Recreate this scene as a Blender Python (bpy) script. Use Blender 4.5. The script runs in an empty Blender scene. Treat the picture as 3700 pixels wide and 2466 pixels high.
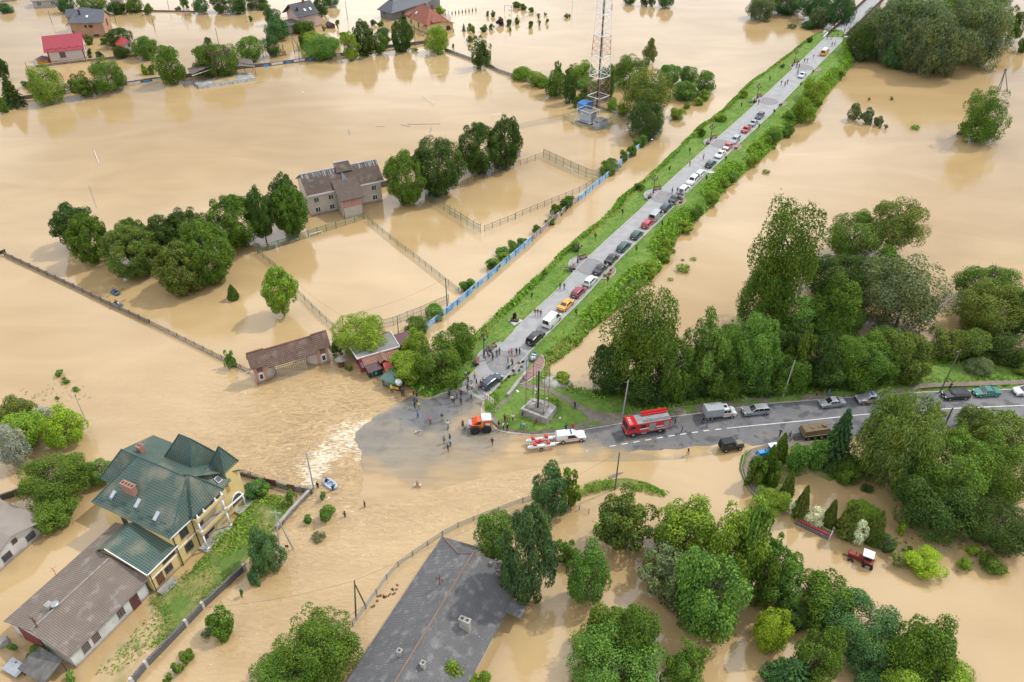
import bpy,bmesh,math,random
import numpy as np
from mathutils import Vector,Matrix
R=math.radians
SC=bpy.context.scene
COL=SC.collection
random.seed(7)
# ------------------------------------------------------------------ camera
FPX,TH,HC=2850.0,R(37.0),90.0
cd=bpy.data.cameras.new('camera');cam=bpy.data.objects.new('camera',cd);COL.objects.link(cam)
cam.location=(0,0,HC);cam.rotation_euler=(R(90)-TH,0,0)
cd.sensor_width=36;cd.lens=FPX/3700*36;cd.clip_start=1;cd.clip_end=6000
SC.camera=cam
# ------------------------------------------------------------------ sky and sun
SUN_EL,SUN_AZ=R(51),R(27)  # azimuth measured from +X towards +Y
w=bpy.data.worlds.new('World');SC.world=w;w.use_nodes=True
nt=w.node_tree;N=nt.nodes;Lk=nt.links
bg=N['Background'];bg.inputs['Strength'].default_value=0.13
sky=N.new('ShaderNodeTexSky');sky.sky_type='NISHITA';sky.sun_disc=False
sky.sun_elevation=SUN_EL;sky.sun_rotation=R(90)-SUN_AZ;sky.altitude=200;sky.dust_density=1.5
tc=N.new('ShaderNodeTexCoord');mp=N.new('ShaderNodeMapping');mp.inputs['Scale'].default_value=(1,1,2.6)
cn=N.new('ShaderNodeTexNoise');cn.inputs['Scale'].default_value=2.1;cn.inputs['Detail'].default_value=7
cr=N.new('ShaderNodeValToRGB');cr.color_ramp.elements[0].position=.42;cr.color_ramp.elements[1].position=.60
mx=N.new('ShaderNodeMix');mx.data_type='RGBA';mx.inputs[7].default_value=(16.5,16.4,16.6,1)
Lk.new(tc.outputs['Generated'],mp.inputs['Vector']);Lk.new(mp.outputs[0],cn.inputs['Vector']);Lk.new(cn.outputs['Fac'],cr.inputs[0])
Lk.new(cr.outputs[0],mx.inputs[0]);Lk.new(sky.outputs[0],mx.inputs[6]);Lk.new(mx.outputs[2],bg.inputs['Color'])
sd=bpy.data.lights.new('sun','SUN');sun=bpy.data.objects.new('sun',sd);COL.objects.link(sun)
sd.energy=2.5;sd.angle=R(1.2);sd.color=(1,.955,.88)
sv=Vector((math.cos(SUN_EL)*math.cos(SUN_AZ),math.cos(SUN_EL)*math.sin(SUN_AZ),math.sin(SUN_EL)))
sun.rotation_euler=sv.to_track_quat('Z','Y').to_euler();sun.location=(150,150,200)
vs=SC.view_settings;SC.display_settings.display_device='sRGB'
vs.view_transform='Standard';vs.look='None';vs.exposure=0.0;vs.gamma=1;vs.use_curve_mapping=False
SC.cycles.max_bounces=6;SC.cycles.transparent_max_bounces=16
# ------------------------------------------------------------------ measuring: photo pixels (3700 wide) to ground points
CT,ST=math.cos(TH),math.sin(TH)
def P(x,y,h=0.0):
 a=(x-1850)/FPX;b=-(y-1233)/FPX
 d=Vector((a,CT+b*ST,-ST+b*CT))
 return Vector((0,0,HC))+d*((h-HC)/d.z)
OX=(0,900,1800,2700);OY=(0,600,1200,1816)
def Q(t,x,y):return OX[t%10-1]+x/2.353,OY[t//10-1]+y/2.353
def W(t,x,y,h=0.0):return P(*Q(t,x,y),h)
def ppm(p):return FPX/(p[1]*CT+(HC-p[2])*ST)  # pixels per metre at a world point
def hgt(p,ytop):  # height of a vertical whose foot is p and whose head shows at ytop
 v=-(ytop-1233)/FPX
 return(v*(p[1]*CT+HC*ST)-p[1]*ST+HC*CT)/(CT+v*ST)
# ------------------------------------------------------------------ materials
MATS={}
def mat(name,col,rough=.7,col2=None,nscale=1.0,namt=.5,metal=0.0,pat=None,pcol=None,psize=(1,1),bump=0.0,spec=None,detail=6.0,coat=0.0,trans=0.0,contrast=(.35,.65)):
 if name in MATS:return MATS[name]
 m=bpy.data.materials.new(name);m.use_nodes=True;MATS[name]=m
 nt=m.node_tree;N=nt.nodes;L=nt.links;b=N['Principled BSDF']
 b.inputs['Roughness'].default_value=rough;b.inputs['Metallic'].default_value=metal
 if spec is not None:b.inputs['Specular IOR Level'].default_value=spec
 if coat:b.inputs['Coat Weight'].default_value=coat;b.inputs['Coat Roughness'].default_value=.08
 c4=(*col,1);out=None
 b.inputs['Base Color'].default_value=c4
 tcn=N.new('ShaderNodeTexCoord')
 if col2 is not None:
  n=N.new('ShaderNodeTexNoise');n.inputs['Scale'].default_value=nscale;n.inputs['Detail'].default_value=detail
  L.new(tcn.outputs['Object'],n.inputs['Vector'])
  r=N.new('ShaderNodeValToRGB');r.color_ramp.elements[0].position=contrast[0];r.color_ramp.elements[1].position=contrast[1]
  L.new(n.outputs['Fac'],r.inputs[0])
  k=N.new('ShaderNodeMath');k.operation='MULTIPLY';k.inputs[1].default_value=namt;L.new(r.outputs[0],k.inputs[0])
  x=N.new('ShaderNodeMix');x.data_type='RGBA';x.inputs[6].default_value=c4;x.inputs[7].default_value=(*col2,1)
  L.new(k.outputs[0],x.inputs[0]);out=x.outputs[2]
 hsock=None
 if pat:
  if pat in('brick','tile'):
   t=N.new('ShaderNodeTexBrick');t.inputs['Scale'].default_value=1
   t.inputs['Brick Width'].default_value=psize[0];t.inputs['Row Height'].default_value=psize[1]
   t.inputs['Mortar Size'].default_value=psize[2]if len(psize)>2 else .03;t.inputs['Mortar Smooth'].default_value=.3
   t.offset=.5 if pat=='brick' else 0.0
   L.new(tcn.outputs['UV'],t.inputs['Vector'])
   f=t.outputs['Fac']
  elif pat=='corr':
   t=N.new('ShaderNodeTexWave');t.wave_type='BANDS';t.bands_direction='X';t.wave_profile='SIN'
   t.inputs['Scale'].default_value=6.283/(psize[0]*20);t.inputs['Distortion'].default_value=0.0
   L.new(tcn.outputs['UV'],t.inputs['Vector']);f=t.outputs['Fac']
  elif pat=='stone':
   t=N.new('ShaderNodeTexVoronoi');t.feature='DISTANCE_TO_EDGE';t.inputs['Scale'].default_value=1/psize[0]
   L.new(tcn.outputs['UV'],t.inputs['Vector'])
   q=N.new('ShaderNodeMath');q.operation='LESS_THAN';q.inputs[1].default_value=.07;L.new(t.outputs['Distance'],q.inputs[0]);f=q.outputs[0]
  x=N.new('ShaderNodeMix');x.data_type='RGBA'
  if out is not None:L.new(out,x.inputs[6])
  else:x.inputs[6].default_value=c4
  x.inputs[7].default_value=(*(pcol or[c*.5 for c in col]),1);L.new(f,x.inputs[0]);out=x.outputs[2];hsock=f
 if out is not None:L.new(out,b.inputs['Base Color'])
 if bump:
  bn=N.new('ShaderNodeBump');bn.inputs['Strength'].default_value=bump;bn.inputs['Distance'].default_value=.05
  if hsock is None:
   n2=N.new('ShaderNodeTexNoise');n2.inputs['Scale'].default_value=nscale*6;L.new(tcn.outputs['Object'],n2.inputs['Vector']);hsock=n2.outputs['Fac']
  else:bn.invert=True
  L.new(hsock,bn.inputs['Height']);L.new(bn.outputs[0],b.inputs['Normal'])
 if trans:
  tr=N.new('ShaderNodeBsdfTransparent');ms=N.new('ShaderNodeMixShader');ms.inputs[0].default_value=trans
  L.new(b.outputs[0],ms.inputs[1]);L.new(tr.outputs[0],ms.inputs[2]);L.new(ms.outputs[0],N['Material Output'].inputs['Surface'])
 return m
def paint(name,col):return mat('paint_'+name,col,.28,spec=.5,coat=.6)
def cloth(name,col):return mat('cloth_'+name,col,.9)
# ------------------------------------------------------------------ mesh builder (world or local metres, UVs in metres)
class MB:
 def __init__(s):s.v=[];s.f=[];s.m=[]
 def poly(s,pts,mi=0):
  i=len(s.v);s.v+=[tuple(p)for p in pts];s.f.append(tuple(range(i,i+len(pts))));s.m.append(mi);return s
 def mesh(s,vs,fs,mi=0):
  i=len(s.v);s.v+=[tuple(p)for p in vs]
  for f in fs:s.f.append(tuple(i+k for k in f));s.m.append(mi)
  return s
 def box(s,c,d,rz=0.0,mi=0,taper=1.0):
  cx,cy,cz=c;x,y,z=d[0]/2,d[1]/2,d[2]/2;ca,sa=math.cos(rz),math.sin(rz);V=[]
  for k,sz in((taper if 0 else 1.0,-1),(taper,1)):
   for px,py in((-x,-y),(x,-y),(x,y),(-x,y)):
    px*=k;py*=k;V.append((cx+px*ca-py*sa,cy+px*sa+py*ca,cz+sz*z))
  return s.mesh(V,[(3,2,1,0),(4,5,6,7),(0,1,5,4),(1,2,6,5),(2,3,7,6),(3,0,4,7)],mi)
 def prism(s,pts,dz,mi=0):  # a slab: polygon pts pushed by dz (number: downwards, or a vector)
  d=Vector((0,0,-dz))if not isinstance(dz,(Vector,tuple))else Vector(dz)
  a=[Vector(p)for p in pts];b=[p+d for p in a];n=len(a)
  return s.mesh(a+b,[tuple(range(n)),tuple(range(2*n-1,n-1,-1))]+[(i,n+i,n+(i+1)%n,(i+1)%n)for i in range(n)],mi)
 def tube(s,p0,p1,r0,r1=None,n=6,mi=0,caps=True):
  r1=r0 if r1 is None else r1;p0=Vector(p0);p1=Vector(p1);d=(p1-p0)
  if d.length<1e-6:return s
  d.normalize();u=d.orthogonal().normalized();v=d.cross(u);V=[]
  for p,r in((p0,r0),(p1,r1)):
   for k in range(n):
    a=2*math.pi*k/n;V.append(p+u*(math.cos(a)*r)+v*(math.sin(a)*r))
  F=[(k,(k+1)%n,n+(k+1)%n,n+k)for k in range(n)]
  if caps:F+=[tuple(range(n-1,-1,-1)),tuple(range(n,2*n))]
  return s.mesh(V,F,mi)
 def path(s,pts,r,n=5,mi=0):
  for a,b in zip(pts,pts[1:]):s.tube(a,b,r,r,n,mi)
  return s
 def beam(s,p0,p1,wd,ht,mi=0):  # a bar along p0-p1, its top at that line
  p0=Vector(p0);p1=Vector(p1);d=(p1-p0).normalized();u=Vector((-d.y,d.x,0))
  u=u.normalized()*wd/2 if u.length>1e-6 else Vector((wd/2,0,0));n=d.cross(u).normalized()*ht
  if n.z>0:n=-n
  V=[p0+u,p0-u,p1-u,p1+u];return s.mesh(V+[q+n for q in V],[(0,1,2,3),(7,6,5,4),(0,4,5,1),(1,5,6,2),(2,6,7,3),(3,7,4,0)],mi)
 def ball(s,c,r,n=10,m=6,mi=0,sc=(1,1,1)):
  V=[(c[0],c[1],c[2]+r*sc[2])]
  for j in range(1,m):
   a=math.pi*j/m
   for k in range(n):
    t=2*math.pi*k/n;V.append((c[0]+r*sc[0]*math.sin(a)*math.cos(t),c[1]+r*sc[1]*math.sin(a)*math.sin(t),c[2]+r*sc[2]*math.cos(a)))
  V.append((c[0],c[1],c[2]-r*sc[2]));e=len(V)-1
  F=[(0,1+k,1+(k+1)%n)for k in range(n)]
  for j in range(m-2):
   for k in range(n):a=1+j*n;F.append((a+k,a+n+k,a+n+(k+1)%n,a+(k+1)%n))
  a=1+(m-2)*n;F+=[(a+k,e,a+(k+1)%n)for k in range(n)]
  return s.mesh(V,F,mi)
 def data(s,name,mats,off=None,smooth=False):
  me=bpy.data.meshes.new(name);V=s.v
  if off is not None:V=[(x-off[0],y-off[1],z-off[2])for x,y,z in V]
  me.from_pydata(V,[],s.f);me.update()
  bm=bmesh.new();bm.from_mesh(me);bmesh.ops.recalc_face_normals(bm,faces=bm.faces);bm.to_mesh(me);bm.free()
  for m in(mats if isinstance(mats,(list,tuple))else[mats]):me.materials.append(m)
  me.polygons.foreach_set('material_index',s.m)
  if smooth:me.polygons.foreach_set('use_smooth',[True]*len(s.f))
  uv=me.uv_layers.new(name='UVMap');U=[]
  for p in me.polygons:
   n=p.normal;u=Vector((-n.y,n.x,0))
   u=u.normalized()if u.length>.15 else Vector((1,0,0));v=n.cross(u)
   for li in p.loop_indices:
    co=Vector(V[me.loops[li].vertex_index]);U+=[co.dot(u),co.dot(v)]
  uv.data.foreach_set('uv',U)
  return me
 def build(s,name,mats,parent=None,loc=None,rz=0.0,smooth=False,off=None):
  if parent is not None and off is None and loc is None:off=parent.get('_o',(0,0,0))
  me=s.data(name,mats,off,smooth)
  o=bpy.data.objects.new(name,me);COL.objects.link(o);o.parent=parent
  if loc is not None:o.location=loc
  o.rotation_euler.z=rz
  return o
def tag(o,label,cat,group=None):
 o['label']=label;o['category']=cat
 if group:o['group']=group
 return o
def thing(name,label,cat,loc=(0,0,0),rz=0.0,group=None,world=False):
 o=bpy.data.objects.new(name,None);COL.objects.link(o);o.location=loc;o.rotation_euler.z=rz;o.empty_display_size=.3
 if world:o['_o']=tuple(loc)  # children are given in world metres
 return tag(o,label,cat,group)
def single(mb,name,label,cat,mats,group=None,smooth=False):  # a thing that is one mesh, given in world metres, origin at its base
 c=np.array(mb.v);lo=c.min(0);ce=(c[:,:2].min(0)+c[:,:2].max(0))/2;off=(float(ce[0]),float(ce[1]),float(lo[2]))
 o=mb.build(name,mats,None,smooth=smooth,off=off);o.location=off
 return tag(o,label,cat,group)
def struct(mb,name,mats,kind='structure',smooth=False):
 o=mb.build(name,mats,smooth=smooth);o['kind']=kind;return o
KIDS={}
def dup(root,loc=None,rz=None,label=None,group=None):
 r=root.copy();COL.objects.link(r)
 if loc is not None:r.location=loc
 if rz is not None:r.rotation_euler.z=rz
 if label:r['label']=label
 if group:r['group']=group
 for ch in list(root.children):
  c=ch.copy();COL.objects.link(c);c.parent=r
  for g in list(ch.children):
   d=g.copy();COL.objects.link(d);d.parent=c
 return r
def setmat(o,i,m):
 o.material_slots[i].link='OBJECT';o.material_slots[i].material=m
def inpoly(x,y,poly):
 r=np.zeros(np.shape(x),bool);n=len(poly)
 for i in range(n):
  x0,y0=poly[i][0],poly[i][1];x1,y1=poly[(i+1)%n][0],poly[(i+1)%n][1]
  c=((y0>y)!=(y1>y))&(x<(x1-x0)*(y-y0)/((y1-y0)or 1e-9)+x0);r^=c
 return r
def dseg(x,y,pts):  # distance to a polyline
 d=np.full(np.shape(x),1e9)
 for(x0,y0),(x1,y1)in zip([(p[0],p[1])for p in pts],[(p[0],p[1])for p in pts[1:]]):
  dx,dy=x1-x0,y1-y0;t=np.clip(((x-x0)*dx+(y-y0)*dy)/(dx*dx+dy*dy+1e-9),0,1)
  d=np.minimum(d,np.hypot(x-x0-t*dx,y-y0-t*dy))
 return d
def lerp(a,b,t):return a+(b-a)*t
from mathutils.geometry import delaunay_2d_cdt
# ================================================================== the land above the flood
LW=[(1500,1352),(1560,1300),(1640,1262),(1700,1215),(1740,1180),(1821,1114),(1855,1080),(2038,906),(2140,821),(2204,766),(2229,727),(2297,676),(2369,617),(2395,591),(2463,523),(2518,467),(2607,404),(2692,314),(2755,272),(2827,217),(2921,144),(2972,128)]
RW=[(3075,135),(3087,225),(3040,289),(2989,344),(2946,412),(2870,455),(2798,535),(2742,590),(2714,608),(2633,676),(2573,749),(2518,800),(2450,863),(2395,944),(2391,982),(2327,1033),(2233,1123),(2136,1200),(2097,1247),(2029,1302),(1985,1330),(2000,1362),(2072,1392),(2150,1410),(2300,1390),(2500,1385),(2700,1370),(2900,1340),(3100,1310),(3316,1298),(3422,1290),(3550,1280),(3790,1262),(4500,1225)]
ROADN=[(4500,1382),(3790,1404),(3401,1416),(3286,1421),(2785,1459),(2659,1476),(2540,1493),(2416,1508),(2250,1531),(2114,1553),(2004,1568),(1927,1574),(1842,1565),(1800,1557),(1762,1525),(1739,1484),(1746,1451)]
ENDS=[(1700,1425),(1655,1405),(1600,1432),(1540,1446),(1490,1432),(1462,1400)]
LAND_PX=LW+RW+ROADN+ENDS
LAND=[P(x,y)[:2]for x,y in LAND_PX]
ROADEDGE=[P(x,y)[:2]for x,y in ROADN+ENDS[:3]]
HPT=np.array([(*P(x,y)[:2],h)for x,y,h in((1748,1450,.12),(1770,1540,.16),(1950,1500,.75),(1850,1400,.6),(1790,1330,.9),(1750,1380,.5),(1900,1180,1.5),(2127,929,2.2),(2480,640,2.4),(2900,220,2.6),(3000,140,2.7),(2100,1540,.22),(2300,1510,.3),(2700,1440,.4),(3400,1380,.6),(1600,1400,.4),(1500,1420,.2),(2000,1250,1.2),(1690,1400,.22),(1640,1330,.5))])
def hmax(X,Y):
 wsum=0;s=0
 for x,y,h in HPT:
  k=1/(((X-x)**2+(Y-y)**2)+4)**1.6;wsum=wsum+k;s=s+k*h
 return s/wsum
def landz(X,Y):
 X=np.asarray(X,float);Y=np.asarray(Y,float)
 ins=inpoly(X,Y,LAND);d=dseg(X,Y,LAND+[LAND[0]]);dr=dseg(X,Y,ROADEDGE)
 slope=np.where(dr<d+.3,.35,3.6)
 t=np.clip(d/slope,0,1);t=t*(2-t)
 return np.where(ins,-.1+(hmax(X,Y)+.1)*t,-.3)
def G(x,y,base=0.0):  # the ground point a photo pixel shows
 h=base
 for _ in range(6):
  p=P(x,y,h);z=float(landz(p.x,p.y));h=max(base,z)
 p.z=h;return p
def cdt(poly,cell,zfun,dens=None):
 dens=dens or cell;B=[]
 for(x0,y0),(x1,y1)in zip(poly,poly[1:]+poly[:1]):
  n=max(1,int(math.hypot(x1-x0,y1-y0)/dens))
  B+=[(lerp(x0,x1,k/n),lerp(y0,y1,k/n))for k in range(n)]
 xs=[p[0]for p in B];ys=[p[1]for p in B]
 gx,gy=np.meshgrid(np.arange(min(xs),max(xs),cell),np.arange(min(ys),max(ys),cell))
 rr=np.random.RandomState(3);gx=gx+rr.uniform(-.25,.25,gx.shape)*cell;gy=gy+rr.uniform(-.25,.25,gy.shape)*cell
 k=inpoly(gx,gy,B)&(dseg(gx,gy,B+[B[0]])>cell*.4)
 pts=B+list(zip(gx[k].tolist(),gy[k].tolist()))
 vs,es,fs,*_=delaunay_2d_cdt([Vector(p)for p in pts],[],[list(range(len(B)))],1,1e-5)
 X=np.array([v[0]for v in vs]);Y=np.array([v[1]for v in vs]);Z=zfun(X,Y)
 return list(zip(X.tolist(),Y.tolist(),np.broadcast_to(Z,X.shape).tolist())),[tuple(f)for f in fs]
def sheet(name,poly,m,cell=1.5,off=.02,zfun=None,kind='structure',smooth=True):
 b=MB();v,f=cdt([(p[0],p[1])for p in poly],cell,zfun or(lambda X,Y:landz(X,Y)+off));b.mesh(v,f)
 return struct(b,name,m,kind,smooth)
def px(pts,h=0):return[P(x,y,h)[:2]for x,y in pts]
def gx(pts):return[G(x,y)[:2]for x,y in pts]
lawn=mat('lawn',(.092,.19,.022),.95,(.19,.26,.05),.35,.75,bump=.4)
nt=lawn.node_tree
def addnoise(m,scale,c,lo,hi,amt):  # one more layer of patches on a material
 nt=m.node_tree;b=nt.nodes['Principled BSDF'];src=b.inputs['Base Color'].links[0].from_socket
 t=nt.nodes.new('ShaderNodeTexCoord');n=nt.nodes.new('ShaderNodeTexNoise');n.inputs['Scale'].default_value=scale;n.inputs['Detail'].default_value=5
 nt.links.new(t.outputs['Object'],n.inputs['Vector']);r=nt.nodes.new('ShaderNodeMapRange');r.inputs[1].default_value=lo;r.inputs[2].default_value=hi;r.inputs[4].default_value=amt
 nt.links.new(n.outputs['Fac'],r.inputs[0]);x=nt.nodes.new('ShaderNodeMix');x.data_type='RGBA';x.inputs[7].default_value=(*c,1)
 nt.links.new(r.outputs[0],x.inputs[0]);nt.links.new(src,x.inputs[6]);nt.links.new(x.outputs[2],b.inputs['Base Color'])
addnoise(lawn,1.6,(.05,.12,.015),.5,.75,.8);addnoise(lawn,.09,(.2,.2,.06),.58,.78,.5)
dirt=mat('dirt',(.17,.14,.105),.95,(.26,.225,.18),.8,.8,bump=.3);addnoise(dirt,3,(.07,.065,.055),.5,.8,.7)
asph=mat('asphalt',(.105,.108,.115),.7,(.2,.2,.205),.25,.8,bump=.1);addnoise(asph,.5,(.035,.037,.042),.52,.62,.75);addnoise(asph,5,(.16,.16,.165),.4,.9,.6);addnoise(asph,.22,(.24,.215,.175),.55,.75,.55)
pave=mat('paving',(.33,.335,.34),.85,(.42,.42,.41),.5,.8,pat='brick',pcol=(.22,.22,.22),psize=(.4,.2,.02));addnoise(pave,.6,(.22,.22,.22),.52,.75,.5)
medal=mat('medallion',(.225,.245,.255),.85,(.26,.27,.275),.8,.8,pat='brick',pcol=(.14,.15,.15),psize=(.3,.3,.02))
redpave=mat('red_paving',(.43,.24,.2),.85,(.4,.25,.2),2,.6)
concrete=mat('concrete',(.4,.39,.36),.9,(.24,.23,.205),.9,.9,bump=.15);addnoise(concrete,4,(.16,.15,.13),.55,.8,.6)
kerbm=mat('kerb_concrete',(.5,.49,.46),.9,(.34,.33,.3),1.5,.7)
gravel=mat('red_gravel',(.33,.215,.185),.95,(.2,.13,.11),5,.8,bump=.3)
# footpath of packed dirt along the road and across the corner
sheet('footpath',gx([(1800,1546),(1842,1552),(1927,1560),(2010,1552),(2090,1535),(2130,1510),(2100,1488),(2060,1462),(2010,1432),(1960,1410),(1905,1405),(1872,1396),(1890,1385),(1960,1392),(2020,1418),(2060,1442),(2110,1470),(2170,1490),(2260,1497),(2420,1476),(2560,1458),(2700,1440),(2790,1436),(2900,1428),(3120,1414),(3250,1406),(3300,1387),(3400,1383),(3560,1378),(4480,1346),(4480,1362),(3560,1394),(3420,1397),(3320,1404),(3286,1415),(3120,1428),(2900,1444),(2785,1453),(2659,1469),(2540,1487),(2416,1502),(2250,1525),(2114,1547),(2004,1564),(1927,1570),(1842,1561),(1800,1554)]),dirt,1.2,.03)
sheet('footpath',gx([(1784,1500),(1800,1480),(1835,1452),(1850,1432),(1838,1428),(1815,1450),(1786,1474),(1764,1496),(1772,1515),(1800,1546),(1815,1540)]),dirt,1.0,.035)
# ------------------------------------------------------------------ the paved promenade on the bank
PL=[(1655,1405),(1678,1376),(1716,1334),(1770,1282),(1855,1197),(2127,929),(2342,730),(2552,535),(2864,251),(2985,134)]
PR=[(3056,138),(2955,238),(2795,404),(2425,757),(2159,1022),(2004,1182),(1897,1292),(1782,1415),(1746,1449)]
PLW=gx(PL);PRW=gx(PR)
sheet('promenade',PLW+PRW+gx([(1700,1425)]),pave,1.6,.05)
def kerb(pts,name='kerb',wd=.16,up=.13,down=.2):
 b=MB();Q3=[]
 for(x0,y0),(x1,y1)in zip(pts,pts[1:]):
  n=max(1,int(math.hypot(x1-x0,y1-y0)/3));Q3+=[(lerp(x0,x1,k/n),lerp(y0,y1,k/n))for k in range(n)]
 Q3.append(pts[-1]);z=[float(landz(x,y))for x,y in Q3]
 for i in range(len(Q3)-1):b.beam((*Q3[i],max(z[i],.02)+up),(*Q3[i+1],max(z[i+1],.02)+up),wd,up+down)
 return struct(b,name,kerbm)
kerb(PLW[4:5]+PLW[5:]);kerb(PRW)
AX=(Vector(PLW[-1])-Vector(PLW[4])).normalized();NX=Vector((-AX.y,AX.x))  # along the promenade, and towards its left
def disc(c,r,a0=0,a1=2*math.pi,n=40):return[(c[0]+r*math.cos(a0+(a1-a0)*k/n),c[1]+r*math.sin(a0+(a1-a0)*k/n))for k in range(n if a1-a0>6.2 else n+1)]
PLAZA=[(1845,1310,3.9,5.2),(2142,968,3.1,4.3),(2404,716,3.1,4.3),(2612,523,3.1,4.3),(2782,368,3.1,4.3),(2912,246,3.1,4.3)]
PLZ=[]
PAVED=[PLW+PRW+gx([(1700,1425)])]
aN=math.atan2(NX.y,NX.x)
for i,(x,y,r,rb)in enumerate(PLAZA):
 c=G(x,y);PLZ.append(c);cc=Vector(c[:2])
 lc=cc+NX*(1.9 if i else 1.2)
 arc=disc(lc,rb*.8 if i else rb,aN-1.45,aN+1.45,24)
 arcpts=[tuple(lc-AX.orthogonal()*0+0*AX)]if 0 else arc
 sheet('plaza',arcpts,pave,1.2,.058);PAVED.append(arcpts)
 kk=[q for q in arcpts if not inpoly(np.array(q[0]),np.array(q[1]),PAVED[0])];kerb(kk)if len(kk)>2 else None
 sheet('medallion',disc(cc+NX*.6,r),medal,1.0,.066)
 for rad in((2.6,1.3)if i==0 else(2.1,)):
  b=MB();o=disc(cc+NX*.6,rad+.07);q=disc(cc+NX*.6,rad-.07)
  zf=[float(landz(p[0],p[1]))+.076 for p in o]
  for k in range(40):k2=(k+1)%40;b.poly([(*q[k],zf[k]),(*o[k],zf[k]),(*o[k2],zf[k2]),(*q[k2],zf[k2])])
  struct(b,'red_brick_ring',redpave)
 b=MB();k0=cc+NX*.6
 for d in(AX,NX):
  b.poly([(*(k0+d*s*(2.7 if i==0 else 2.1)+d.orthogonal()*t*.08),float(landz(*(k0+d*s*2.1)))+.071+(.002 if d is AX else 0))for s,t in((-1,-1),(1,-1),(1,1),(-1,1))])
 struct(b,'red_brick_cross',redpave)
 # gravel flower bed on the right-hand kerb
 if i!=5 or True:
  rc=cc-NX*(3.05 if i else 3.6);ra=2.6 if i else 4.6
  bed=[tuple(rc+AX*ra*math.cos(t)-NX*(ra*.72 if i else 2.2)*math.sin(t))for t in np.linspace(0,math.pi,22)]
  if i==5:bed=[tuple(rc+AX*2.0*math.cos(t)-NX*1.9*math.sin(t))for t in np.linspace(0,math.pi,22)]
  sheet('gravel_bed',bed,gravel,.8,.05);kerb(bed,wd=.12,up=.16)
def bankz(X,Y):
 z=landz(X,Y)
 for pg in PAVED:z=np.where(inpoly(X,Y,pg),z-.12,z)
 return z
sheet('grass_bank',LAND,lawn,1.1,0.0,zfun=bankz)
# ------------------------------------------------------------------ main road and the flooded crossing
ROAD=[(4500,1382),(3790,1404),(3401,1416),(3286,1421),(2785,1459),(2659,1476),(2540,1493),(2416,1508),(2250,1531),(2114,1553),(2004,1568),(1927,1574),(1842,1565),(1800,1557),(1762,1525),(1739,1484),(1746,1451),(1700,1425),(1655,1405),(1600,1432),(1540,1446),(1490,1432),(1465,1438),(1420,1462),(1376,1493),(1308,1540),(1288,1568),(1285,1591),(1308,1650),(1312,1752),(1299,1816),(1261,1842),(1330,1860),(1500,1830),(1700,1770),(1900,1730),(2100,1700),(2280,1700),(2480,1690),(2610,1672),(2692,1640),(2720,1612),(2895,1592),(3116,1574),(3444,1550),(3790,1536),(4500,1512)]
def rough(pts,i0,i1,amp):  # a ragged stretch of a polyline
 r=random.Random(5);out=list(pts[:i0])
 for(x0,y0),(x1,y1)in zip(pts[i0:i1],pts[i0+1:i1+1]):
  n=max(1,int(math.hypot(x1-x0,y1-y0)/9));out+=[(lerp(x0,x1,k/n)+r.uniform(-amp,amp),lerp(y0,y1,k/n)+r.uniform(-amp,amp)*.6)for k in range(n)]
 return out+list(pts[i1:])
ROAD0=ROAD;ROAD=rough(ROAD,22,31,5)
ROADW=px(ROAD)
DRY=px([(2199,1600),(2259,1629),(2386,1653),(2480,1655),(2595,1648),(2700,1632)])
LOWE=px([(1261,1842),(1330,1860),(1500,1830),(1700,1770),(1900,1730),(2100,1700),(2280,1700),(2480,1690),(2610,1672),(2670,1655)])
def dip(X,Y):return np.clip(1-dseg(X,Y,LOWE)/5.0,0,1)**1.3
def roadz(X,Y):return .035-.22*dip(X,Y)
sheet('road',ROADW,asph,2.5,zfun=roadz)
whitem=mat('road_paint',(.72,.72,.7),.6,(.4,.4,.4),1.2,.5)
CL=[(2085,1637),(2199,1615),(2400,1580),(2560,1556),(2700,1541),(2900,1522),(3116,1499),(3418,1478),(3790,1462),(4500,1440)]
CLW=[Vector(p)for p in px(CL)]
b=MB()
def band(p,q,wd,z=.042):
 n=(q-p).normalized().orthogonal()*wd/2;b.poly([(*(p-n),z),(*(q-n),z),(*(q+n),z),(*(p+n),z)])
seglen=[0]
for p,q in zip(CLW,CLW[1:]):seglen.append(seglen[-1]+(q-p).length)
def along(d):
 for i in range(len(CLW)-1):
  if d<=seglen[i+1]or i==len(CLW)-2:return CLW[i].lerp(CLW[i+1],(d-seglen[i])/(seglen[i+1]-seglen[i]))
d=1.5
while d<seglen[4]-5:band(along(d),along(d+1.05),.2);d+=2.02
while d<seglen[-1]:band(along(d),along(d+2.6),.16);d+=2.6
struct(b,'road_marking',whitem)
kerb(px([(2117,1552),(2250,1531),(2416,1508),(2540,1493),(2659,1476),(2785,1459),(2990,1443),(3286,1421),(3401,1416),(3790,1404),(4500,1382)]),wd=.18,up=.06);kerb(px([(1746,1451),(1739,1484),(1748,1512)]),up=.06);kerb(px([(1800,1556),(1842,1564),(1927,1573),(2004,1567),(2114,1552)]),wd=.22,up=.03)
kerb(px([(1540,1441),(1600,1428),(1640,1412)]),wd=.22,up=.08)
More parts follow.
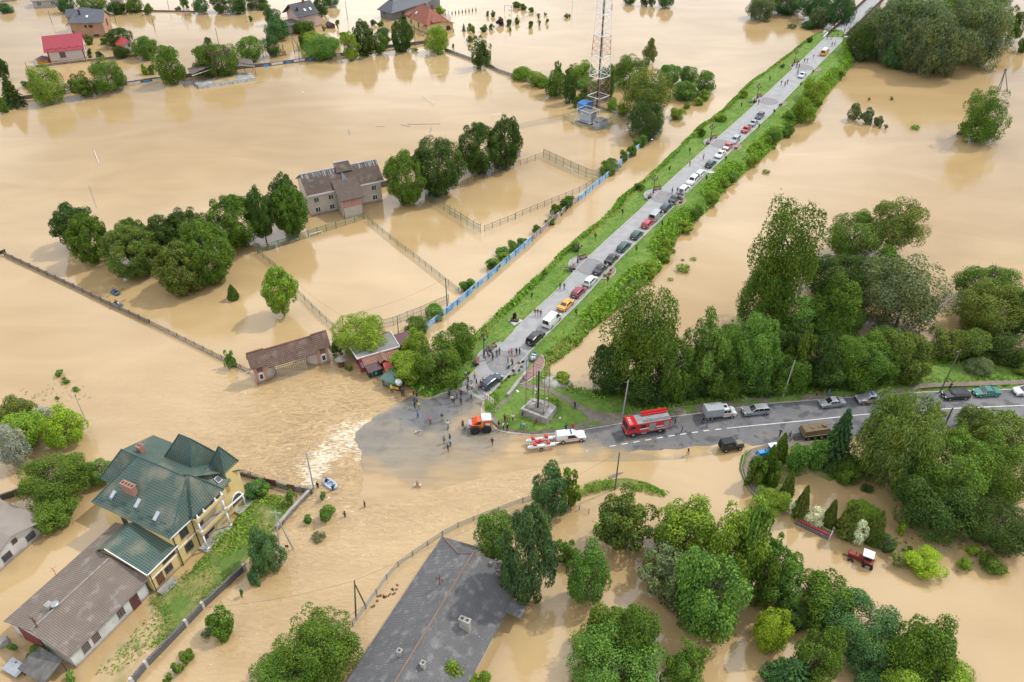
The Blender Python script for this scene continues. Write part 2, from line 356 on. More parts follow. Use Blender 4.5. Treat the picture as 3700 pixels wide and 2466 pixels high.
# other low islands: gardens, verges and the tower's yard
yardgrass=mat('yard_grass',(.10,.165,.026),.95,(.30,.24,.10),.3,.85,bump=.4,contrast=(.44,.62));addnoise(yardgrass,1.7,(.07,.13,.018),.48,.7,.8)
mudgrass=mat('mud',(.40,.30,.155),.8,(.17,.17,.055),.35,.8,bump=.2,contrast=(.5,.7))
def island(name,pts,h,m,cell=.9,edge=1.6):
 poly=px(pts);rs=np.random.RandomState(len(pts))
 def zf(X,Y):
  d=dseg(X,Y,poly+[poly[0]]);return-.12+(h+.12)*np.clip(d/edge,0,1)+.05*np.sin(X*1.7)*np.sin(Y*1.3+X)
 return sheet(name,poly,m,cell,zfun=zf)
YARD=[(545,2160),(612,2100),(680,2060),(760,1960),(820,1900),(875,1830),(872,1775),(930,1785),(985,1790),(1040,1800),(1062,1842),(1000,1915),(960,1975),(900,2030),(880,2058),(800,2136),(738,2194),(690,2242),(640,2292),(575,2350),(540,2345),(585,2270),(560,2215),(525,2190)]
island('yard_lawn',YARD,.3,yardgrass)
island('muddy_yard',[(530,2180),(640,2080),(720,2200),(650,2285),(540,2395),(440,2500),(360,2500),(300,2440),(420,2310)],.012,mudgrass,edge=.2)
island('grass_verge',[(2100,1748),(2170,1733),(2260,1722),(2330,1735),(2390,1762),(2420,1790),(2400,1800),(2320,1770),(2240,1765),(2150,1785),(2090,1800),(2110,1775)],.28,yardgrass,edge=.8)
island('muddy_verge',[(2120,1742),(2220,1708),(2250,1700),(2290,1722),(2260,1726),(2180,1742),(2110,1757)],.12,dirt,edge=.6)
island('grass_verge',[(2690,1625),(2790,1605),(2900,1597),(3000,1590),(3010,1620),(3000,1660),(3080,1710),(3000,1745),(2930,1715),(2880,1730),(2850,1800),(2790,1840),(2730,1810),(2690,1760),(2665,1700),(2670,1650)],.35,yardgrass,edge=.9)
sheet('footpath',px([(2716,1622),(2790,1602),(2900,1594),(2985,1590),(2985,1606),(2900,1612),(2800,1625),(2730,1660),(2730,1740),(2760,1790),(2745,1798),(2700,1750),(2685,1690)],.37),dirt,1,zfun=lambda X,Y:.39+0*X)
kerb_l=[(2690,1640),(2678,1690),(2700,1755),(2740,1800)]
b=MB();K=[P(x,y,.4)for x,y in[(2716,1622)]+kerb_l]
kerb2=mat('old_kerb',(.3,.29,.26),.9,(.2,.19,.16),1.5,.7)
for i in range(len(K)-1):b.beam(K[i],K[i+1],.12,.2)
struct(b,'kerb',kerb2)
island('grass_islet',[(2030,425),(2070,402),(2150,375),(2200,390),(2280,425),(2270,450),(2200,458),(2165,480),(2100,462)],.3,mudgrass,edge=2)
island('mud_bank',[(3210,1870),(3300,1850),(3500,1900),(3640,1960),(3640,2040),(3540,2060),(3440,2080),(3330,2040),(3230,1960)],.0,mudgrass,edge=3)
# ================================================================== the flood water
wx=np.arange(-330,331,2.0);wy=np.concatenate([np.arange(30,150,1.25),np.arange(150,560,3.0)])
X,Y=np.meshgrid(wx,wy);nx,ny=len(wx),len(wy)
def blob(pts,rad):  # strength near a polyline of photo pixels
 return np.exp(-(dseg(X,Y,px(pts))/rad)**2)
LIP=[(1465,1440),(1376,1493),(1308,1540),(1285,1591),(1308,1650),(1312,1752),(1299,1816),(1261,1842)]
turb=np.clip(blob([(1500,1800),(1700,1720),(1950,1660)],7)*.18+blob([(1250,1560),(1180,1640),(1150,1700)],9)*1.0+blob([(1050,1420),(1250,1450),(1100,1560),(960,1620)],12)*.4+blob([(1000,1800),(1150,1950),(1050,2150),(900,2300)],9)*.3+blob([(500,1400),(700,1550),(900,1600)],14)*.12+blob([(1500,1900),(1900,1780)],8)*.3,0,1)
foam=np.clip(blob([(1255,1560),(1230,1620),(1170,1670),(1130,1715)],3.6)*.95+blob([(1200,1520),(1140,1600),(1100,1660)],4)*.3+blob([(930,1500),(1000,1600)],6)*.3+blob(LIP[1:5],1.1)*.9+blob(LIP[4:],.7)*.6+blob([(1100,1440),(1000,1460)],3)*.35+blob([(1240,1830),(1190,1860)],2)*.5+blob([(1060,1870),(1130,1800)],3)*.5+blob([(1300,2010),(1500,1880),(1720,1840)],2.5)*.3+blob([(1000,2210),(1200,2200),(1300,2010)],5)*.3+blob([(700,2250),(600,2420)],2.0)*.45,0,1)
b=MB();V=np.stack([X,Y,0*X],-1).reshape(-1,3);b.v=[tuple(v)for v in V.tolist()]
for j in range(ny-1):
 for i in range(nx-1):a=j*nx+i;b.f.append((a,a+1,a+nx+1,a+nx))
b.m=[0]*len(b.f)
nv=len(b.v)
b.mesh([(-4000,-1500,-.02),(4000,-1500,-.02),(4000,5000,-.02),(-4000,5000,-.02)],[(0,1,2,3)])
def water_mat(thin=False):
 m=bpy.data.materials.new('flood_water');m.use_nodes=True;nt=m.node_tree;N=nt.nodes;L=nt.links;B=N['Principled BSDF']
 def nd(t,**k):
  n=N.new(t)
  for a,v in k.items():n.inputs[a.replace('_',' ')].default_value=v
  return n
 def math_(op,a,c=None):
  n=N.new('ShaderNodeMath');n.operation=op
  for i,v in enumerate((a,c)):
   if v is None:continue
   if isinstance(v,(int,float)):n.inputs[i].default_value=v
   else:L.new(v,n.inputs[i])
  return n.outputs[0]
 tcn=N.new('ShaderNodeTexCoord').outputs['Object']
 def noise(scale,rot=0.0,st=(1,1,1),detail=4,dist=0.0):
  mp=nd('ShaderNodeMapping');mp.inputs['Rotation'].default_value[2]=rot;mp.inputs['Scale'].default_value=st;L.new(tcn,mp.inputs[0])
  n=nd('ShaderNodeTexNoise',Scale=scale,Detail=detail,Distortion=dist);L.new(mp.outputs[0],n.inputs['Vector']);return n.outputs['Fac']
 at=N.new('ShaderNodeAttribute');at.attribute_name='turb';ft=N.new('ShaderNodeAttribute');ft.attribute_name='foam'
 tu=at.outputs['Fac'];fo=ft.outputs['Fac']
 c=nd('ShaderNodeMix');c.data_type='RGBA';c.inputs[6].default_value=(.415,.286,.136,1);c.inputs[7].default_value=(.475,.337,.168,1)
 r=nd('ShaderNodeMapRange');r.inputs[1].default_value=.35;r.inputs[2].default_value=.65;L.new(noise(.035,.5,(1,2.2,1),5,1.0),r.inputs[0]);L.new(r.outputs[0],c.inputs[0])
 # foam: streaky noise cut at a level that the foam amount lowers
 f1=math_('ADD',math_('MULTIPLY',noise(.42,.75,(1,2.8,1),9,3.0),.8),math_('MULTIPLY',noise(1.6,.8,(1,3.0,1),3,1.5),.2))
 cut=math_('SUBTRACT',.80,math_('MULTIPLY',fo,.375));fm=math_('MULTIPLY',math_('MAXIMUM',math_('SUBTRACT',f1,cut),0.0),5.5)
 fm=math_('MINIMUM',math_('MULTIPLY',fm,math_('ADD',fo,.04)),.9)
 glint=math_('MULTIPLY',math_('MAXIMUM',math_('SUBTRACT',noise(1.25,.75,(1,2.6,1),2),.695),0.0),14.0);fm=math_('MAXIMUM',fm,math_('MINIMUM',math_('MULTIPLY',glint,math_('MINIMUM',math_('MULTIPLY',tu,2.5),1.0)),.95))  # white glints painted into the foam colour where the water is rough
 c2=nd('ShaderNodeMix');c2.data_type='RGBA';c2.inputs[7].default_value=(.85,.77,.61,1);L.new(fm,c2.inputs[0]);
 wave_shade=nd('ShaderNodeVectorMath');wave_shade.operation='SCALE';L.new(c.outputs[2],wave_shade.inputs[0]);L.new(math_('ADD',1.0,math_('MULTIPLY',math_('MULTIPLY',math_('SUBTRACT',noise(.3,.7,(1,2.6,1),8,3.0),.5),tu),1.5)),wave_shade.inputs['Scale']);L.new(wave_shade.outputs[0],c2.inputs[6]);last=c2.outputs[2]  # shading of the waves painted into the brown as lighter and darker noise
 if thin:  # where it is thin the water colour is mixed greyer
  cv=N.new('ShaderNodeAttribute');cv.attribute_name='cover';rr=nd('ShaderNodeMapRange');rr.inputs[1].default_value=.45;rr.inputs[2].default_value=.8;L.new(cv.outputs['Fac'],rr.inputs[0]);c3=nd('ShaderNodeMix');c3.data_type='RGBA';c3.inputs[6].default_value=(.40,.35,.255,1);L.new(rr.outputs[0],c3.inputs[0]);L.new(last,c3.inputs[7]);last=c3.outputs[2]
 L.new(last,B.inputs['Base Color'])
 B.inputs['Roughness'].default_value=.05;B.inputs['IOR'].default_value=1.66
 calm=math_('MULTIPLY',noise(1.0,.35,(1,2.5,1),3),.045);big=math_('MULTIPLY',noise(.3,.2,(1,1.7,1),2),.02)
 rough=math_('MULTIPLY',math_('ADD',math_('MULTIPLY',noise(.3,-.5,(1,2.4,1),5,2.6),2.2),math_('MULTIPLY',noise(1.5,-.4,(1,2.2,1),3,1.0),.4)),tu)
 h=math_('ADD',math_('ADD',calm,big),rough)
 bp=nd('ShaderNodeBump',Strength=.5,Distance=.6);L.new(h,bp.inputs['Height']);L.new(bp.outputs[0],B.inputs['Normal'])
 return m
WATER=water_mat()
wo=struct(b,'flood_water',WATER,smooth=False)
for nm,arr in(('turb',turb),('foam',foam)):
 a=wo.data.attributes.new(nm,'FLOAT','POINT');a.data.foreach_set('value',np.concatenate([arr.reshape(-1),np.zeros(4)]).astype(np.float32))
# the seabed-like base under everything, so that the ground is one sheet reaching the horizon
b=MB();b.poly([(-4000,-1500,-2.5),(4000,-1500,-2.5),(4000,5000,-2.5),(-4000,5000,-2.5)]);struct(b,'ground',dirt)
# shallow brown water running over the crossing: thin, so the asphalt shows where it is shallow
CTL=[(1450,1500,0),(1500,1525,0),(1560,1500,0),(1430,1495,.25),(1400,1505,.3),(1620,1470,0),(1650,1440,0),(1690,1435,.05),(1700,1470,.35),(1600,1540,.15),(1580,1555,.35),(1530,1545,.1),(1470,1425,.3),(1500,1450,.05),(1420,1462,.75),(1390,1480,.95),(1330,1530,.6),(1320,1560,.42),(1370,1545,.42),(1420,1530,.5),(1300,1600,.5),(1340,1610,.45),(1400,1570,.45),(1480,1600,.62),(1420,1650,.6),(1335,1700,.88),(1500,1560,.7),(1560,1575,.72),(1640,1545,.85),(1720,1480,.85),(1735,1460,.6),(1690,1520,.85),(1650,1570,.6),(1700,1560,.5),(1750,1590,.6),(1550,1620,.6),(1650,1640,.78),(1480,1700,.72),(1600,1720,.9),(1340,1780,1),(1320,1740,1),(1315,1680,.8),(1420,1760,.95),(1420,1800,.92),(1500,1820,1),(1800,1600,.75),(1850,1620,.92),(1800,1700,.97),(1950,1640,1),(2000,1590,.9),(1900,1590,.9),(2080,1620,.95),(2060,1580,.55),(2130,1590,.3),(2150,1570,0),(2200,1590,.05),(2180,1640,.95),(2240,1640,.7),(2150,1620,.7),(2300,1620,0),(2300,1665,.8),(2400,1640,0),(2400,1675,.85),(2500,1635,0),(2500,1675,.9),(2600,1630,0),(2600,1668,.9),(2800,1560,0),(2650,1560,0),(3000,1500,0),(2400,1560,0),(2300,1550,0),(1300,1800,.95)]
CW=np.array([(*P(x,y)[:2],a)for x,y,a in CTL])
SHP=px([(x,y)for x,y in rough(ROAD0[9:39],13,22,5)]+[(2700,1630),(2640,1620),(2480,1600),(2300,1570),(2200,1560)])
v,f=cdt(SHP,.55,lambda X,Y:.05-.09*dip(X,Y),.8)
b=MB();b.mesh(v,f)
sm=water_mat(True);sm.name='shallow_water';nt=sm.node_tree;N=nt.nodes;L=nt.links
tr=N.new('ShaderNodeBsdfTransparent');ms=N.new('ShaderNodeMixShader');at=N.new('ShaderNodeAttribute');at.attribute_name='cover'
tcx=N.new('ShaderNodeTexCoord');mpx=N.new('ShaderNodeMapping');mpx.inputs['Rotation'].default_value[2]=-.75;mpx.inputs['Scale'].default_value=(.5,2.2,1);L.new(tcx.outputs['Object'],mpx.inputs[0])
nn=N.new('ShaderNodeTexNoise');nn.inputs['Scale'].default_value=.35;nn.inputs['Detail'].default_value=7;L.new(mpx.outputs[0],nn.inputs['Vector'])
ma=N.new('ShaderNodeMath');ma.operation='MULTIPLY_ADD';ma.inputs[1].default_value=.55;L.new(nn.outputs['Fac'],ma.inputs[0]);L.new(at.outputs['Fac'],ma.inputs[2])
mb_=N.new('ShaderNodeMath');mb_.operation='SUBTRACT';mb_.inputs[1].default_value=.275;mb_.use_clamp=True;L.new(ma.outputs[0],mb_.inputs[0])
L.new(mb_.outputs[0],ms.inputs[0]);L.new(tr.outputs[0],ms.inputs[1]);L.new(N['Principled BSDF'].outputs[0],ms.inputs[2]);L.new(ms.outputs[0],N['Material Output'].inputs['Surface'])
so=struct(b,'shallow_water',sm,smooth=True)
vx=np.array([p[0]for p in v]);vy=np.array([p[1]for p in v]);ws=0;s=0
for x,y,a in CW:
 k=1/((vx-x)**2+(vy-y)**2+.3)**2;ws=ws+k;s=s+k*a
edge=np.clip(dseg(vx,vy,px(LIP))/1.0,0,1)
a=so.data.attributes.new('cover','FLOAT','POINT');a.data.foreach_set('value',np.where(s/ws<.9,s/ws*.86,s/ws).astype(np.float32))
a=so.data.attributes.new('foam','FLOAT','POINT');a.data.foreach_set('value',np.clip(.9-edge,0,1).astype(np.float32)*.8)
a=so.data.attributes.new('turb','FLOAT','POINT');a.data.foreach_set('value',np.full(len(v),.05,np.float32))
# ================================================================== trees, bushes and grass
LEAF=bpy.data.materials.new('foliage');LEAF.use_nodes=True
nt=LEAF.node_tree;N=nt.nodes;L=nt.links;B=N['Principled BSDF']
oi=N.new('ShaderNodeObjectInfo');ge=N.new('ShaderNodeNewGeometry')
mr=N.new('ShaderNodeMapRange');mr.inputs[3].default_value=1.05;mr.inputs[4].default_value=3.15;L.new(ge.outputs['Random Per Island'],mr.inputs[0])
vm=N.new('ShaderNodeVectorMath');vm.operation='SCALE';L.new(oi.outputs['Color'],vm.inputs[0]);L.new(mr.outputs[0],vm.inputs['Scale'])
yl=N.new('ShaderNodeMix');yl.data_type='RGBA';yl.blend_type='MULTIPLY';yl.inputs[7].default_value=(1.36,1.16,.74,1)
tn=N.new('ShaderNodeTexCoord');nn=N.new('ShaderNodeTexNoise');nn.inputs['Scale'].default_value=2.6;nn.inputs['Detail'].default_value=3;L.new(tn.outputs['Object'],nn.inputs['Vector'])
rp=N.new('ShaderNodeMapRange');rp.inputs[1].default_value=.4;rp.inputs[2].default_value=.7;L.new(nn.outputs['Fac'],rp.inputs[0])
L.new(rp.outputs[0],yl.inputs[0]);L.new(vm.outputs[0],yl.inputs[6]);L.new(yl.outputs[2],B.inputs['Base Color'])
B.inputs['Roughness'].default_value=.75;B.inputs['Specular IOR Level'].default_value=.06
tl=N.new('ShaderNodeBsdfTranslucent');L.new(yl.outputs[2],tl.inputs['Color']);ms=N.new('ShaderNodeMixShader');ms.inputs[0].default_value=.2
L.new(B.outputs[0],ms.inputs[1]);L.new(tl.outputs[0],ms.inputs[2]);L.new(ms.outputs[0],N['Material Output'].inputs['Surface'])
BARK=mat('bark',(.085,.068,.05),.95,(.15,.13,.1),3,.7)
PALEBARK=mat('pale_bark',(.33,.31,.26),.9,(.2,.18,.15),3,.6)
def unit(v):return v/(np.linalg.norm(v,axis=-1,keepdims=True)+1e-9)
def leafmesh(name,C,Nn,Ax,ln,wd,rs):  # C centres, Nn normals, Ax leaf directions
 n=len(C);Ax=unit(Ax-Nn*(Ax*Nn).sum(-1,keepdims=True));Bx=np.cross(Nn,Ax)
 l=(ln*rs.uniform(.6,1.35,n))[:,None];w_=(wd*rs.uniform(.6,1.35,n))[:,None]
 V=np.stack([C-Ax*l*.5,C+Bx*w_*.5+Ax*l*.05+Nn*w_*.12,C+Ax*l*.5,C-Bx*w_*.5+Ax*l*.05+Nn*w_*.12],1).reshape(-1,3)
 me=bpy.data.meshes.new(name);me.vertices.add(4*n);me.vertices.foreach_set('co',V.reshape(-1))
 me.loops.add(4*n);me.loops.foreach_set('vertex_index',np.arange(4*n));me.polygons.add(n)
 me.polygons.foreach_set('loop_start',np.arange(0,4*n,4));me.polygons.foreach_set('loop_total',np.full(n,4));me.update();me.validate()
 me.materials.append(LEAF);return me
def lobed(rs,nl,lr,n,shape,inner=.0,nrand=.55,droop=.0,flat=1.0):
 D=unit(rs.normal(size=(nl,3)));rad=(1-lr.mean()*rs.uniform(.6,1.25,nl)-inner*rs.rand(nl)**1.5)*rs.uniform(*((.97,1.02)if shape in('egg','loose')else(.84,1.1)),nl)
 c=D*rad[:,None];
 if shape=='egg':s=1-.28*np.clip(-c[:,2],0,1)**1.0-.12*np.clip(c[:,2],0,1);c[:,0]*=s;c[:,1]*=s
 if shape=='dome':c[:,2]=np.where(c[:,2]<0,c[:,2]*.85,c[:,2]);s=1-.1*np.clip(-c[:,2],0,1);c[:,:2]*=s[:,None]
 if shape=='spire':s=np.clip(1.0-.55*(c[:,2]*.5+.5),.2,1);c[:,0]*=s;c[:,1]*=s
 if shape=='spruce':s=np.clip(1.05-.42*(c[:,2]*.5+.5)**1.5,.2,1);c[:,0]*=s;c[:,1]*=s
 if shape=='loose':c*=rs.uniform(.72,1.04,nl)[:,None]
 r=rs.uniform(lr[0],lr[1],nl)
 k=rs.choice(nl,n,p=r**2/(r**2).sum());d=unit(rs.normal(size=(n,3))+unit(c[k])*.55+np.array([0,0,.25]))
 C=c[k]+d*(r[k]*rs.uniform(.5,1.05,n)**.5)[:,None]*np.array([1,1,flat])
 far=rs.rand(n)<.035;C[far]+=d[far]*(r[k][far]*rs.uniform(.05,.45,far.sum()))[:,None]
 Nn=unit(d*(1-nrand)+rs.normal(size=(n,3))*nrand*.42+np.array([0,0,.15]))
 Ax=unit(d*.6+rs.normal(size=(n,3))*.6+np.array([0,0,-droop]))
 return C,Nn,Ax
PROTO={}
def crown(kind,size,seed):
 key=(kind,size,seed)
 if key in PROTO:return PROTO[key]
 rs=np.random.RandomState(abs(hash((kind,size)))%1000*0+ord(kind)*10+size*3+seed)
 n=(600,3000,12000,24000)[size];lf=(.30,.155,.076,.05)[size]
 if kind=='R':C,Nn,Ax=lobed(rs,(18,45,110,210)[size],np.array([.16,.24])*(1.6,1.25,1,.8)[size],int(n*1.25),'egg',.25,.45,.5);ln,wd=lf*1.25,lf*.6
 elif kind=='B':C,Nn,Ax=lobed(rs,(12,22,42,75)[size],np.array([.2,.36])*(1.2,1.1,1,.85)[size],n,'dome',.25,.55,.2);ln,wd=lf,lf*.68
 elif kind=='O':C,Nn,Ax=lobed(rs,(12,26,60,110)[size],np.array([.14,.25]),int(n*.9),'loose',.6,.6,.2);ln,wd=lf,lf*.66
 elif kind=='P':C,Nn,Ax=lobed(rs,(14,24,60,100)[size],np.array([.14,.26]),int(n*.9),'spire',.5,.6,.1);ln,wd=lf,lf*.66
 elif kind=='K':C,Nn,Ax=lobed(rs,(18,34,80,130)[size],np.array([.13,.22]),int(n*1.05),'spruce',.35,.5,.5);ln,wd=lf*1.5,lf*.5
 elif kind=='W':
  C,Nn,Ax=lobed(rs,(12,26,55,90)[size],np.array([.16,.3]),int(n*1.1),'dome',.3,.6,1.3,1.25);Ax=unit(Ax+np.array([-.5,-.25,-.5]));ln,wd=lf*1.9,lf*.42
 elif kind=='S':C,Nn,Ax=lobed(rs,(9,16,30,50)[size],np.array([.26,.42]),n,'dome',.35,.6,-.3);ln,wd=lf*1.1,lf*.62
 elif kind in 'CT':
  m=int(n*1.05);t=rs.rand(m)**(.62 if kind=='C' else .75);z=1-2*t*.98
  nlev=(7,9,13,17)[size];nb=(6,8,11,13)[size]
  if kind=='C':
   lev=np.floor(t*nlev);br=rs.randint(0,nb,m);a=(br+.37*lev)*2*np.pi/nb+rs.normal(0,.5/nb,m)*1.3
   q=rs.rand(m)**.6;reach=(.06+.94*((lev+.5)/nlev)**.85)*(1+.16*np.sin(br*7.1+lev*3.3));rr=q*reach
   zz=1-2*(lev+.45)/nlev-rr*.24+rs.normal(0,.03,m)
  else:
   a=rs.rand(m)*2*np.pi;rr=np.clip((t*1.25)**.7,0,1)*np.where(t>.85,1-(t-.85)*2,1)*rs.uniform(.72,1.05,m)*(1+.1*np.sin(a*5+t*9));zz=z
  C=np.stack([rr*np.cos(a),rr*np.sin(a),zz],1);out=np.stack([np.cos(a),np.sin(a),np.full(m,.35)],1)
  Nn=unit(out*.4+np.array([0,0,.7 if kind=='C' else .15])+rs.normal(size=(m,3))*.38);Ax=unit(out+np.array([0,0,-.7 if kind=='C' else 1.2])+rs.normal(size=(m,3))*.35);ln,wd=lf*1.5,lf*.6
 elif kind=='G':
  m=(140,260,500,800)[size];a=rs.rand(m)*6.283;q=np.sqrt(rs.rand(m));C=np.stack([q*np.cos(a),q*np.sin(a),rs.uniform(-.9,.5,m)*(1-.5*q)],1)
  Nn=unit(np.stack([np.cos(a*3),np.sin(a*3),np.full(m,.5)],1));Ax=unit(np.stack([np.cos(a),np.sin(a),np.full(m,1.6)],1)+rs.normal(size=(m,3))*.4);ln,wd=.55,.16
 if kind!='G':
  rr=np.percentile(np.hypot(C[:,0],C[:,1]),94 if kind in 'RBWS' else 97);z0,z1=np.percentile(C[:,2],2),np.percentile(C[:,2],99.2);C[:,:2]*=.97/rr;C[:,2]=(C[:,2]-(z0+z1)/2)*1.94/(z1-z0)
 PROTO[key]=leafmesh('foliage_mesh',C,Nn,Ax,ln,wd,rs);return PROTO[key]
TRUNKS={}
def trunkmesh(seed,kind):
 k=(seed,kind in 'CTK')
 if k in TRUNKS:return TRUNKS[k]
 rs=np.random.RandomState(seed+50);b=MB();p=Vector((0,0,-.35));rad=.075
 pts=[Vector((0,0,-.35))]+[Vector((rs.normal(0,.03),rs.normal(0,.03),z))for z in(.35,.75,1.15,1.5)]
 if kind in 'CTK':pts=[Vector((0,0,-.3)),Vector((0,0,1)),Vector((0,0,1.75))]
 for i in range(len(pts)-1):b.tube(pts[i],pts[i+1],rad*(1-.2*i),rad*(.8-.2*i)if i<3 else .012,7,caps=False)
 if kind not in 'CTK':
  for i in range(9):
   s=pts[1+i%3].lerp(pts[2+i%3],rs.rand());a=i*2.4+rs.rand();l=rs.uniform(.45,.8)
   e=s+Vector((math.cos(a)*l,math.sin(a)*l,rs.uniform(.15,.5)));mid=s.lerp(e,.5)+Vector((0,0,-.06+.1*rs.rand()))
   b.tube(s,mid,.032,.022,5,caps=False);b.tube(mid,e,.022,.006,5,caps=False)
   e2=mid+Vector((math.cos(a+.8)*l*.45,math.sin(a+.8)*l*.45,.3));b.tube(mid,e2,.016,.004,4,caps=False)
 TRUNKS[k]=b.data('trunk_mesh',BARK,smooth=True);return TRUNKS[k]
GREEN=dict(d=(.03,.056,.014),g=(.05,.09,.015),l=(.09,.145,.02),b=(.125,.19,.018),s=(.066,.092,.042),y=(.15,.18,.15),o=(.062,.09,.02),p=(.03,.014,.02),w=(.33,.36,.27),n=(.05,.052,.014),c=(.03,.062,.024),e=(.038,.08,.028),v=(.06,.118,.024),a=(.11,.14,.05))
TREENAME=dict(R='round_tree',B='broadleaf_tree',O='airy_tree',P='poplar_tree',W='willow_tree',S='shrub',C='spruce_tree',K='spruce_tree',T='thuja_tree',G='grass_clump')
CATS=dict(R='tree',B='tree',O='tree',P='tree',W='tree',S='shrub',C='tree',K='tree',T='tree',G='plant')
tseed=[0]
def plant(bbox,kind,col,z0,label,group=None,onland=False):
 x0,y0,x1,y1=bbox;tseed[0]+=1;sd=tseed[0]%3
 xc,yc=(x0+x1)/2,(y0+y1)/2;e=(y1-y0)/2;base=0.0;c=z0+1.5;r=b=1.0
 for _ in range(8):
  p=P(xc,yc,base+c);s=ppm(p);r=(x1-x0)/2/s
  dep=math.atan2(HC-p.z,math.hypot(p.x,p.y));q=(e/s)**2-(r*math.sin(dep))**2
  b=math.sqrt(max(q,0))/math.cos(dep);b=max(b,r*(.55 if kind in 'SGBW' else .8))
  if kind=='G':b=min(b,r*.6)
  if onland:base=max(0.0,float(landz(p.x,p.y)))
  c=z0+b
 nm=TREENAME[kind];jc=random.uniform(.88,1.12);g=GREEN[col];colr=(g[0]*jc*random.uniform(.92,1.1),g[1]*jc,g[2]*jc,1)
 size=3 if r>4.6 else 2 if r>2.1 else 1 if r>.85 else 0
 k=1.0 if tseed[0]>2 and bbox[1]>1500 else 1.04
 if r<.75 or kind=='G':  # a small plant: one mesh
  o=bpy.data.objects.new(nm,crown(kind,size,sd));COL.objects.link(o);o.location=(p.x,p.y,base+c-.1);o.scale=(r,r,b);o.rotation_euler.z=random.uniform(0,6.28);o.color=colr
  return tag(o,label,CATS[kind],group)
 t=thing(nm,label,CATS[kind],(p.x,p.y,base),random.uniform(0,6.28)if kind!='W' else 0,group)
 o=bpy.data.objects.new('crown' if CATS[kind]=='tree' else 'foliage',crown(kind,size,sd));COL.objects.link(o);o.parent=t
 o.location=(0,0,c);o.scale=(r*k,r*k,b*k);o.color=colr
 u=bpy.data.objects.new('trunk' if CATS[kind]=='tree' else 'stem',trunkmesh(sd,kind));COL.objects.link(u);u.parent=t
 f=min(r,5)if kind not in 'CTK' else min(r*1.4,4);u.scale=(f*.8,f*.8,max(c,.6))
 return t
HB='round clipped trees beside the sports building'
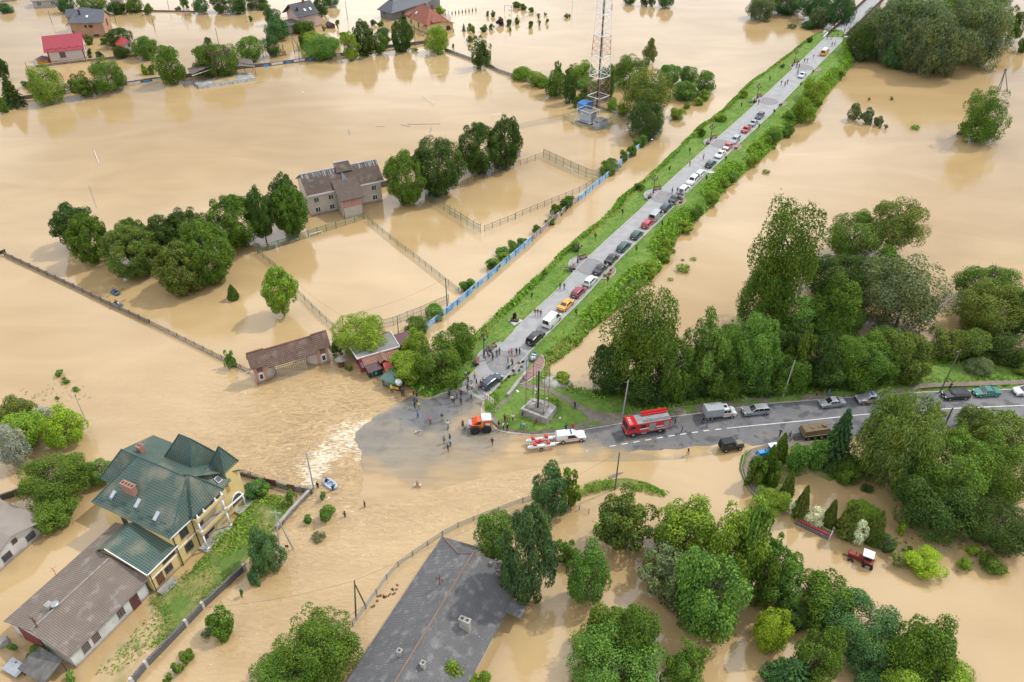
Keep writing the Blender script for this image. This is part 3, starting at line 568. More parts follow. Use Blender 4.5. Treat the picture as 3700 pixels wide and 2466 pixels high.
TREES='''
21 455 320 800 660 R d 1.2|round dark tree farthest back at the left end of the row by the field|H
21 590 420 895 800 R g 1.0|round tree with bare leaning trunk at the left end of the row by the field|H
21 1000 455 1260 800 R g 1.0|round tree half hidden behind the yellowish one in the row by the sports field|H
21 890 510 1340 930 R o .8|yellowish green round tree second from the left in the row by the sports field|H
21 1240 430 1520 800 R d 1.0|dark round tree at the back between the yellowish tree and the big round one|H
21 1400 372 1790 760 R d 1.2|tall dark round tree at the back of the middle clump of the row|H
21 1500 480 1950 985 R g .8|biggest round tree in the middle clump of the row by the sports field|H
21 1335 658 1720 1072 R o .6|compact egg shaped tree at the very front of the middle clump|H
21 1760 240 2215 672 R g .9|full round tree just left of the dark tree with the bent bare trunk|H
22 -20 195 208 590 R d 2.2|dark round tree on a bent bare trunk left of the sports building|H
22 170 90 435 470 R d 1.8|round tree farthest back touching the left corner of the sports building|H
22 190 172 492 562 R g 1.2|dense round tree standing in front of the left corner of the sports building|H
0 1393 552 1535 728 R g 1.0|round tree just right of the sports building, leftmost of its clump|H
0 1486 506 1672 690 R d 1.2|big dark round tree second to the right of the sports building|H
0 1655 447 1805 616 R d 1.0|dark round tree third to the right of the sports building|H
0 1765 428 1884 592 R d 1.0|rightmost round tree of the row, beside the small white shed|H
22 115 865 395 1238 R l 1.6|lone egg shaped tree standing in the water near the brown gate
21 1925 1010 2022 1138 T g 0|small bright conical thuja standing alone in the flood left of the lone tree
11 240 575 512 862 B l .4|light green tree at the left end of the advertisement wall
11 570 632 800 812 O g .3|ragged spreading tree left of the tall tree at the advertisement wall
11 760 515 1042 772 B g .5|tall bushy tree at the advertisement wall in front of the red roofed house
11 1320 405 1552 705 B g .4|tall tree at the wall left of the rusty stand
11 1200 545 1262 632 S l 0|left one of two low shrubs beside the tall tree by the wall
11 1248 560 1322 632 S g 0|right one of two low shrubs beside the tall tree by the wall
11 -10 662 172 895 C d .2|dark pointed conifer at the left edge of the picture
11 -40 505 62 672 B d .3|dark tree cut by the left edge above the conifer
11 -40 835 72 958 S g 0|low bush cut by the left edge below the conifer
11 170 690 262 748 S g 0|flattened bush at the foot of the light green tree
11 720 300 797 378 S g 0|round bush at the right corner of the red roofed house
11 845 325 908 378 S g 0|small bush beneath the brick house|
11 903 250 1112 392 B d .2|dark bushy tree between the brick house and the small red roofed shed
11 1125 310 1335 492 B g .3|big brownish green tree covering the right side of the small red roofed shed
11 958 390 1092 492 S d 0|round dark bush left of the small red roofed shed
11 742 415 782 462 S d 0|small dark bush by the gable of the red roofed house, upper one
11 748 460 782 492 S d 0|small dark bush by the gable of the red roofed house, lower one
11 806 440 872 498 S d 0|spiky young bush behind the stone garden wall
11 1635 405 1835 640 B g .3|left tree growing behind the rusty stand
11 1745 388 2020 642 B g .3|large tree growing through the middle of the rusty stand
11 1735 322 1808 402 S s 0|grey green bush showing above the rusty stand
11 2020 320 2232 508 B v .3|round bright topped tree right of the rusty stand
12 130 70 265 205 B e .2|topmost tree of the dark hedge left of the pink house
12 138 165 332 335 B e .2|middle tree of the dark hedge left of the pink house
12 132 305 252 475 B e .2|lowest tree of the dark hedge left of the pink house
12 215 190 325 290 S g 0|bush between the dark hedge and the pink house
11 490 -30 622 104 B e .2|tree between the grey house and the brick house at the top edge
11 665 -40 890 82 B g .3|wide tree behind the dark roof of the brick house
11 905 15 1062 112 B d .2|dark tree right of the brick house
11 1068 -20 1202 97 B g .4|tree beside the slate gable at the top edge
11 1225 35 1302 122 S g 0|light bush at the garden wall near the top edge
11 1525 -30 1612 62 O g .6|small dark tree on a bare trunk at the top edge
11 1640 -20 1762 107 B e .2|dense bush at the right end of the garden wall at the top edge
11 1785 -20 1932 92 B d .4|left tree of the orchard at the top edge
11 1925 -20 2097 107 B d .2|right tree of the orchard at the top edge
11 2078 -40 2262 62 B d .2|dark tree at the top edge left of the pink house
11 2198 30 2292 82 S g 0|low bush under the dark tree at the top edge
11 1485 55 1537 92 S s 0|small grey bush behind the garden wall at the top
11 -20 28 108 106 S e 0|dark bush in the top left corner
11 2110 135 2147 182 S g 0|little bush alone in open water left of the dark hedge
12 548 -30 662 132 B d .2|dark tree at the right gable of the pink house
12 635 -40 757 52 B e .2|dark spreading tree at the top edge right of the pink house
12 378 185 548 275 S g 0|broad bush in front of the pink house
12 450 282 655 392 S l 0|bright green thicket left of the tall dark tree, upper part
12 655 318 765 405 S l 0|bright green thicket left of the tall dark tree, right part
12 462 355 770 450 S v 0|low creeping bright green thicket behind the advertisement wall
12 425 280 482 420 S g 0|narrow bush beside the leaning poles
12 758 276 845 332 S g 0|bush behind the light green tree by the wall
12 780 290 932 498 B l .2|light green tree left of the tall dark tree by the wall
12 885 195 1057 462 R d .4|tall dark tree in the middle of the wall
12 1052 292 1177 442 B g .3|small tree right of the tall dark tree by the wall
12 1207 178 1392 422 R d .3|tall dark tree in front of the yellow house
12 1502 225 1697 442 B l .2|light green round tree at the corner of the wall by the yellow house
12 1865 320 2062 572 O d .2|irregular dark tree beside a pole on the slanting wall
12 1028 168 1082 216 S g 0|left bush below the grey unfinished house
12 1078 178 1142 222 S g 0|right bush below the grey unfinished house
12 1085 238 1195 305 S e 0|low strip of garden plants left of the tall dark tree by the yellow house
12 1140 310 1210 370 S g 0|bush behind the small tree at the wall
12 1588 52 1672 112 S l 0|bush behind the red roof of the yellow house
12 1278 142 1348 206 S d 0|dark bush at the left wall of the yellow house
12 590 480 642 522 S g 0|bush growing at the foot of the advertisement wall
12 1375 405 1437 432 G l 0|floating clump of grass below the wall
12 2240 572 2360 662 S b 0|bright bush behind the slanting wall
12 2100 150 2167 216 S p 0|dark purple bush in the flooded garden
12 1808 208 1842 264 C c 0|tiny spruce in the flooded garden by the yellow house
12 1855 203 1892 262 S l 0|light bush right of the tiny spruce
12 1880 222 1922 278 S g 0|darker bush right of the tiny spruce
12 1958 212 2024 268 S g 0|FG
12 2033 208 2084 252 S g 0|FG
12 2010 95 2042 137 S g 0|FG
12 2055 95 2092 142 S g 0|FG
12 1846 308 1908 357 S g 0|FG
12 2238 18 2307 62 S g 0|FG
12 2260 150 2307 202 S g 0|FG
12 2180 168 2232 222 S e 0|FG
12 1720 370 1747 402 S g 0|FG
12 620 215 650 262 S g 0|FG
12 735 175 768 240 S g 0|FG
13 120 15 192 62 S g 0|FG
13 190 33 252 82 S g 0|FG
13 258 65 312 102 S g 0|FG
13 330 118 362 157 S g 0|FG
13 388 105 417 132 S o 0|FG
13 400 162 434 203 S g 0|FG
13 560 118 600 152 S g 0|FG
13 594 118 618 147 S o 0|FG
13 250 183 297 237 S g 0|FG
13 338 170 362 217 S g 0|FG
13 93 228 114 268 S g 0|FG
13 125 572 285 682 S l 0|light green bush along the slanting wall, upper one
13 262 612 425 735 S l 0|light green bush along the slanting wall, lower one
13 472 525 543 645 P g .2|slim tree rising behind the wall left of the tower
13 395 618 605 815 B g .1|dark green tree at the wall left of the tower
13 560 640 672 868 B d .2|darkest tree at the wall left of the tower
13 560 555 645 650 S g 0|sprawling bush between the slim tree and the tower
13 618 532 825 700 B l .2|light green tree left behind the tower
13 650 680 865 845 B v .2|mid green tree at the foot of the tower
13 845 560 1005 835 B g .2|tree right behind the tower
13 628 828 692 915 S g 0|bush left of the blue container
13 918 850 1035 945 S l 0|bright bush behind the wall right of the tower
13 1018 878 1125 985 S l 0|bright bush behind the wall next to the broad tree
13 975 483 1275 725 B g .1|wide dark bushy tree behind the broad tree by the tower
13 1358 558 1565 725 B v .1|left tree of the flooded thicket near the promenade
13 1545 562 1692 705 B v .1|middle tree of the flooded thicket near the promenade
13 1485 695 1705 845 B v .1|front tree of the flooded thicket near the promenade
13 1675 612 1842 780 B v .1|right tree of the flooded thicket near the promenade
13 1718 762 1822 852 S l 0|bush at the right edge of the flooded thicket
13 1668 838 1762 892 S l 0|FG
13 1578 868 1642 922 S l 0|FG
13 1465 930 1602 1012 S l 0|light bush at the foot of the broad tree by the tower
13 1080 808 1152 847 G l 0|floating grass clump left of the broad tree
13 960 830 1006 862 S g 0|FG
13 1233 338 1352 532 P o .3|lone slim tree standing in open water behind the thicket
13 1050 628 1515 985 O o 1.5|broad airy tree with spreading limbs by the tower yard
13 1118 865 1402 1172 B d .2|dense dark lower tree in front of the broad airy tree
13 1142 1145 1262 1245 S v 0|bush at the upper end of the blue fence
13 1098 1238 1192 1325 S g 0|clipped bush second from the upper end of the blue fence
13 1025 1278 1105 1375 S g 0|small trimmed tree third from the upper end of the blue fence
13 890 1358 1035 1440 S g 0|wide bush at the blue fence by the court corner
13 1070 -30 1165 32 B d .2|dark tree at the top edge right of the tower, leftmost
13 1215 -30 1285 47 B d .2|dark tree at the top edge right of the tower, second
13 1288 -40 1345 47 B d .2|dark tree at the top edge right of the tower, third
13 1365 -60 1495 55 B e .3|dark tree at the top edge right of the tower, biggest
13 2125 -30 2360 155 W s .2|grey green willow bush at the top edge left of the bridge
14 200 -80 490 105 W e .3|dark willow behind the willow bush at the top edge
14 470 -70 710 145 W e 1.2|dark willow with leaning bare trunk left of the bridge
14 545 80 715 225 W s .3|low hanging willow near the left abutment of the bridge
14 690 -60 915 205 W e 1.5|dark tall willow close against the left railing of the bridge
14 470 178 587 245 S e 0|bush half under water left of the bridge
14 343 200 422 238 G s 0|floating branchy clump left of the bridge
14 865 210 1115 505 B d .2|dark green tree right of the bridge end
14 950 55 1360 470 W s .8|big grey green willow nearest the bridge
14 1130 -70 1700 420 W s 1.0|tallest big willow in the middle of the willow grove
14 1160 325 1410 565 W e .3|low dark willow drooping into the water at the front of the grove
14 1345 150 1865 615 W s .4|big drooping willow at the front right of the grove
14 1690 0 2235 510 W s .8|widest willow on the right of the grove
14 1560 -90 2150 300 W v 1.5|greener willow at the back of the grove
14 1950 -60 2215 70 W e .3|willow farthest back in the grove
14 2185 75 2370 340 O g .6|loose small tree right of the willow grove
14 2310 275 2400 440 S g 0|bush cut by the right edge below the loose tree
14 858 883 974 1020 S s 0|left upright willow shrub standing in the right hand water
14 973 922 1078 1045 S s 0|middle upright willow shrub standing in the right hand water
14 1083 983 1158 1065 S s 0|right smaller willow shrub standing in the right hand water
14 1163 1058 1197 1098 S s 0|FR
14 1393 1058 1467 1098 G l 0|bright grass clump in the right hand water
14 1218 820 1247 853 S g 0|FR
14 1025 830 1047 858 S g 0|FR
14 1113 1060 1142 1092 S l 0|FR
14 1835 770 2205 1200 O g .2|lone spreading tree in the right hand water below the wooden tripod pole
14 1790 1040 1900 1150 S g 0|low leafy shoots at the left foot of the lone spreading tree
14 762 596 835 658 S l 0 L|BR
14 478 690 695 870 S l 0 L|biggest bright bush on the right slope of the promenade
14 400 790 590 985 S l 0 L|second biggest bright bush on the right slope of the promenade
14 722 603 758 632 S l 0 L|BR
14 584 851 641 898 S l 0 L|BR
14 502 926 575 982 S v 0 L|BR
14 163 1100 299 1205 S v 0 L|BR
14 309 1053 403 1170 S v 0 L|BR
14 52 1198 148 1262 S l 0 L|BR
14 5 1286 112 1395 S l 0 L|BR
14 209 1245 248 1272 S l 0 L|BR
14 312 1138 353 1168 S l 0 L|BR
14 146 1157 214 1235 S l 0 L|BR
14 646 662 714 740 S l 0 L|BR
14 310 940 410 1010 S v 0 L|BR
23 1950 34 2073 135 S v 0 L|BR
23 1880 95 1985 185 S l 0 L|BR
23 1744 214 1891 315 S l 0 L|BR
23 1648 326 1755 462 S v 0 L|BR
23 1509 470 1658 575 S l 0 L|BR
23 1397 626 1523 745 S l 0 L|BR
23 1338 701 1472 810 S l 0 L|BR
23 1241 805 1379 892 S l 0 L|BR
23 1101 932 1159 980 S v 0 L|BR
23 1258 890 1337 960 S l 0 L|BR
23 1515 833 1632 888 G l 0|widest grass clump in the water right of the promenade
23 1630 765 1687 802 G l 0|FR
23 1440 933 1492 982 G l 0|FR
23 1552 785 1587 807 G s 0|FR
23 2248 28 2312 57 G l 0|FR
23 1155 143 1245 208 S g 0 L|BL
23 612 660 690 730 S g 0 L|BL
23 370 880 420 930 S g 0 L|BL
13 1690 1088 1765 1165 S g 0 L|BL
13 1835 962 1945 1025 S l 0 L|BL
13 2050 770 2120 830 S l 0 L|BL
14 510 320 560 358 S d 0 L|BL
14 280 545 320 580 S d 0 L|BL
23 868 -5 1005 72 S g 0|broad bush behind the court corner at the blue fence
23 545 248 672 342 S g 0|biggest of three trimmed trees at the graffiti part of the blue fence
23 518 298 608 388 S d 0|dark middle one of three trimmed trees at the graffiti part of the blue fence
23 448 330 558 425 S g 0|left one of three trimmed trees at the graffiti part of the blue fence
23 398 438 487 492 S g 0|small bush by the graffiti part of the blue fence
23 293 500 373 578 S g 0|small round bush alone behind the graffiti part of the blue fence
23 163 613 268 682 S v 0|upper tree of the clump at the middle of the blue fence
23 58 632 177 732 S v 0|second tree of the clump at the middle of the blue fence
22 2098 690 2222 775 S v 0|third tree of the clump at the middle of the blue fence
22 2103 733 2218 808 S l 0|fourth tree of the clump at the middle of the blue fence
22 2008 778 2132 885 S v 0|lowest tree of the clump at the middle of the blue fence
22 1788 945 1924 1055 S v 0|trimmed tree behind the lamp pole at the blue fence
22 1493 1172 1655 1305 B v 0|bushy tree near the lower end of the blue fence
22 1323 1282 1528 1440 B g 0|bushy tree at the very lower end of the blue fence
0 1215 1135 1405 1290 B l .3|broad light green tree behind the grey flat roof of the cafe
32 678 80 795 195 O g .4|thin small tree between the brown gate and the cafe
32 1180 165 1510 432 B l .3|leafy tree covering the right end of the cafe
32 1430 45 1805 442 B g .2|biggest leafy tree between the cafe and the promenade
32 1310 -10 1525 255 B l .3|light green tree at the back between the cafe and the promenade
32 1672 -65 1925 245 B g .2|tree beside the promenade slope behind the lamp
32 808 283 877 332 S g 0|small round bush left of the cafe
0 2190 1043 2470 1420 O g .4|tall loose leaved tree by the pond behind the fire truck
0 2130 1250 2270 1428 B d .1|dark bushy tree at the left foot of the tall loose leaved tree
0 2240 1330 2430 1455 B d .1|low dark tree at the roadside below the tall loose leaved tree
0 2380 1230 2510 1450 B g .2|leafy tree at the right foot of the tall loose leaved tree
0 2465 1138 2645 1418 O v .8|light airy tree left of centre behind the canvas truck
0 2600 1135 2800 1408 O v .6|light airy tree behind the canvas truck
0 2708 747 2962 1190 O g .5|tallest ragged poplar beyond the road
0 2680 960 2860 1200 B g .2|dark tree at the foot of the ragged poplar
24 690 400 1135 780 B g 1.0|dense tree top right of the ragged poplar
24 1040 315 1528 715 O o 3.0|high airy crown leaning over the water right of the ragged poplar
24 525 735 1095 1160 B d .5|biggest dark tree in the middle of the grove beyond the road
24 1025 715 1375 1010 B g 1.0|tree below the high airy crown
24 585 1000 860 1185 B v .5|small lighter tree in front of the biggest dark tree
24 325 1128 705 1440 B v .3|light green tree at the front of the grove, left one
24 540 1150 985 1480 B v .3|light green tree at the front of the grove, right one
24 975 825 1705 1420 O s .5|pale feathery tree at the right of the grove beyond the road
24 1818 888 2330 1140 B g 1.5|back tree of the dark clump at the right edge beyond the road
24 1812 1003 2330 1440 B o .3|large round tree of the dark clump at the right edge beyond the road
24 2250 1000 2500 1480 B d .3|dark tree cut by the right edge beyond the road
34 -20 0 265 485 B v .2|light leafy tree behind the silver estate car
34 175 20 430 300 B g .3|tree behind the second roadside pole
34 400 0 560 440 B g .2|narrow tree right of the second roadside pole
34 515 30 770 475 B d .2|dark tree above the walker in blue
34 735 45 1245 488 B g .1|large tree above the silver pickup
34 1145 0 1545 440 B o .1|drooping tree at the bend of the footpath
34 1745 -20 2080 255 B o .2|tree behind the third roadside pole
34 2050 0 2400 290 B d .2|dark tree at the right edge above the verge
34 1885 235 2095 352 S s 0 L|grey green bush on the verge near the right edge
34 2275 268 2400 365 S g 0 L|bush on the verge cut by the right edge
34 1640 215 1690 280 S g 0|small bush at the water near the third roadside pole
34 640 650 935 1160 C c .2|tall spruce standing at the lower roadside in front of the armoured carrier
34 975 530 1650 1300 W o .5|big weeping pale birch in front of the road
34 1490 610 1690 800 O l 1.0|pale young tree behind the weeping birch
34 1790 640 2140 900 B o .8|yellowish tree right of the cut off pole
34 1960 690 2400 1080 B o .5|big yellowish tree at the right edge below the road
34 1350 830 2010 1480 B g .3|huge dark tree with layered boughs below the road
34 1880 900 2420 1430 B g .3|huge dark tree at the right edge below the road
34 1270 1120 1990 1720 B d .1|dark layered tree in front of the huge dark ones
44 1860 -20 2420 430 B d .1|dark tree at the right edge above the open water
34 225 855 360 1125 T g .1|pointed thuja next to the blue tractor
34 115 960 268 1280 T g .1|pointed thuja in front of the blue tractor
34 295 1180 415 1420 T o .1|third pointed thuja from the blue tractor
34 408 1302 545 1590 T o .1|thuja behind the left end of the floating cutter bar
44 655 -30 778 215 T o .1|thuja behind the right end of the floating cutter bar
44 775 -10 1005 300 T o .1|wide thuja behind the red tractor
44 1028 60 1188 360 T o .1|slim thuja right behind the red tractor
34 335 920 530 1190 B v .1|light bushy tree between the thujas and the spruce
34 515 900 725 1160 B v .1|bushy tree at the left foot of the spruce
34 690 1050 1005 1255 S g 0|low bushes at the right foot of the spruce
34 780 1160 925 1310 S g 0|bush reaching into the puddle below the spruce
34 970 1295 1072 1372 S d 0|small dark bush alone in the puddle
34 -30 1050 160 1310 S g 0|bush at the curved kerb below the blue tractor
34 75 1330 365 1540 S l 0|bright bush left of the floating cutter bar
34 150 1100 290 1320 S g 0|dense bush between the two front thujas
44 345 -20 425 105 S w 0|white flowering bush at the left end of the cutter bar
44 485 28 668 205 S w 0|white flowering bush behind the cutter bar
44 912 148 1050 372 S w 0|white flowering bush behind the red tractor
44 840 -20 1120 150 S l 0|light bush behind the wide thuja
44 1262 162 1355 278 S b 0|small bright yellow green bush alone in the brown water
44 1368 390 1685 632 S b 0|biggest bright yellow green bush near the red tractor
44 1230 410 1365 545 S a 0|yellowish bush between the red tractor and the brightest bush
44 1318 378 1422 482 S g 0|dark green bush behind the brightest bush
44 1115 280 1260 435 S e 0|dark bush right of the red tractor
44 1788 458 1914 572 S l 0|left of the low bright bushes near the right edge
44 1875 358 1995 462 S l 0|upper of the low bright bushes near the right edge
44 1985 455 2210 562 S g 0|right of the low bright bushes near the right edge
44 -90 20 165 740 B v .2|tall leafy tree at the left bank below the cutter bar
44 105 255 325 490 O v .3|loose tree right of the tall leafy one at the left bank
44 75 380 540 905 O v .2|large loose tree at the left bank
44 395 570 925 1040 B g .2|feathery dark green tree in the middle of the lower right grove
44 640 815 1310 1345 B e .3|big blue green tree with puffy clumps in the lower right grove
44 55 885 375 1260 B b .1|bright yellow green tree in the lower right grove
44 1265 955 1760 1560 B g .2|green tree at the right end of the lower right grove
44 140 1295 630 1640 C e .1|blue green conifer at the bottom edge
44 425 1060 820 1540 B g .1|dark green tree between the bright one and the puffy one
44 935 1435 1320 1700 B e .1|blue green tree cut by the bottom edge
44 1190 1340 1970 1760 B l .1|light green tree cut by the bottom edge at the right of the grove
44 240 800 560 1080 B d .1|dark tree behind the bright yellow green one
43 1340 -40 1885 500 B l .3|yellowish green tree at the upper left of the central grove
43 1195 330 1740 840 O s .3|grey green tree at the left of the central grove
43 1500 395 2110 1140 B v .1|biggest green tree in the central grove with hanging boughs
43 1820 -10 2300 720 B l .2|yellowish green tree at the right of the central grove
43 2150 480 2370 900 B g .1|tree at the right foot of the central grove
43 770 -140 1335 425 O o .1|loose apple like tree in the water below the small grass verge
43 715 875 1170 1310 B g .1|tree with pointed top at the back of the bottom middle clump
43 1010 890 1375 1330 B g .1|tree at the right of the bottom middle clump
43 585 1150 1385 1660 B v .1|widest tree at the front of the bottom middle clump
43 1405 1175 1805 1640 O g .1|separate tree right of the bottom middle clump at the bottom edge
43 15 25 515 855 K c .2|big dark spruce overhanging the grey roof
43 470 300 705 540 O v .2|loose bush right of the big dark spruce
43 590 355 940 860 B v .1|leaning green tree right of the big dark spruce
42 1930 75 2275 500 B v .1|green tree at the far end of the long grey roof
33 280 1138 600 1540 B e .3|dark tree at the curve of the mesh fence
33 490 1155 725 1490 O l .3|light tree right of the dark one at the curve of the mesh fence
0 2460 1330 2560 1440 S d 0 L|roadside undergrowth bush below the leafy tree behind the fire engine
0 2540 1340 2680 1430 S g 0 L|roadside undergrowth bush below the light airy trees
0 2660 1320 2800 1425 S d 0 L|dark undergrowth behind the canvas truck
0 2780 1290 2920 1420 S g 0 L|undergrowth bush behind the silver estate car
0 2900 1280 3060 1410 S d 0 L|dark undergrowth below the walker in blue on the footpath
0 3040 1270 3180 1395 S g 0 L|undergrowth bush behind the silver rescue pickup
0 2560 1180 2720 1330 B g 0|leafy tree filling the gap between the two airy trees
0 2790 1160 2930 1330 B d 0|dark leafy tree behind the silver estate car
0 2950 1010 3120 1220 B g .2|mid green tree in the heart of the grove beyond the road
0 3120 1190 3330 1370 B g 0|low spreading tree at the right end of the grove beyond the road
0 3360 1180 3500 1300 B o 0|tree at the left of the dark clump at the right edge
42 1525 1275 1925 1640 C l .1|light green spruce at the bottom edge over the grey roof
42 1925 1425 2085 1620 S l 0|bush at the bottom edge right of the light green spruce
42 235 980 935 1440 O g .1|ragged tree at the bottom edge left of the long grey roof
42 -5 1340 670 1680 B g .1|leafy tree at the bottom edge in front of the ragged tree
42 598 8 740 165 S v 0|biggest bush standing in the fast water
42 448 90 532 182 S v 0|thin bush left of the biggest bush in the fast water
32 595 1355 655 1432 S v 0|bush standing in the fast water just below the moored inflatable
42 530 240 650 330 G s 0|drowned grass tuft combed by the current
42 -15 225 275 585 B e 0|dark round tree leaning over the stone wall
41 2090 560 2230 710 S e 0|bush at the foot of the dark round tree by the stone wall
41 1755 868 1990 1140 S g 0|long hedge like bush in the water outside the dark stone wall
41 1695 1060 1790 1145 S s 0|grey bush at the lower end of the hedge like bush
41 1525 1240 1668 1352 S g 0|upper of the round bushes outside the dark stone wall
41 1453 1342 1564 1452 S g 0|middle of the round bushes outside the dark stone wall
41 1388 1458 1465 1535 S g 0|lowest of the round bushes outside the dark stone wall
41 2035 735 2070 805 S v 0|small bush outside the upper part of the dark stone wall
41 258 -10 632 195 B g .1|bushy tree at the corner of the white house on the left
41 220 1220 405 1400 S g 0|bush against the end wall of the brown roofed barn
41 225 1310 300 1385 S g 0|small bush left of the bush at the barn's end wall
41 535 1432 635 1540 S v 0|bush right of the ruined lean to roof
41 153 1393 217 1452 S g 0|FL
41 70 1190 142 1272 S v 0|FL
41 115 1340 155 1390 S g 0|FL
31 -30 760 220 1160 B y .2|silvery blue tree at the left edge
31 -40 560 265 800 B o .2|olive tree at the left edge behind the silvery one
31 15 680 395 990 B l .1|yellow green tree right of the silvery one
31 285 640 425 790 B y .2|small silvery tree at the back
31 365 645 690 970 B b .1|brightest tree of the clump at the left edge
31 185 1030 765 1450 B g .3|wide dark tree left of the green roofed house
31 715 1065 955 1295 B v .1|bushy green tree touching the green roof
31 463 323 538 382 S v 0|upper of three small bushes in the open water
31 523 385 596 433 S v 0|middle of three small bushes in the open water
31 618 458 680 503 S v 0|lowest of three small bushes in the open water
31 468 543 503 573 S g 0|FL
31 1893 163 2008 305 O v .3|sapling at the end of the ornamental fence left of the brown gate
32 -10 1262 165 1405 S v 0 Y|shrub in the garden corner behind the gate of the green roofed house
32 298 1348 404 1478 S v 0 Y|shrub in the garden beside the stone wall
31 2060 1280 2280 1400 S e 0 Y|grey green shrub beside the porch of the green roofed house
'''
FGL=dict(FG='low green shrub half under water in the flooded gardens',FR='small tuft of leaves showing in the right hand water',FL='small plant showing in the shallow water at the left',BR='bush on the right slope of the promenade bank',BL='bush on the left slope of the promenade bank')
FGG=dict(FG='shrubs in the flooded gardens',FR='tufts in the right hand water',FL='plants in the shallow water',BR='bushes on the right slope',BL='bushes on the left slope')
for ln in TREES.strip().split('\n'):
 a,*rest=ln.split('|');lab=rest[0];a=a.split();t=int(a[0]);x0,y0,x1,y1=map(float,a[1:5]);bb=(x0,y0,x1,y1)if t==0 else(*Q(t,x0,y0),*Q(t,x1,y1))
 grp=HB if len(rest)>1 and rest[1]=='H' else FGG.get(lab)
 plant(bb,a[5],a[6],float(a[7])+(.25 if 'Y' in a[8:]else 0),FGL.get(lab,lab),grp,'L' in a[8:])
for k in range(10):  # a row of tiny cypresses
 x,y=lerp(1667,1928,k/9),lerp(130,92,k/9);plant((*Q(12,x-5,y-30),*Q(12,x+5,y)),'T','d',0,'tiny dark cypress in the straight row behind the yellow house','row of tiny cypresses')
# grass on the banks: uncountable blades, one mesh per patch of ground
def blades(name,pts_fun,n,ln,wd,col,seed,zoff=0.0):
 rs=np.random.RandomState(seed);XY=pts_fun(rs,n);Z=landz(XY[:,0],XY[:,1]);k=Z>-.02;XY=XY[k];Z=Z[k];m=len(XY)
 a=rs.rand(m)*6.28;C=np.stack([XY[:,0],XY[:,1],Z+ln*.3+zoff],1);Nn=unit(np.stack([np.cos(a),np.sin(a),np.full(m,.9)],1));Ax=unit(np.stack([np.cos(a)*.5,np.sin(a)*.5,np.full(m,.8)],1)+rs.normal(size=(m,3))*.4)
 me=leafmesh(name,C,Nn,Ax,ln,wd,rs);o=bpy.data.objects.new(name,me);COL.objects.link(o);o.color=(*col,1);o['kind']='stuff';return o
def inland(lo,hi,keep=None):
 bb=np.array(LAND);mn,mxx=bb.min(0),bb.max(0)
 def f(rs,n):
  out=[];tot=0
  while tot<n:
   q=np.stack([rs.uniform(mn[0],mxx[0],60000),rs.uniform(mn[1],mxx[1],60000)],1)
   k=inpoly(q[:,0],q[:,1],LAND);q=q[k];d=dseg(q[:,0],q[:,1],LAND+[LAND[0]]);k=(d>lo)&(d<hi);q=q[k]
   if len(OFFG):
    for pg in OFFG:q=q[~inpoly(q[:,0],q[:,1],pg)]
   if keep:q=q[keep(q,rs)]
   out.append(q);tot+=len(q)
  return np.concatenate(out)[:n]
 return f
OFFG=[PLW+PRW+gx([(1700,1425)])]+[disc((c.x,c.y),6.5 if i==0 else 4.6)for i,c in enumerate(PLZ)]+[gx([(1784,1500),(1850,1428),(1890,1385),(1960,1392),(2060,1442),(2260,1497),(2560,1458),(2790,1436),(3120,1414),(3300,1387),(4480,1346),(4500,1382),(3286,1421),(2785,1459),(2250,1531),(1927,1574),(1800,1557)])]
nearroad=lambda q,rs:dseg(q[:,0],q[:,1],ROADEDGE)>1.2
blades('tall_grass',inland(0,2.8,nearroad),17000,.75,.22,(.085,.16,.025),1)
blades('dry_grass',inland(0,2.2,lambda q,rs:nearroad(q,rs)&(np.sin(q[:,0]*.21)+np.sin(q[:,1]*.17+1)+rs.normal(0,.4,len(q))>.9)),3000,.9,.16,(.2,.2,.06),2)
blades('short_grass',inland(.8,40,nearroad),15000,.3,.16,(.09,.18,.02),3)
blades('red_weeds',inland(.5,3.6,lambda q,rs:nearroad(q,rs)&(q[:,0]<.62*(q[:,1]-124)+1)&(np.sin(q[:,1]*.11+2)>.2)),650,.5,.26,(.24,.09,.03),4)
blades('bank_scrub',inland(.1,4.2,lambda q,rs:nearroad(q,rs)&(q[:,0]>.62*(q[:,1]-124)+5)&(q[:,1]>118)&(np.sin(q[:,1]*.5)+np.sin(q[:,0]*.37+1)+rs.normal(0,.5,len(q))>-.1)),14000,.7,.42,(.095,.175,.025),12,.3)
blades('bank_scrub',inland(.1,2.4,lambda q,rs:nearroad(q,rs)&(q[:,0]<.62*(q[:,1]-124)+1)&(np.sin(q[:,1]*.6)+np.sin(q[:,0]*.47+1)+rs.normal(0,.5,len(q))>.2)),4500,.7,.45,(.075,.15,.022),13,.3)
def yardpts(poly):
 pw=px(poly);A=np.array(pw)
 def f(rs,n):
  q=np.stack([rs.uniform(A[:,0].min(),A[:,0].max(),n),rs.uniform(A[:,1].min(),A[:,1].max(),n)],1);return q[inpoly(q[:,0],q[:,1],pw)]
 return f
def patch(name,poly,n,ln,wd,col,seed,z):
 rs=np.random.RandomState(seed);XY=yardpts(poly)(rs,n);
 k=np.sin(XY[:,0]*.9+2*np.sin(XY[:,1]*.4))+np.sin(XY[:,1]*.8)+rs.normal(0,.5,len(XY))>-.5;XY=XY[k];m=len(XY);a=rs.rand(m)*6.28
 C=np.stack([XY[:,0],XY[:,1],np.full(m,z+ln*.25)],1);Nn=unit(np.stack([np.cos(a),np.sin(a),np.full(m,1.2)],1));Ax=unit(np.stack([np.cos(a),np.sin(a),np.full(m,.6)],1)+rs.normal(size=(m,3))*.4)
 o=bpy.data.objects.new(name,leafmesh(name,C,Nn,Ax,ln,wd,rs));COL.objects.link(o);o.color=(*col,1);o['kind']='stuff';return o
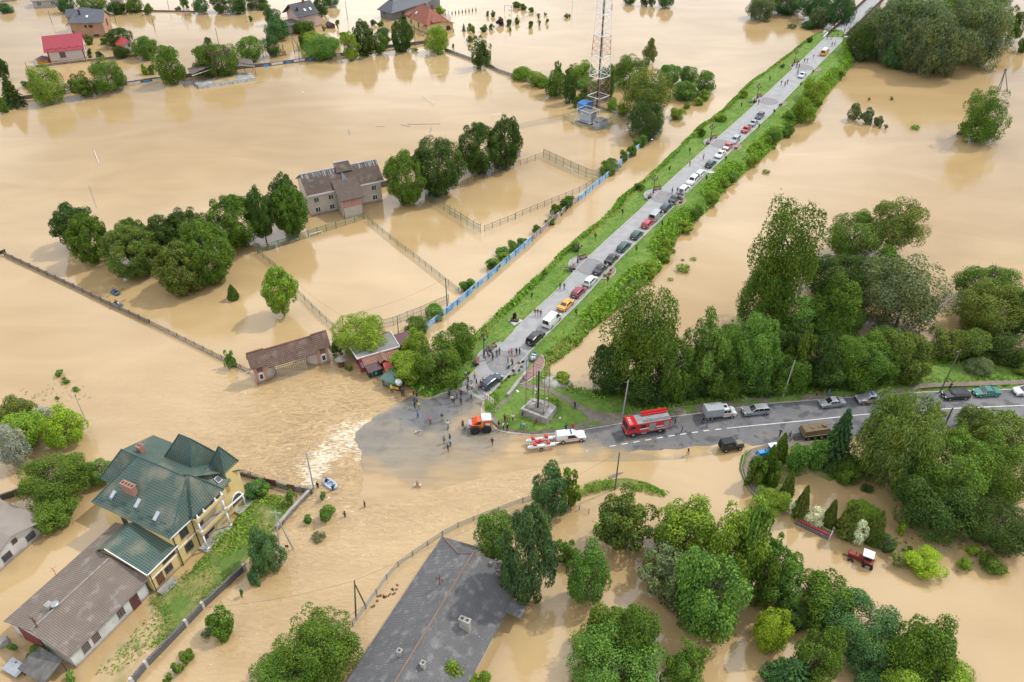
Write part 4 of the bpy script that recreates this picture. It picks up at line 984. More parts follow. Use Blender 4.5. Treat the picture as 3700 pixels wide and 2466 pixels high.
patch('yard_weeds',YARD,8000,.3,.2,(.09,.14,.026),5,.24)
patch('yard_weeds',[(760,1960),(880,1830),(960,1790),(1030,1800),(1010,1890),(900,1990),(830,2060)],2200,.45,.26,(.095,.16,.022),6,.25)
patch('mud_weeds',[(560,2180),(640,2100),(720,2180),(640,2300),(560,2330),(430,2440),(330,2440),(450,2330)],1500,.35,.2,(.09,.14,.03),7,.0)
patch('verge_weeds',[(2100,1748),(2260,1722),(2420,1785),(2400,1798),(2240,1765),(2095,1798)],2200,.35,.2,(.08,.14,.02),8,.22)
patch('mud_weeds',[(2040,425),(2150,378),(2280,425),(2200,458),(2165,480),(2080,460)],900,.5,.25,(.1,.13,.03),9,.2)
patch('mud_weeds',[(3210,1870),(3500,1900),(3640,2000),(3440,2080),(3230,1960)],300,.4,.25,(.09,.13,.02),10,.0)
patch('floating_debris',[(1560,1260),(1700,1180),(1850,1060),(1960,960),(1990,975),(1840,1110),(1700,1215),(1580,1290)],260,.5,.14,(.06,.05,.03),14,.0)
patch('debris_leaves',[(60,1400),(300,1380),(330,1440),(100,1480)],120,.5,.2,(.1,.13,.05),11,.0)
# ================================================================== buildings
O0=(0,0,0)
def frame(A,B,h=0.0):
 a=P(*A,h);b=P(*B,h);d=b-a;return a,math.atan2(d.y,d.x),Vector((d.x,d.y)).length
def bld(name,label,cat,A,B,h=0.0,group=None):
 a,rz,L=frame(A,B,h);return thing(name,label,cat,(a.x,a.y,0),rz,group),L
def part(mb,name,m,parent,smooth=False):return mb.build(name,m,parent,loc=O0,smooth=smooth)
glass=mat('window_glass',(.03,.04,.05),.08,spec=.8);pvc=mat('white_plastic',(.78,.78,.76),.4);brownwood=mat('brown_wood',(.12,.05,.03),.6,(.2,.1,.06),4,.6)
metal=mat('grey_metal',(.42,.45,.48),.45,(.3,.32,.34),1.5,.5,metal=.6);white=mat('white_metal',(.75,.76,.77),.45);rust=mat('rusty_metal',(.09,.05,.04),.8,(.16,.085,.06),2,.8);darkm=mat('dark_metal',(.03,.032,.035),.5)
def orient(face,u,z,dpt):  # wall-plane coordinates to local ones; face = (origin, direction) of a wall seen from outside
 (ox,oy),(dx,dy)=face;nx,ny=dy,-dx;return(ox+dx*u+nx*dpt,oy+dy*u+ny*dpt,z)
def bar(b,face,u0,u1,z0,z1,d0,d1,mi=0):
 V=[orient(face,u,z,d)for d in(d0,d1)for u,z in((u0,z0),(u1,z0),(u1,z1),(u0,z1))]
 return b.mesh(V,[(0,3,2,1),(4,5,6,7),(0,1,5,4),(1,2,6,5),(2,3,7,6),(3,0,4,7)],mi)
def window(parent,face,u,z,w_,h,m=None,pm=None,mull=(.5,),sill=True,name='window',fw=.08):
 m=m or pvc;b=MB()
 bar(b,face,u,u+w_,z,z+fw,.0,.07);bar(b,face,u,u+w_,z+h-fw,z+h,.0,.07);bar(b,face,u,u+fw,z+fw,z+h-fw,.0,.07);bar(b,face,u+w_-fw,u+w_,z+fw,z+h-fw,.0,.07)
 for k in mull:bar(b,face,u+w_*k-fw*.4,u+w_*k+fw*.4,z+fw,z+h-fw,.0,.06)
 o=part(b,name,m,parent)
 q=MB();bar(q,face,u+fw*.9,u+w_-fw*.9,z+fw*.9,z+h-fw*.9,.0,.03);part(q,'pane',pm or glass,o)
 if sill:q=MB();bar(q,face,u-.06,u+w_+.06,z-.08,z-.004,.0,.14);part(q,'sill',metal,o)
 return o
def door(parent,face,u,z,w_,h,m=None,name='door'):
 b=MB();bar(b,face,u,u+w_,z,z+h,.0,.05);o=part(b,name,m or brownwood,parent)
 q=MB();bar(q,face,u+w_*.8,u+w_*.9,z+h*.48,z+h*.52,.05,.1);part(q,'handle',metal,o);return o
def chimney(parent,x,y,z0,z1,w_=.6,d=.6,m=None,holes=1,along='x'):
 b=MB();b.box((x,y,(z0+z1)/2),(w_,d,z1-z0));b.box((x,y,z1+.05),(w_+.12,d+.12,.1));o=part(b,'chimney',m or brickm,parent)
 q=MB()
 for k in range(holes):
  t=(k+.5)/holes-.5;q.box((x+(t*w_ if along=='x' else 0),y+(t*d if along=='y' else 0),z1+.11),((w_/holes if along=='x' else w_)*.55,(d/holes if along=='y' else d)*.55,.03))
 part(q,'flue',darkm,o);return o
def skylight(parent,p,u,v,w_=.7,h=1.1,m=None):  # lies on a roof: p centre, u and v along the roof
 p,u,v=Vector(p),Vector(u).normalized(),Vector(v).normalized();n=u.cross(v);n=-n if n.z<0 else n
 b=MB();c=[p+u*a*w_/2+v*k*h/2+n*.14 for a,k in((-1,-1),(1,-1),(1,1),(-1,1))];b.prism(c,tuple(-n*.2));o=part(b,'skylight',metal,parent)
 q=MB();c=[p+u*a*w_*.42+v*k*h*.43+n*.165 for a,k in((-1,-1),(1,-1),(1,1),(-1,1))];q.prism(c,tuple(-n*.022));part(q,'pane',m or glass,o);return o
brickm=mat('red_brick',(.33,.11,.065),.9,(.25,.09,.06),2,.6,pat='brick',pcol=(.4,.33,.28),psize=(.26,.09,.012))
greentile=mat('green_metal_tile',(.066,.118,.094),.6,(.125,.145,.11),.5,.7,pat='tile',pcol=(.018,.05,.045),psize=(.36,.36,.05),bump=.5);addnoise(greentile,.32,(.24,.22,.15),.5,.7,.6)
yellowwall=mat('yellow_plaster',(.68,.52,.22),.9,(.6,.45,.2),.6,.6);whitewall=mat('white_plaster',(.62,.62,.6),.9,(.42,.42,.4),.5,.8);addnoise(whitewall,1.6,(.3,.28,.25),.55,.8,.5)
asbestos=mat('brown_corrugated',(.235,.19,.155),.9,(.16,.125,.1),.35,.8,pat='corr',pcol=(.13,.105,.085),psize=(.26,),bump=.6);addnoise(asbestos,.8,(.33,.3,.27),.55,.72,.5)
greycorr=mat('grey_corrugated',(.155,.154,.155),.9,(.10,.10,.10),.3,.9,pat='corr',pcol=(.105,.105,.108),psize=(.26,),bump=.6);addnoise(greycorr,.9,(.28,.27,.26),.52,.72,.6);addnoise(greycorr,3.5,(.075,.073,.07),.56,.7,.6);addnoise(greycorr,5,(.55,.55,.53),.68,.72,.7)
def stain(*ms):  # mud left on walls just above the flood
 for m in ms:
  nt=m.node_tree;b=nt.nodes['Principled BSDF'];lk=b.inputs['Base Color'].links;t=nt.nodes.new('ShaderNodeTexCoord');s=nt.nodes.new('ShaderNodeSeparateXYZ');nt.links.new(t.outputs['Object'],s.inputs[0])
  n=nt.nodes.new('ShaderNodeTexNoise');n.inputs['Scale'].default_value=.9;nt.links.new(t.outputs['Object'],n.inputs['Vector']);a=nt.nodes.new('ShaderNodeMath');a.operation='MULTIPLY_ADD';a.inputs[1].default_value=-.9;nt.links.new(n.outputs['Fac'],a.inputs[0]);nt.links.new(s.outputs[2],a.inputs[2])
  r=nt.nodes.new('ShaderNodeMapRange');r.inputs[1].default_value=-.3;r.inputs[2].default_value=.25;r.inputs[3].default_value=.75;r.inputs[4].default_value=0;nt.links.new(a.outputs[0],r.inputs[0])
  x=nt.nodes.new('ShaderNodeMix');x.data_type='RGBA';x.inputs[7].default_value=(.2,.145,.085,1);nt.links.new(r.outputs[0],x.inputs[0])
  if lk:nt.links.new(lk[0].from_socket,x.inputs[6])
  else:x.inputs[6].default_value=b.inputs['Base Color'].default_value
  nt.links.new(x.outputs[2],b.inputs['Base Color'])
stain(yellowwall,whitewall)
# ---- the green roofed villa
t,_=bld('villa','yellow three storey villa with a many gabled green tile roof and white columned balconies','house',Q(41,1325,775),(857,1848),.3)
FR=((0,.4),(1,0))
b=MB();b.prism([(5,.3,6.3),(15.9,.3,6.3),(15.9,13.6,6.3),(5,13.6,6.3)],6.9);b.prism([(8.6,13.6,6.3),(15.9,13.6,6.3),(15.9,16.4,6.3),(8.6,16.4,6.3)],6.9)
b.prism([(.2,.4,3.95),(5,.4,3.95),(5,9,3.95),(.2,9,3.95)],4.6);b.prism([(15.9,.304,8),(18.2,.304,8),(18.2,3.0,8),(15.9,3.0,8)],8.6);b.prism([(15.2,.3,6.3),(15.9,.3,6.3),(15.9,4,7.6),(15.2,4,7.6)],2)
b.prism([(13.8,4.6,7.55),(18,4.6,7.55),(18,9.6,7.55),(13.8,9.6,7.55)],8);part(b,'wall',yellowwall,t)
b=MB();T1=.14
b.prism([(4.6,.0,6.38),(11.4,2.3,10.5),(11.4,11.6,10.5),(4.6,14.5,6.38)],T1)
b.prism([(4.6,.0,6.3),(8.3,-.05,6.3),(11.4,2.3,10.46)],T1)
b.prism([(8.2,11.2,6.5),(8.2,17.1,6.4),(11.4,14.6,10.42),(11.4,11.0,10.42)],T1);b.prism([(8.2,17.1,6.4),(18,17.0,6.4),(11.4,14.6,10.4)],T1)
b.prism([(11.4,2.3,10.5),(18.2,-.1,6.6),(18.2,17,6.4),(11.4,14.6,10.4)],T1)
for pts in([(8.4,-.4,6.62),(14.3,-.5,6.62),(11.6,2.05,11.0)],[(8.4,-.4,6.62),(11.6,2.05,11.0),(11.5,4.6,9.6),(8.0,4.4,8.3)],[(14.3,-.5,6.62),(14.2,4.4,8.6),(11.6,4.6,9.8),(11.6,2.05,11.0)]):b.prism(pts,T1)
b.prism([(12.6,-.12,6.5),(16.2,-.1,6.5),(16.0,2.7,8.7),(12.8,2.6,8.7)],T1)
tw=[(13.1,3.9,7.5),(18.7,3.9,7.5),(18.7,10.3,7.5),(13.1,10.3,7.5)];rA,rB=(16.0,5.6,12.4),(16.0,7.6,12.4)
b.prism([tw[0],tw[1],rA],T1);b.prism([tw[1],tw[2],rB,rA],T1);b.prism([tw[2],tw[3],rB],T1);b.prism([tw[3],tw[0],rA,rB],T1)
ap=(17.1,1.6,11.6);tq=[(15.7,.3,7.95),(18.6,.3,7.95),(18.6,3.2,7.95),(15.7,3.2,7.95)]
for i in range(4):b.prism([tq[i],tq[(i+1)%4],ap],.12)
rf=part(b,'roof',greentile,t)
b=MB()
for p,q in(((11.4,2.3,10.52),(11.4,14.6,10.5)),((4.6,.0,6.4),(11.4,2.3,10.52)),((4.6,14.5,6.4),(11.4,11.6,10.52)),((8.4,-.4,6.64),(11.6,2.05,11.02)),((14.3,-.5,6.64),(11.6,2.05,11.02)),((11.6,2.05,11.02),(11.5,4.6,9.7)),(rA,rB),(tw[0],rA),(tw[1],rA),(tw[3],rB),(tq[0],ap),(tq[1],ap),(tq[3],ap),((8.2,17.1,6.42),(11.4,14.6,10.44))):b.tube(p,q,.1,.1,6)
part(b,'ridge_cap',mat('dark_green_metal',(.03,.085,.075),.5),rf)
b=MB()
for k in range(11):b.box((5.25+.55*(k%2),.9+k*1.22,6.95+.33*(k%2)),(.1,.95,.12))
for k in range(6):b.box((8.9+k*.95,.02+.25*(k%2),7.05+.45*(k%2)),(.8,.08,.12))
part(b,'snow_guard',mat('dark_green_metal',(.03,.085,.075),.5),rf)
chimney(t,7.4,9.4,6.8,9.6,.7,2.2,brickm,4,'y');chimney(t,12.9,12.6,8.2,10.7,.8,.8,brickm,2,'y')
s_=Vector((6.8,0,4.1)).normalized()
pm=mat('pale_glass',(.38,.42,.45),.2)
for x,y in((6.3,11.8),(6.6,7.4),(6.2,3.6)):skylight(t,(x,y,6.38+(x-4.6)*.606+.02),(0,1,0),s_,.6,1.25,pm)
skylight(t,(7.3,.85,7.5),(1,0,0),(0,2.3,4.1),.8,.9,pm);skylight(t,(14.9,.9,7.35),(1,0,0),(0,2.8,2.2),.8,.9,glass)
b=MB();b.prism([(.0,.1,4.2),(5.4,.1,4.2),(5.4,7.2,5.6),(.0,7.2,5.6)],.12);b.prism([(.0,7.2,5.6),(5.4,7.2,5.6),(5.4,9.4,4.1),(.0,9.4,4.1)],.12)
an=part(b,'annex_roof',greentile,t)
b=MB();b.beam((.0,.05,4.2),(5.4,.05,4.2),.12,.14);b.beam((-.03,.1,4.22),(-.03,7.2,5.62),.1,.16);b.beam((4.6,-.05,6.38),(8.3,-.08,6.3),.1,.12);part(b,'gutter',white,t)
b=MB()
for x in(.35,5.15,8.5):b.tube((x,.22,0),(x,.22,4.0 if x<4 else 6.3),.07)
part(b,'drainpipe',darkm,t)
b=MB();b.box((2.6,.36,2.55),(4.8,.1,.14));b.box((6.75,.26,3.2),(3.5,.1,.14));part(b,'wall_moulding',white,t)
F5=((5,.3),(1,0))
for u,z in((1.25,4.2),(1.25,1.35)):window(t,F5,u,z,1.35,1.5,brownwood)
window(t,FR,2.5,1.05,1.25,1.2,brownwood);window(t,FR,2.6,2.95,2.2,.55,brownwood,mull=(.33,.66),sill=False);door(t,FR,1.0,.55,1.15,2.0)
window(t,((5,9.8),(0,-1)),.0,3.6,1.1,1.7,brownwood)
b=MB()
for k in range(4):b.box((1.5,-.35-.33*k,.55-.15*k-.25),(2.6,.7 if k==0 else .34,.5))
part(b,'steps',concrete,t)
# balconies with white columns
b=MB();b.prism([(8.5,-1.0,3.3),(13.6,-1.0,3.3),(13.6,.3,3.3),(8.5,.3,3.3)],.3);b.prism([(8.5,-.8,5.75),(13.9,-.8,5.75),(13.9,.3,5.75),(8.5,.3,5.75)],.3);b.prism([(8.1,-1.3,.32),(12.9,-1.3,.32),(12.9,.3,.32),(8.1,.3,.32)],.4);part(b,'balcony_floor',concrete,t)
b=MB()
for y,z0,z1 in((-.95,3.3,3.85),(-.75,5.75,6.25)):
 b.box((11.05,y,(z0+z1)/2),(5.1,.12,z1-z0));b.box((8.55,y/2+.1,(z0+z1)/2),(.12,1.1,z1-z0))
part(b,'balustrade',yellowwall,t)
for x in(8.6,13.2):
 for z0,z1,y in((.3,3.0,-.95),(3.85,5.5,-.9)):b=MB();b.tube((x,y,z0),(x,y,z1),.15,.13,10);b.box((x,y,z0+.12),(.42,.42,.24));part(b,'column',white,t,True)
for x in(9.0,10.2,12.4,13.6):b=MB();b.tube((x,-.6,6.2),(x,-.6,6.75),.12,.1,8);b.box((x,-.6,6.22),(.34,.34,.3));part(b,'column',white,t,True)
window(t,F5,5.1,.9,1.4,.45,brownwood,sill=False);door(t,F5,4.2,3.4,1.0,1.9);door(t,F5,4.2,.4,1.0,1.9)
# arched end porch
b=MB();seg=[(16.4+1.2*math.cos(a),1.3+1.9*math.sin(a))for a in np.linspace(0,math.pi,12)];b.prism([(x,.24,z)for x,z in seg],(0,.05,0));part(b,'arched_opening',mat('dark_recess',(.12,.1,.09),.9),t);b=MB()
for(u0,z0),(u1,z1)in zip(seg,seg[1:]):b.tube((u0,.22,z0),(u1,.22,z1),.13,.13,6)
part(b,'arched_frame',white,t)
b=MB();b.beam((13.6,-.9,3.65),(17.4,-.3,2.6),.16,.2);part(b,'porch_beam',white,t);b=MB();b.prism([(15.4,-.9,.4),(18.2,-.9,.4),(18.2,.29,.4),(15.4,.29,.4)],.5);part(b,'porch_floor',concrete,t)
b=MB();b.tube((17.2,-.2,.4),(17.2,-.2,2.6),.15,.13,10);part(b,'column',white,t,True)
# ---- the brown roofed barn beside it
t,_=bld('barn','long white barn with a weathered brown corrugated roof joined to the yellow villa','barn',Q(41,1325,775),(857,1848),.3)
b=MB();b.prism([(-12.0,.8,3.15),(-.3,.8,3.15),(-.3,11.2,3.15),(-12.0,11.2,3.15)],4)
b.mesh([(-12.0,.8,3.15),(-12.0,11.2,3.15),(-12.0,6.05,4.7),(-11.8,.8,3.15),(-11.8,11.2,3.15),(-11.8,6.05,4.7)],[(0,2,1),(3,4,5)]);b.prism([(-.3,9.2,3.1),(5,9.2,3.1),(5,10.4,3.1),(-.3,10.4,3.1)],4);part(b,'wall',whitewall,t)
b=MB();b.prism([(-12.4,.35,3.12),(.1,.35,3.12),(-.3,6.05,4.86),(-12.4,6.05,4.86)],.12);b.prism([(-12.4,6.05,4.86),(-.3,6.05,4.86),(.1,9.3,3.9),(5.6,9.3,3.9),(5.6,11.8,3.1),(-12.4,11.8,3.1)],.12);rf=part(b,'roof',asbestos,t)
b=MB();b.path([(-12.3,6.05,4.9),(-.6,6.05,4.9)],.11);part(b,'ridge_cap',mat('pale_asbestos',(.34,.31,.28),.9,(.2,.18,.16),2,.8),rf)
FB=((-12,.8),(1,0));bars=mat('barred_glass',(.05,.05,.055),.4,pat='tile',pcol=(.28,.27,.26),psize=(.22,5,.03))
for u in(1.5,3.0,6.9):window(t,FB,u,1.0,1.0,1.3,brownwood,bars)
door(t,FB,8.9,.0,1.3,2.3,mat('red_door',(.10,.035,.03),.7));door(t,((-12,11.2),(0,-1)),1.2,.0,4.2,2.6,mat('red_gate',(.2,.045,.03),.8),'gate')
b=MB();b.box((-9.0,6.9,4.95),(.8,.8,.8));part(b,'chimney',concrete,t)
b=MB();b.ball((-8.6,6.3,5.2),.55,12,6,sc=(1,1,.3));b.tube((-8.6,6.3,4.6),(-8.6,6.3,5.2),.04);part(b,'satellite_dish',metal,t,True)
b=MB();b.tube((-4.9,11.4,3.2),(-4.9,11.4,4.9),.035);b.tube((-5.3,11.4,4.6),(-4.4,11.4,4.8),.03);b.tube((-4.9,11.0,4.5),(-4.9,11.9,4.75),.03);part(b,'aerial',mat('orange_metal',(.45,.16,.08),.7),t)
b=MB();b.tube((-11.6,5.8,4.3),(-11.6,5.8,6.6),.09);b.beam((-11.6,5.3,6.3),(-11.6,6.3,6.3),.1,.1)
for k in(-.45,0,.45):b.ball((-11.6,5.8+k,6.5),.09,6,4)
part(b,'wire_mast',rust,t)
t,_=bld('lean_to','ruined lean-to with a holed dark corrugated roof at the end of the brown barn','shed',Q(41,1325,775),(857,1848),.3)
b=MB();b.prism([(-15.6,1.4,1.6),(-12.6,1.4,2.3),(-12.6,5.9,2.3),(-15.6,5.9,1.6)],.1);part(b,'roof',mat('ruined_corrugated',(.15,.14,.135),.95,(.3,.29,.26),1.4,.8,pat='corr',pcol=(.05,.05,.05),psize=(.17,),bump=.6),t)
for x,y in((-15.4,1.6),(-15.4,5.7),(-12.8,1.6),(-12.8,5.7)):b=MB();b.tube((x,y,-.2),(x,y,1.6 if x<-14 else 2.25),.07);part(b,'post',brownwood,t)
b=MB();b.prism([(-16.2,6.0,.5),(-14.6,6.0,.7),(-14.6,8.6,.7),(-16.2,8.6,.5)],.05);single_=part(b,'fallen_sheet',metal,t)
# ---- white house at the left edge
t,_=bld('house','white house with a pale corrugated gable roof cut by the left edge of the picture','house',Q(41,0,590),Q(41,395,245))
b=MB();G2=[(-2,0),(7.6,0),(7.6,0),(3.0,0)]
def gabled(b,x0,x1,y0,y1,z,rise):  # walls with gable triangles at y0 and y1
 b.prism([(x0,y0,z),(x1,y0,z),(x1,y1,z),(x0,y1,z)],z+.6);xm=(x0+x1)/2
 for y,d in((y0,.2),(y1,-.2)):b.mesh([(x0,y,z),(x1,y,z),(xm,y,z+rise),(x0,y+d,z),(x1,y+d,z),(xm,y+d,z+rise)],[(0,1,2),(5,4,3),(0,2,5,3),(1,4,5,2)])
gabled(b,-1.4,7.6,0,12,2.5,1.6);part(b,'wall',whitewall,t)
palecorr=mat('pale_corrugated',(.36,.32,.28),.9,(.28,.24,.2),.5,.8,pat='corr',pcol=(.2,.17,.145),psize=(.17,),bump=.5)
b=MB();b.prism([(-1.9,-.6,2.4),(3.1,-.6,4.25),(3.1,12.4,4.25),(-1.9,12.4,2.4)],.12);b.prism([(8.1,-.6,2.4),(8.1,12.4,2.4),(3.1,12.4,4.25),(3.1,-.6,4.25)],.12);part(b,'roof',palecorr,t)
for u in(1.4,5.2):window(t,((-1.4,0),(1,0)),u+1.0,.75,1.35,1.15,mat('dark_frame',(.08,.085,.1),.6),mull=(.33,.66))
window(t,((-1.4,0),(1,0)),4.4,2.2,.8,.8,brownwood,sill=False)
# ---- long grey roofed hall at the bottom
t,_=bld('hall','long hall with a grey corrugated roof and broken chimneys at the bottom edge','barn',Q(42,830,1529),Q(42,1645,290),2.5)
b=MB();b.prism([(-3,-.5,2.45),(22.6,-.5,2.45),(22.6,-12.4,2.45),(-3,-12.4,2.45)],3.2);b.mesh([(22.3,-.5,2.45),(22.3,-12.4,2.45),(19.4,-6.4,5.6),(22.1,-.5,2.45),(22.1,-12.4,2.45),(19.2,-6.4,5.6)],[(0,1,2),(3,5,4)]);part(b,'wall',mat('pale_blue_plaster',(.55,.62,.66),.9,(.4,.45,.5),.8,.7),t)
b=MB();b.prism([(-3.6,.15,2.45),(23.5,.1,2.45),(20.3,-4.3,4.75),(20.4,-6.4,5.85),(-3.6,-6.4,5.85)],.13);b.prism([(23.5,.1,2.42),(23.4,-6.4,3.3),(20.4,-6.4,5.85),(20.3,-4.3,4.75)],.13);b.prism([(-3.6,-6.4,5.85),(20.4,-6.4,5.85),(22.2,-10.6,3.65),(22.4,-13.0,2.4),(-3.6,-13.0,2.4)],.13)
rf=part(b,'roof',greycorr,t)
b=MB();b.path([(-3.5,-6.4,5.9),(20.4,-6.4,5.9)],.13);b.path([(23.5,.1,2.5),(20.3,-4.3,4.8),(20.4,-6.4,5.9)],.12);part(b,'ridge_cap',mat('rusty_ridge',(.22,.16,.125),.9,(.16,.12,.1),1,.6),rf)
b=MB();b.prism([(16.2,-12.9,2.6),(18.4,-12.9,2.6),(18.2,-15,2.1),(16.4,-15,2.1)],.1);part(b,'porch_roof',greycorr,t)
for k,(x,y,z0,z1,w_,d,m)in enumerate(((11.2,-9.9,3.6,5.8,.62,1.35,concrete),(4.3,-4.9,4.8,6.0,.5,.5,concrete),(4.2,-8.1,4.6,5.8,.5,.5,concrete))):chimney(t,x,y,z0,z1,w_,d,m,2 if k==0 else 1,'y')
b=MB();b.tube((14.9,-4.4,4.6),(14.9,-4.4,7.0),.05)
for z in(5.9,6.3,6.7):b.tube((14.9,-4.9,z),(14.9,-3.9,z),.035)
for k in(-.4,0,.4):b.ball((14.9,-4.4+k,6.1),.1,6,4)
part(b,'wire_mast',rust,t)
b=MB();b.mesh([(-3.2,-1.0,3.2),(-.6,-5.0,5.3),(-.9,-9.0,4.4),(-3.8,-9.5,3.4),(-3.8,-5,5.6)],[(0,1,4),(1,2,3,4)]);part(b,'dormer_roof',greycorr,t)
b=MB()
rs=random.Random(4)
for k in range(60):b.box((20.9+rs.uniform(-1.3,1.1),-10.4+rs.uniform(-1.8,1.6),4.05+rs.uniform(-.3,.25)),(rs.uniform(.2,.5),rs.uniform(.1,.3),.09),rs.random()*3)
b.box((20.6,-8.9,4.6),(.45,.45,1.0));b.box((20.3,-11.6,4.0),(.4,.4,1.0));part(b,'broken_slates',mat('slate_rubble',(.25,.23,.21),.9,(.12,.09,.075),3,.9),t)
# ---- sports building
t,L_=bld('sports_building','two storey grey rendered sports building with a rusty brown corrugated roof standing in the flood','building',(1126.6,783),(1382.4,726.6))
grey=mat('grey_render',(.54,.48,.40),.95,(.45,.40,.335),.5,.7);addnoise(grey,3,(.58,.53,.45),.4,.8,.5);pink=mat('pink_plaster',(.5,.27,.22),.9,(.42,.22,.18),.8,.6)
b=MB();b.prism([(0,0,5.85),(17.9,0,5.85),(17.9,9.4,5.85),(0,9.4,5.85)],6.4);
for x,d in((0,.2),(17.9,-.2)):b.mesh([(x,0,5.85),(x,9.4,5.85),(x,4.7,8.7),(x+d,0,5.85),(x+d,9.4,5.85),(x+d,4.7,8.7)],[(0,1,2),(3,5,4)])
part(b,'wall',grey,t)
rustcorr=mat('rust_corrugated',(.17,.12,.09),.9,(.1,.07,.055),.8,.8,pat='corr',pcol=(.05,.038,.03),psize=(.28,),bump=.6);addnoise(rustcorr,.5,(.26,.23,.21),.55,.75,.5)
b=MB();b.prism([(-.4,-.6,5.75),(18.6,-.6,5.75),(18.8,4.7,8.85),(-.4,4.7,8.85)],.12);b.prism([(-.4,4.7,8.85),(18.8,4.7,8.85),(18.6,10,5.75),(-.4,10,5.75)],.12);b.prism([(8.2,3.0,8.3),(12.1,3.0,8.3),(12.1,5.6,9.7),(8.2,5.6,9.7)],.12);rf=part(b,'roof',rustcorr,t)
b=MB();b.path([(-.4,4.7,8.93),(8.2,4.7,8.93)],.14);b.path([(12.1,4.7,8.93),(18.8,4.7,8.93)],.14);b.path([(8.2,5.6,9.75),(12.1,5.6,9.75)],.12)
rs=random.Random(2)
for k in range(80):
 x=rs.uniform(-.3,18.6);ln=rs.uniform(.3,1.5);b.beam((x,4.6,8.86),(x,4.6-ln,8.86-ln*.585),rs.uniform(.04,.1),.03)
part(b,'ridge_cap',mat('bleached_metal',(.42,.46,.5),.6,(.3,.3,.3),2,.6),rf)
b=MB();b.box((3.1,-.5,5.55),(6.8,.22,.4));part(b,'fascia',white,t);b=MB();b.box((15.6,-.5,5.55),(6,.22,.4));part(b,'fascia',white,t)
FS=((0,0),(1,0))
for u,z in((1.1,3.3),(4.6,3.3),(1.1,.75),(4.6,.75),(15.4,3.3),(15.4,.75)):window(t,FS,u,z,1.3,1.35,mull=(.55,))
b=MB();b.prism([(6.7,-4.3,4.9),(11.5,-4.3,4.9),(11.5,0,5.7),(6.7,0,5.7)],5.5);an=part(b,'annex_wall',pink,t)
b=MB();b.box((6.66,-2.2,2.4),(.06,4.2,4.6));b.box((9.1,-4.34,1.25),(4.3,.07,2.5));part(b,'rendered_panel',mat('pale_render',(.55,.49,.41),.9,(.45,.4,.33),1,.6),t)
b=MB();b.prism([(6.1,-5.0,4.75),(12.2,-5.0,4.75),(12.4,1.6,7.25),(6.2,1.6,7.25)],.14);part(b,'annex_roof',mat('brown_tile',(.15,.115,.095),.9,(.1,.075,.06),1,.7,pat='tile',pcol=(.07,.05,.04),psize=(.3,.3,.04),bump=.4),t)
b=MB();b.mesh([(8.7,.8,6.95),(10.1,.8,6.95),(9.4,.8,8.0),(9.4,3.8,8.35)],[(0,2,3),(1,3,2),(0,1,2)]);part(b,'small_dormer',metal,t)
b=MB()
for k in range(6):b.beam((7.1+k*.85,-4.35,4.75),(7.1+k*.85,-4.95,4.75),.1,.45)
part(b,'bracket',brownwood,t)
b=MB();bar(b,FS,12.3,12.8,.0,2.3,0,.06);part(b,'door',metal,t)
# ---- brown tiled gateway
t,_=bld('gateway','wide entrance gateway with a brown tiled roof and two little pink and cream gate towers','gate',(928.4,1390.2),(1194.8,1308.8))
btile=mat('brown_roof_tile',(.23,.15,.115),.9,(.14,.09,.07),1.2,.8,pat='brick',pcol=(.09,.055,.042),psize=(.42,.34,.05),bump=.6);addnoise(btile,.5,(.3,.23,.19),.55,.7,.5);cream=mat('cream_plaster',(.52,.48,.41),.9,(.42,.385,.33),.6,.7)
for x0,x1 in((0,2.1),(11.3,13.4)):
 b=MB();b.prism([(x0,0,4.3),(x1,0,4.3),(x1,1.5,4.3),(x0,1.5,4.3)],4.9);part(b,'gate_tower',cream,t)
 for x in(x0,x1-.45):b=MB();b.box((x+.225,-.05,2.0),(.42,.16,4.6));part(b,'pilaster',pink,t)
 b=MB();b.box((x0+1.05,-.02,3.55),(1.0,.08,1.2));ni=part(b,'niche',mat('dark_niche',(.14,.1,.085),.9),t);b=MB();b.box((x0+1.05,-.08,2.75),(1.0,.1,.55));part(b,'wooden_panel',mat('red_wood',(.25,.1,.07),.7),t)
 FG=((x0,0),(1,0));w_=window(t,FG,.65,.75,.85,1.35,white,fw=.13,mull=(),sill=False);b=MB();seg=[(x0+1.075+.42*math.cos(a),1.95+.5*math.sin(a))for a in np.linspace(0,math.pi,9)];b.prism([(x,-.02,z)for x,z in seg],(0,-.09,0));part(b,'arch_head',white,w_)
 b=MB();b.prism([(x0-.45,-.55,3.95),(x1+.45,-.55,3.95),(x1+.45,.95,6.45),(x0-.45,.95,6.45)],.16);b.prism([(x0-.45,.95,6.45),(x1+.45,.95,6.45),(x1+.45,2.3,4.3),(x0-.45,2.3,4.3)],.16);part(b,'tower_roof',btile,t)
for xc,a0,a1 in((2.1,-math.pi/2,math.pi/2),(11.3,math.pi/2,1.5*math.pi)):
 b=MB();b.prism([(xc+1.75*math.cos(a),1.9+1.7*math.sin(a),3.2)for a in np.linspace(a0,a1,14)],3.8);part(b,'curved_wall',cream,t)
b=MB();b.prism([(2.3,-.85,3.5),(11.1,-.85,3.5),(11.1,.95,6.2),(2.3,.95,6.2)],.16);b.prism([(2.3,.95,6.2),(11.1,.95,6.2),(11.1,2.6,4.0),(2.3,2.6,4.0)],.16);part(b,'roof',btile,t)
b=MB();b.path([(-.4,.95,6.5),(2.5,.95,6.5)],.1);b.path([(2.5,.95,6.26),(10.9,.95,6.26)],.1);b.path([(10.9,.95,6.5),(13.8,.95,6.5)],.1);part(b,'ridge_tile',mat('red_ridge_tile',(.3,.14,.09),.9,(.2,.1,.07),2,.7),t)
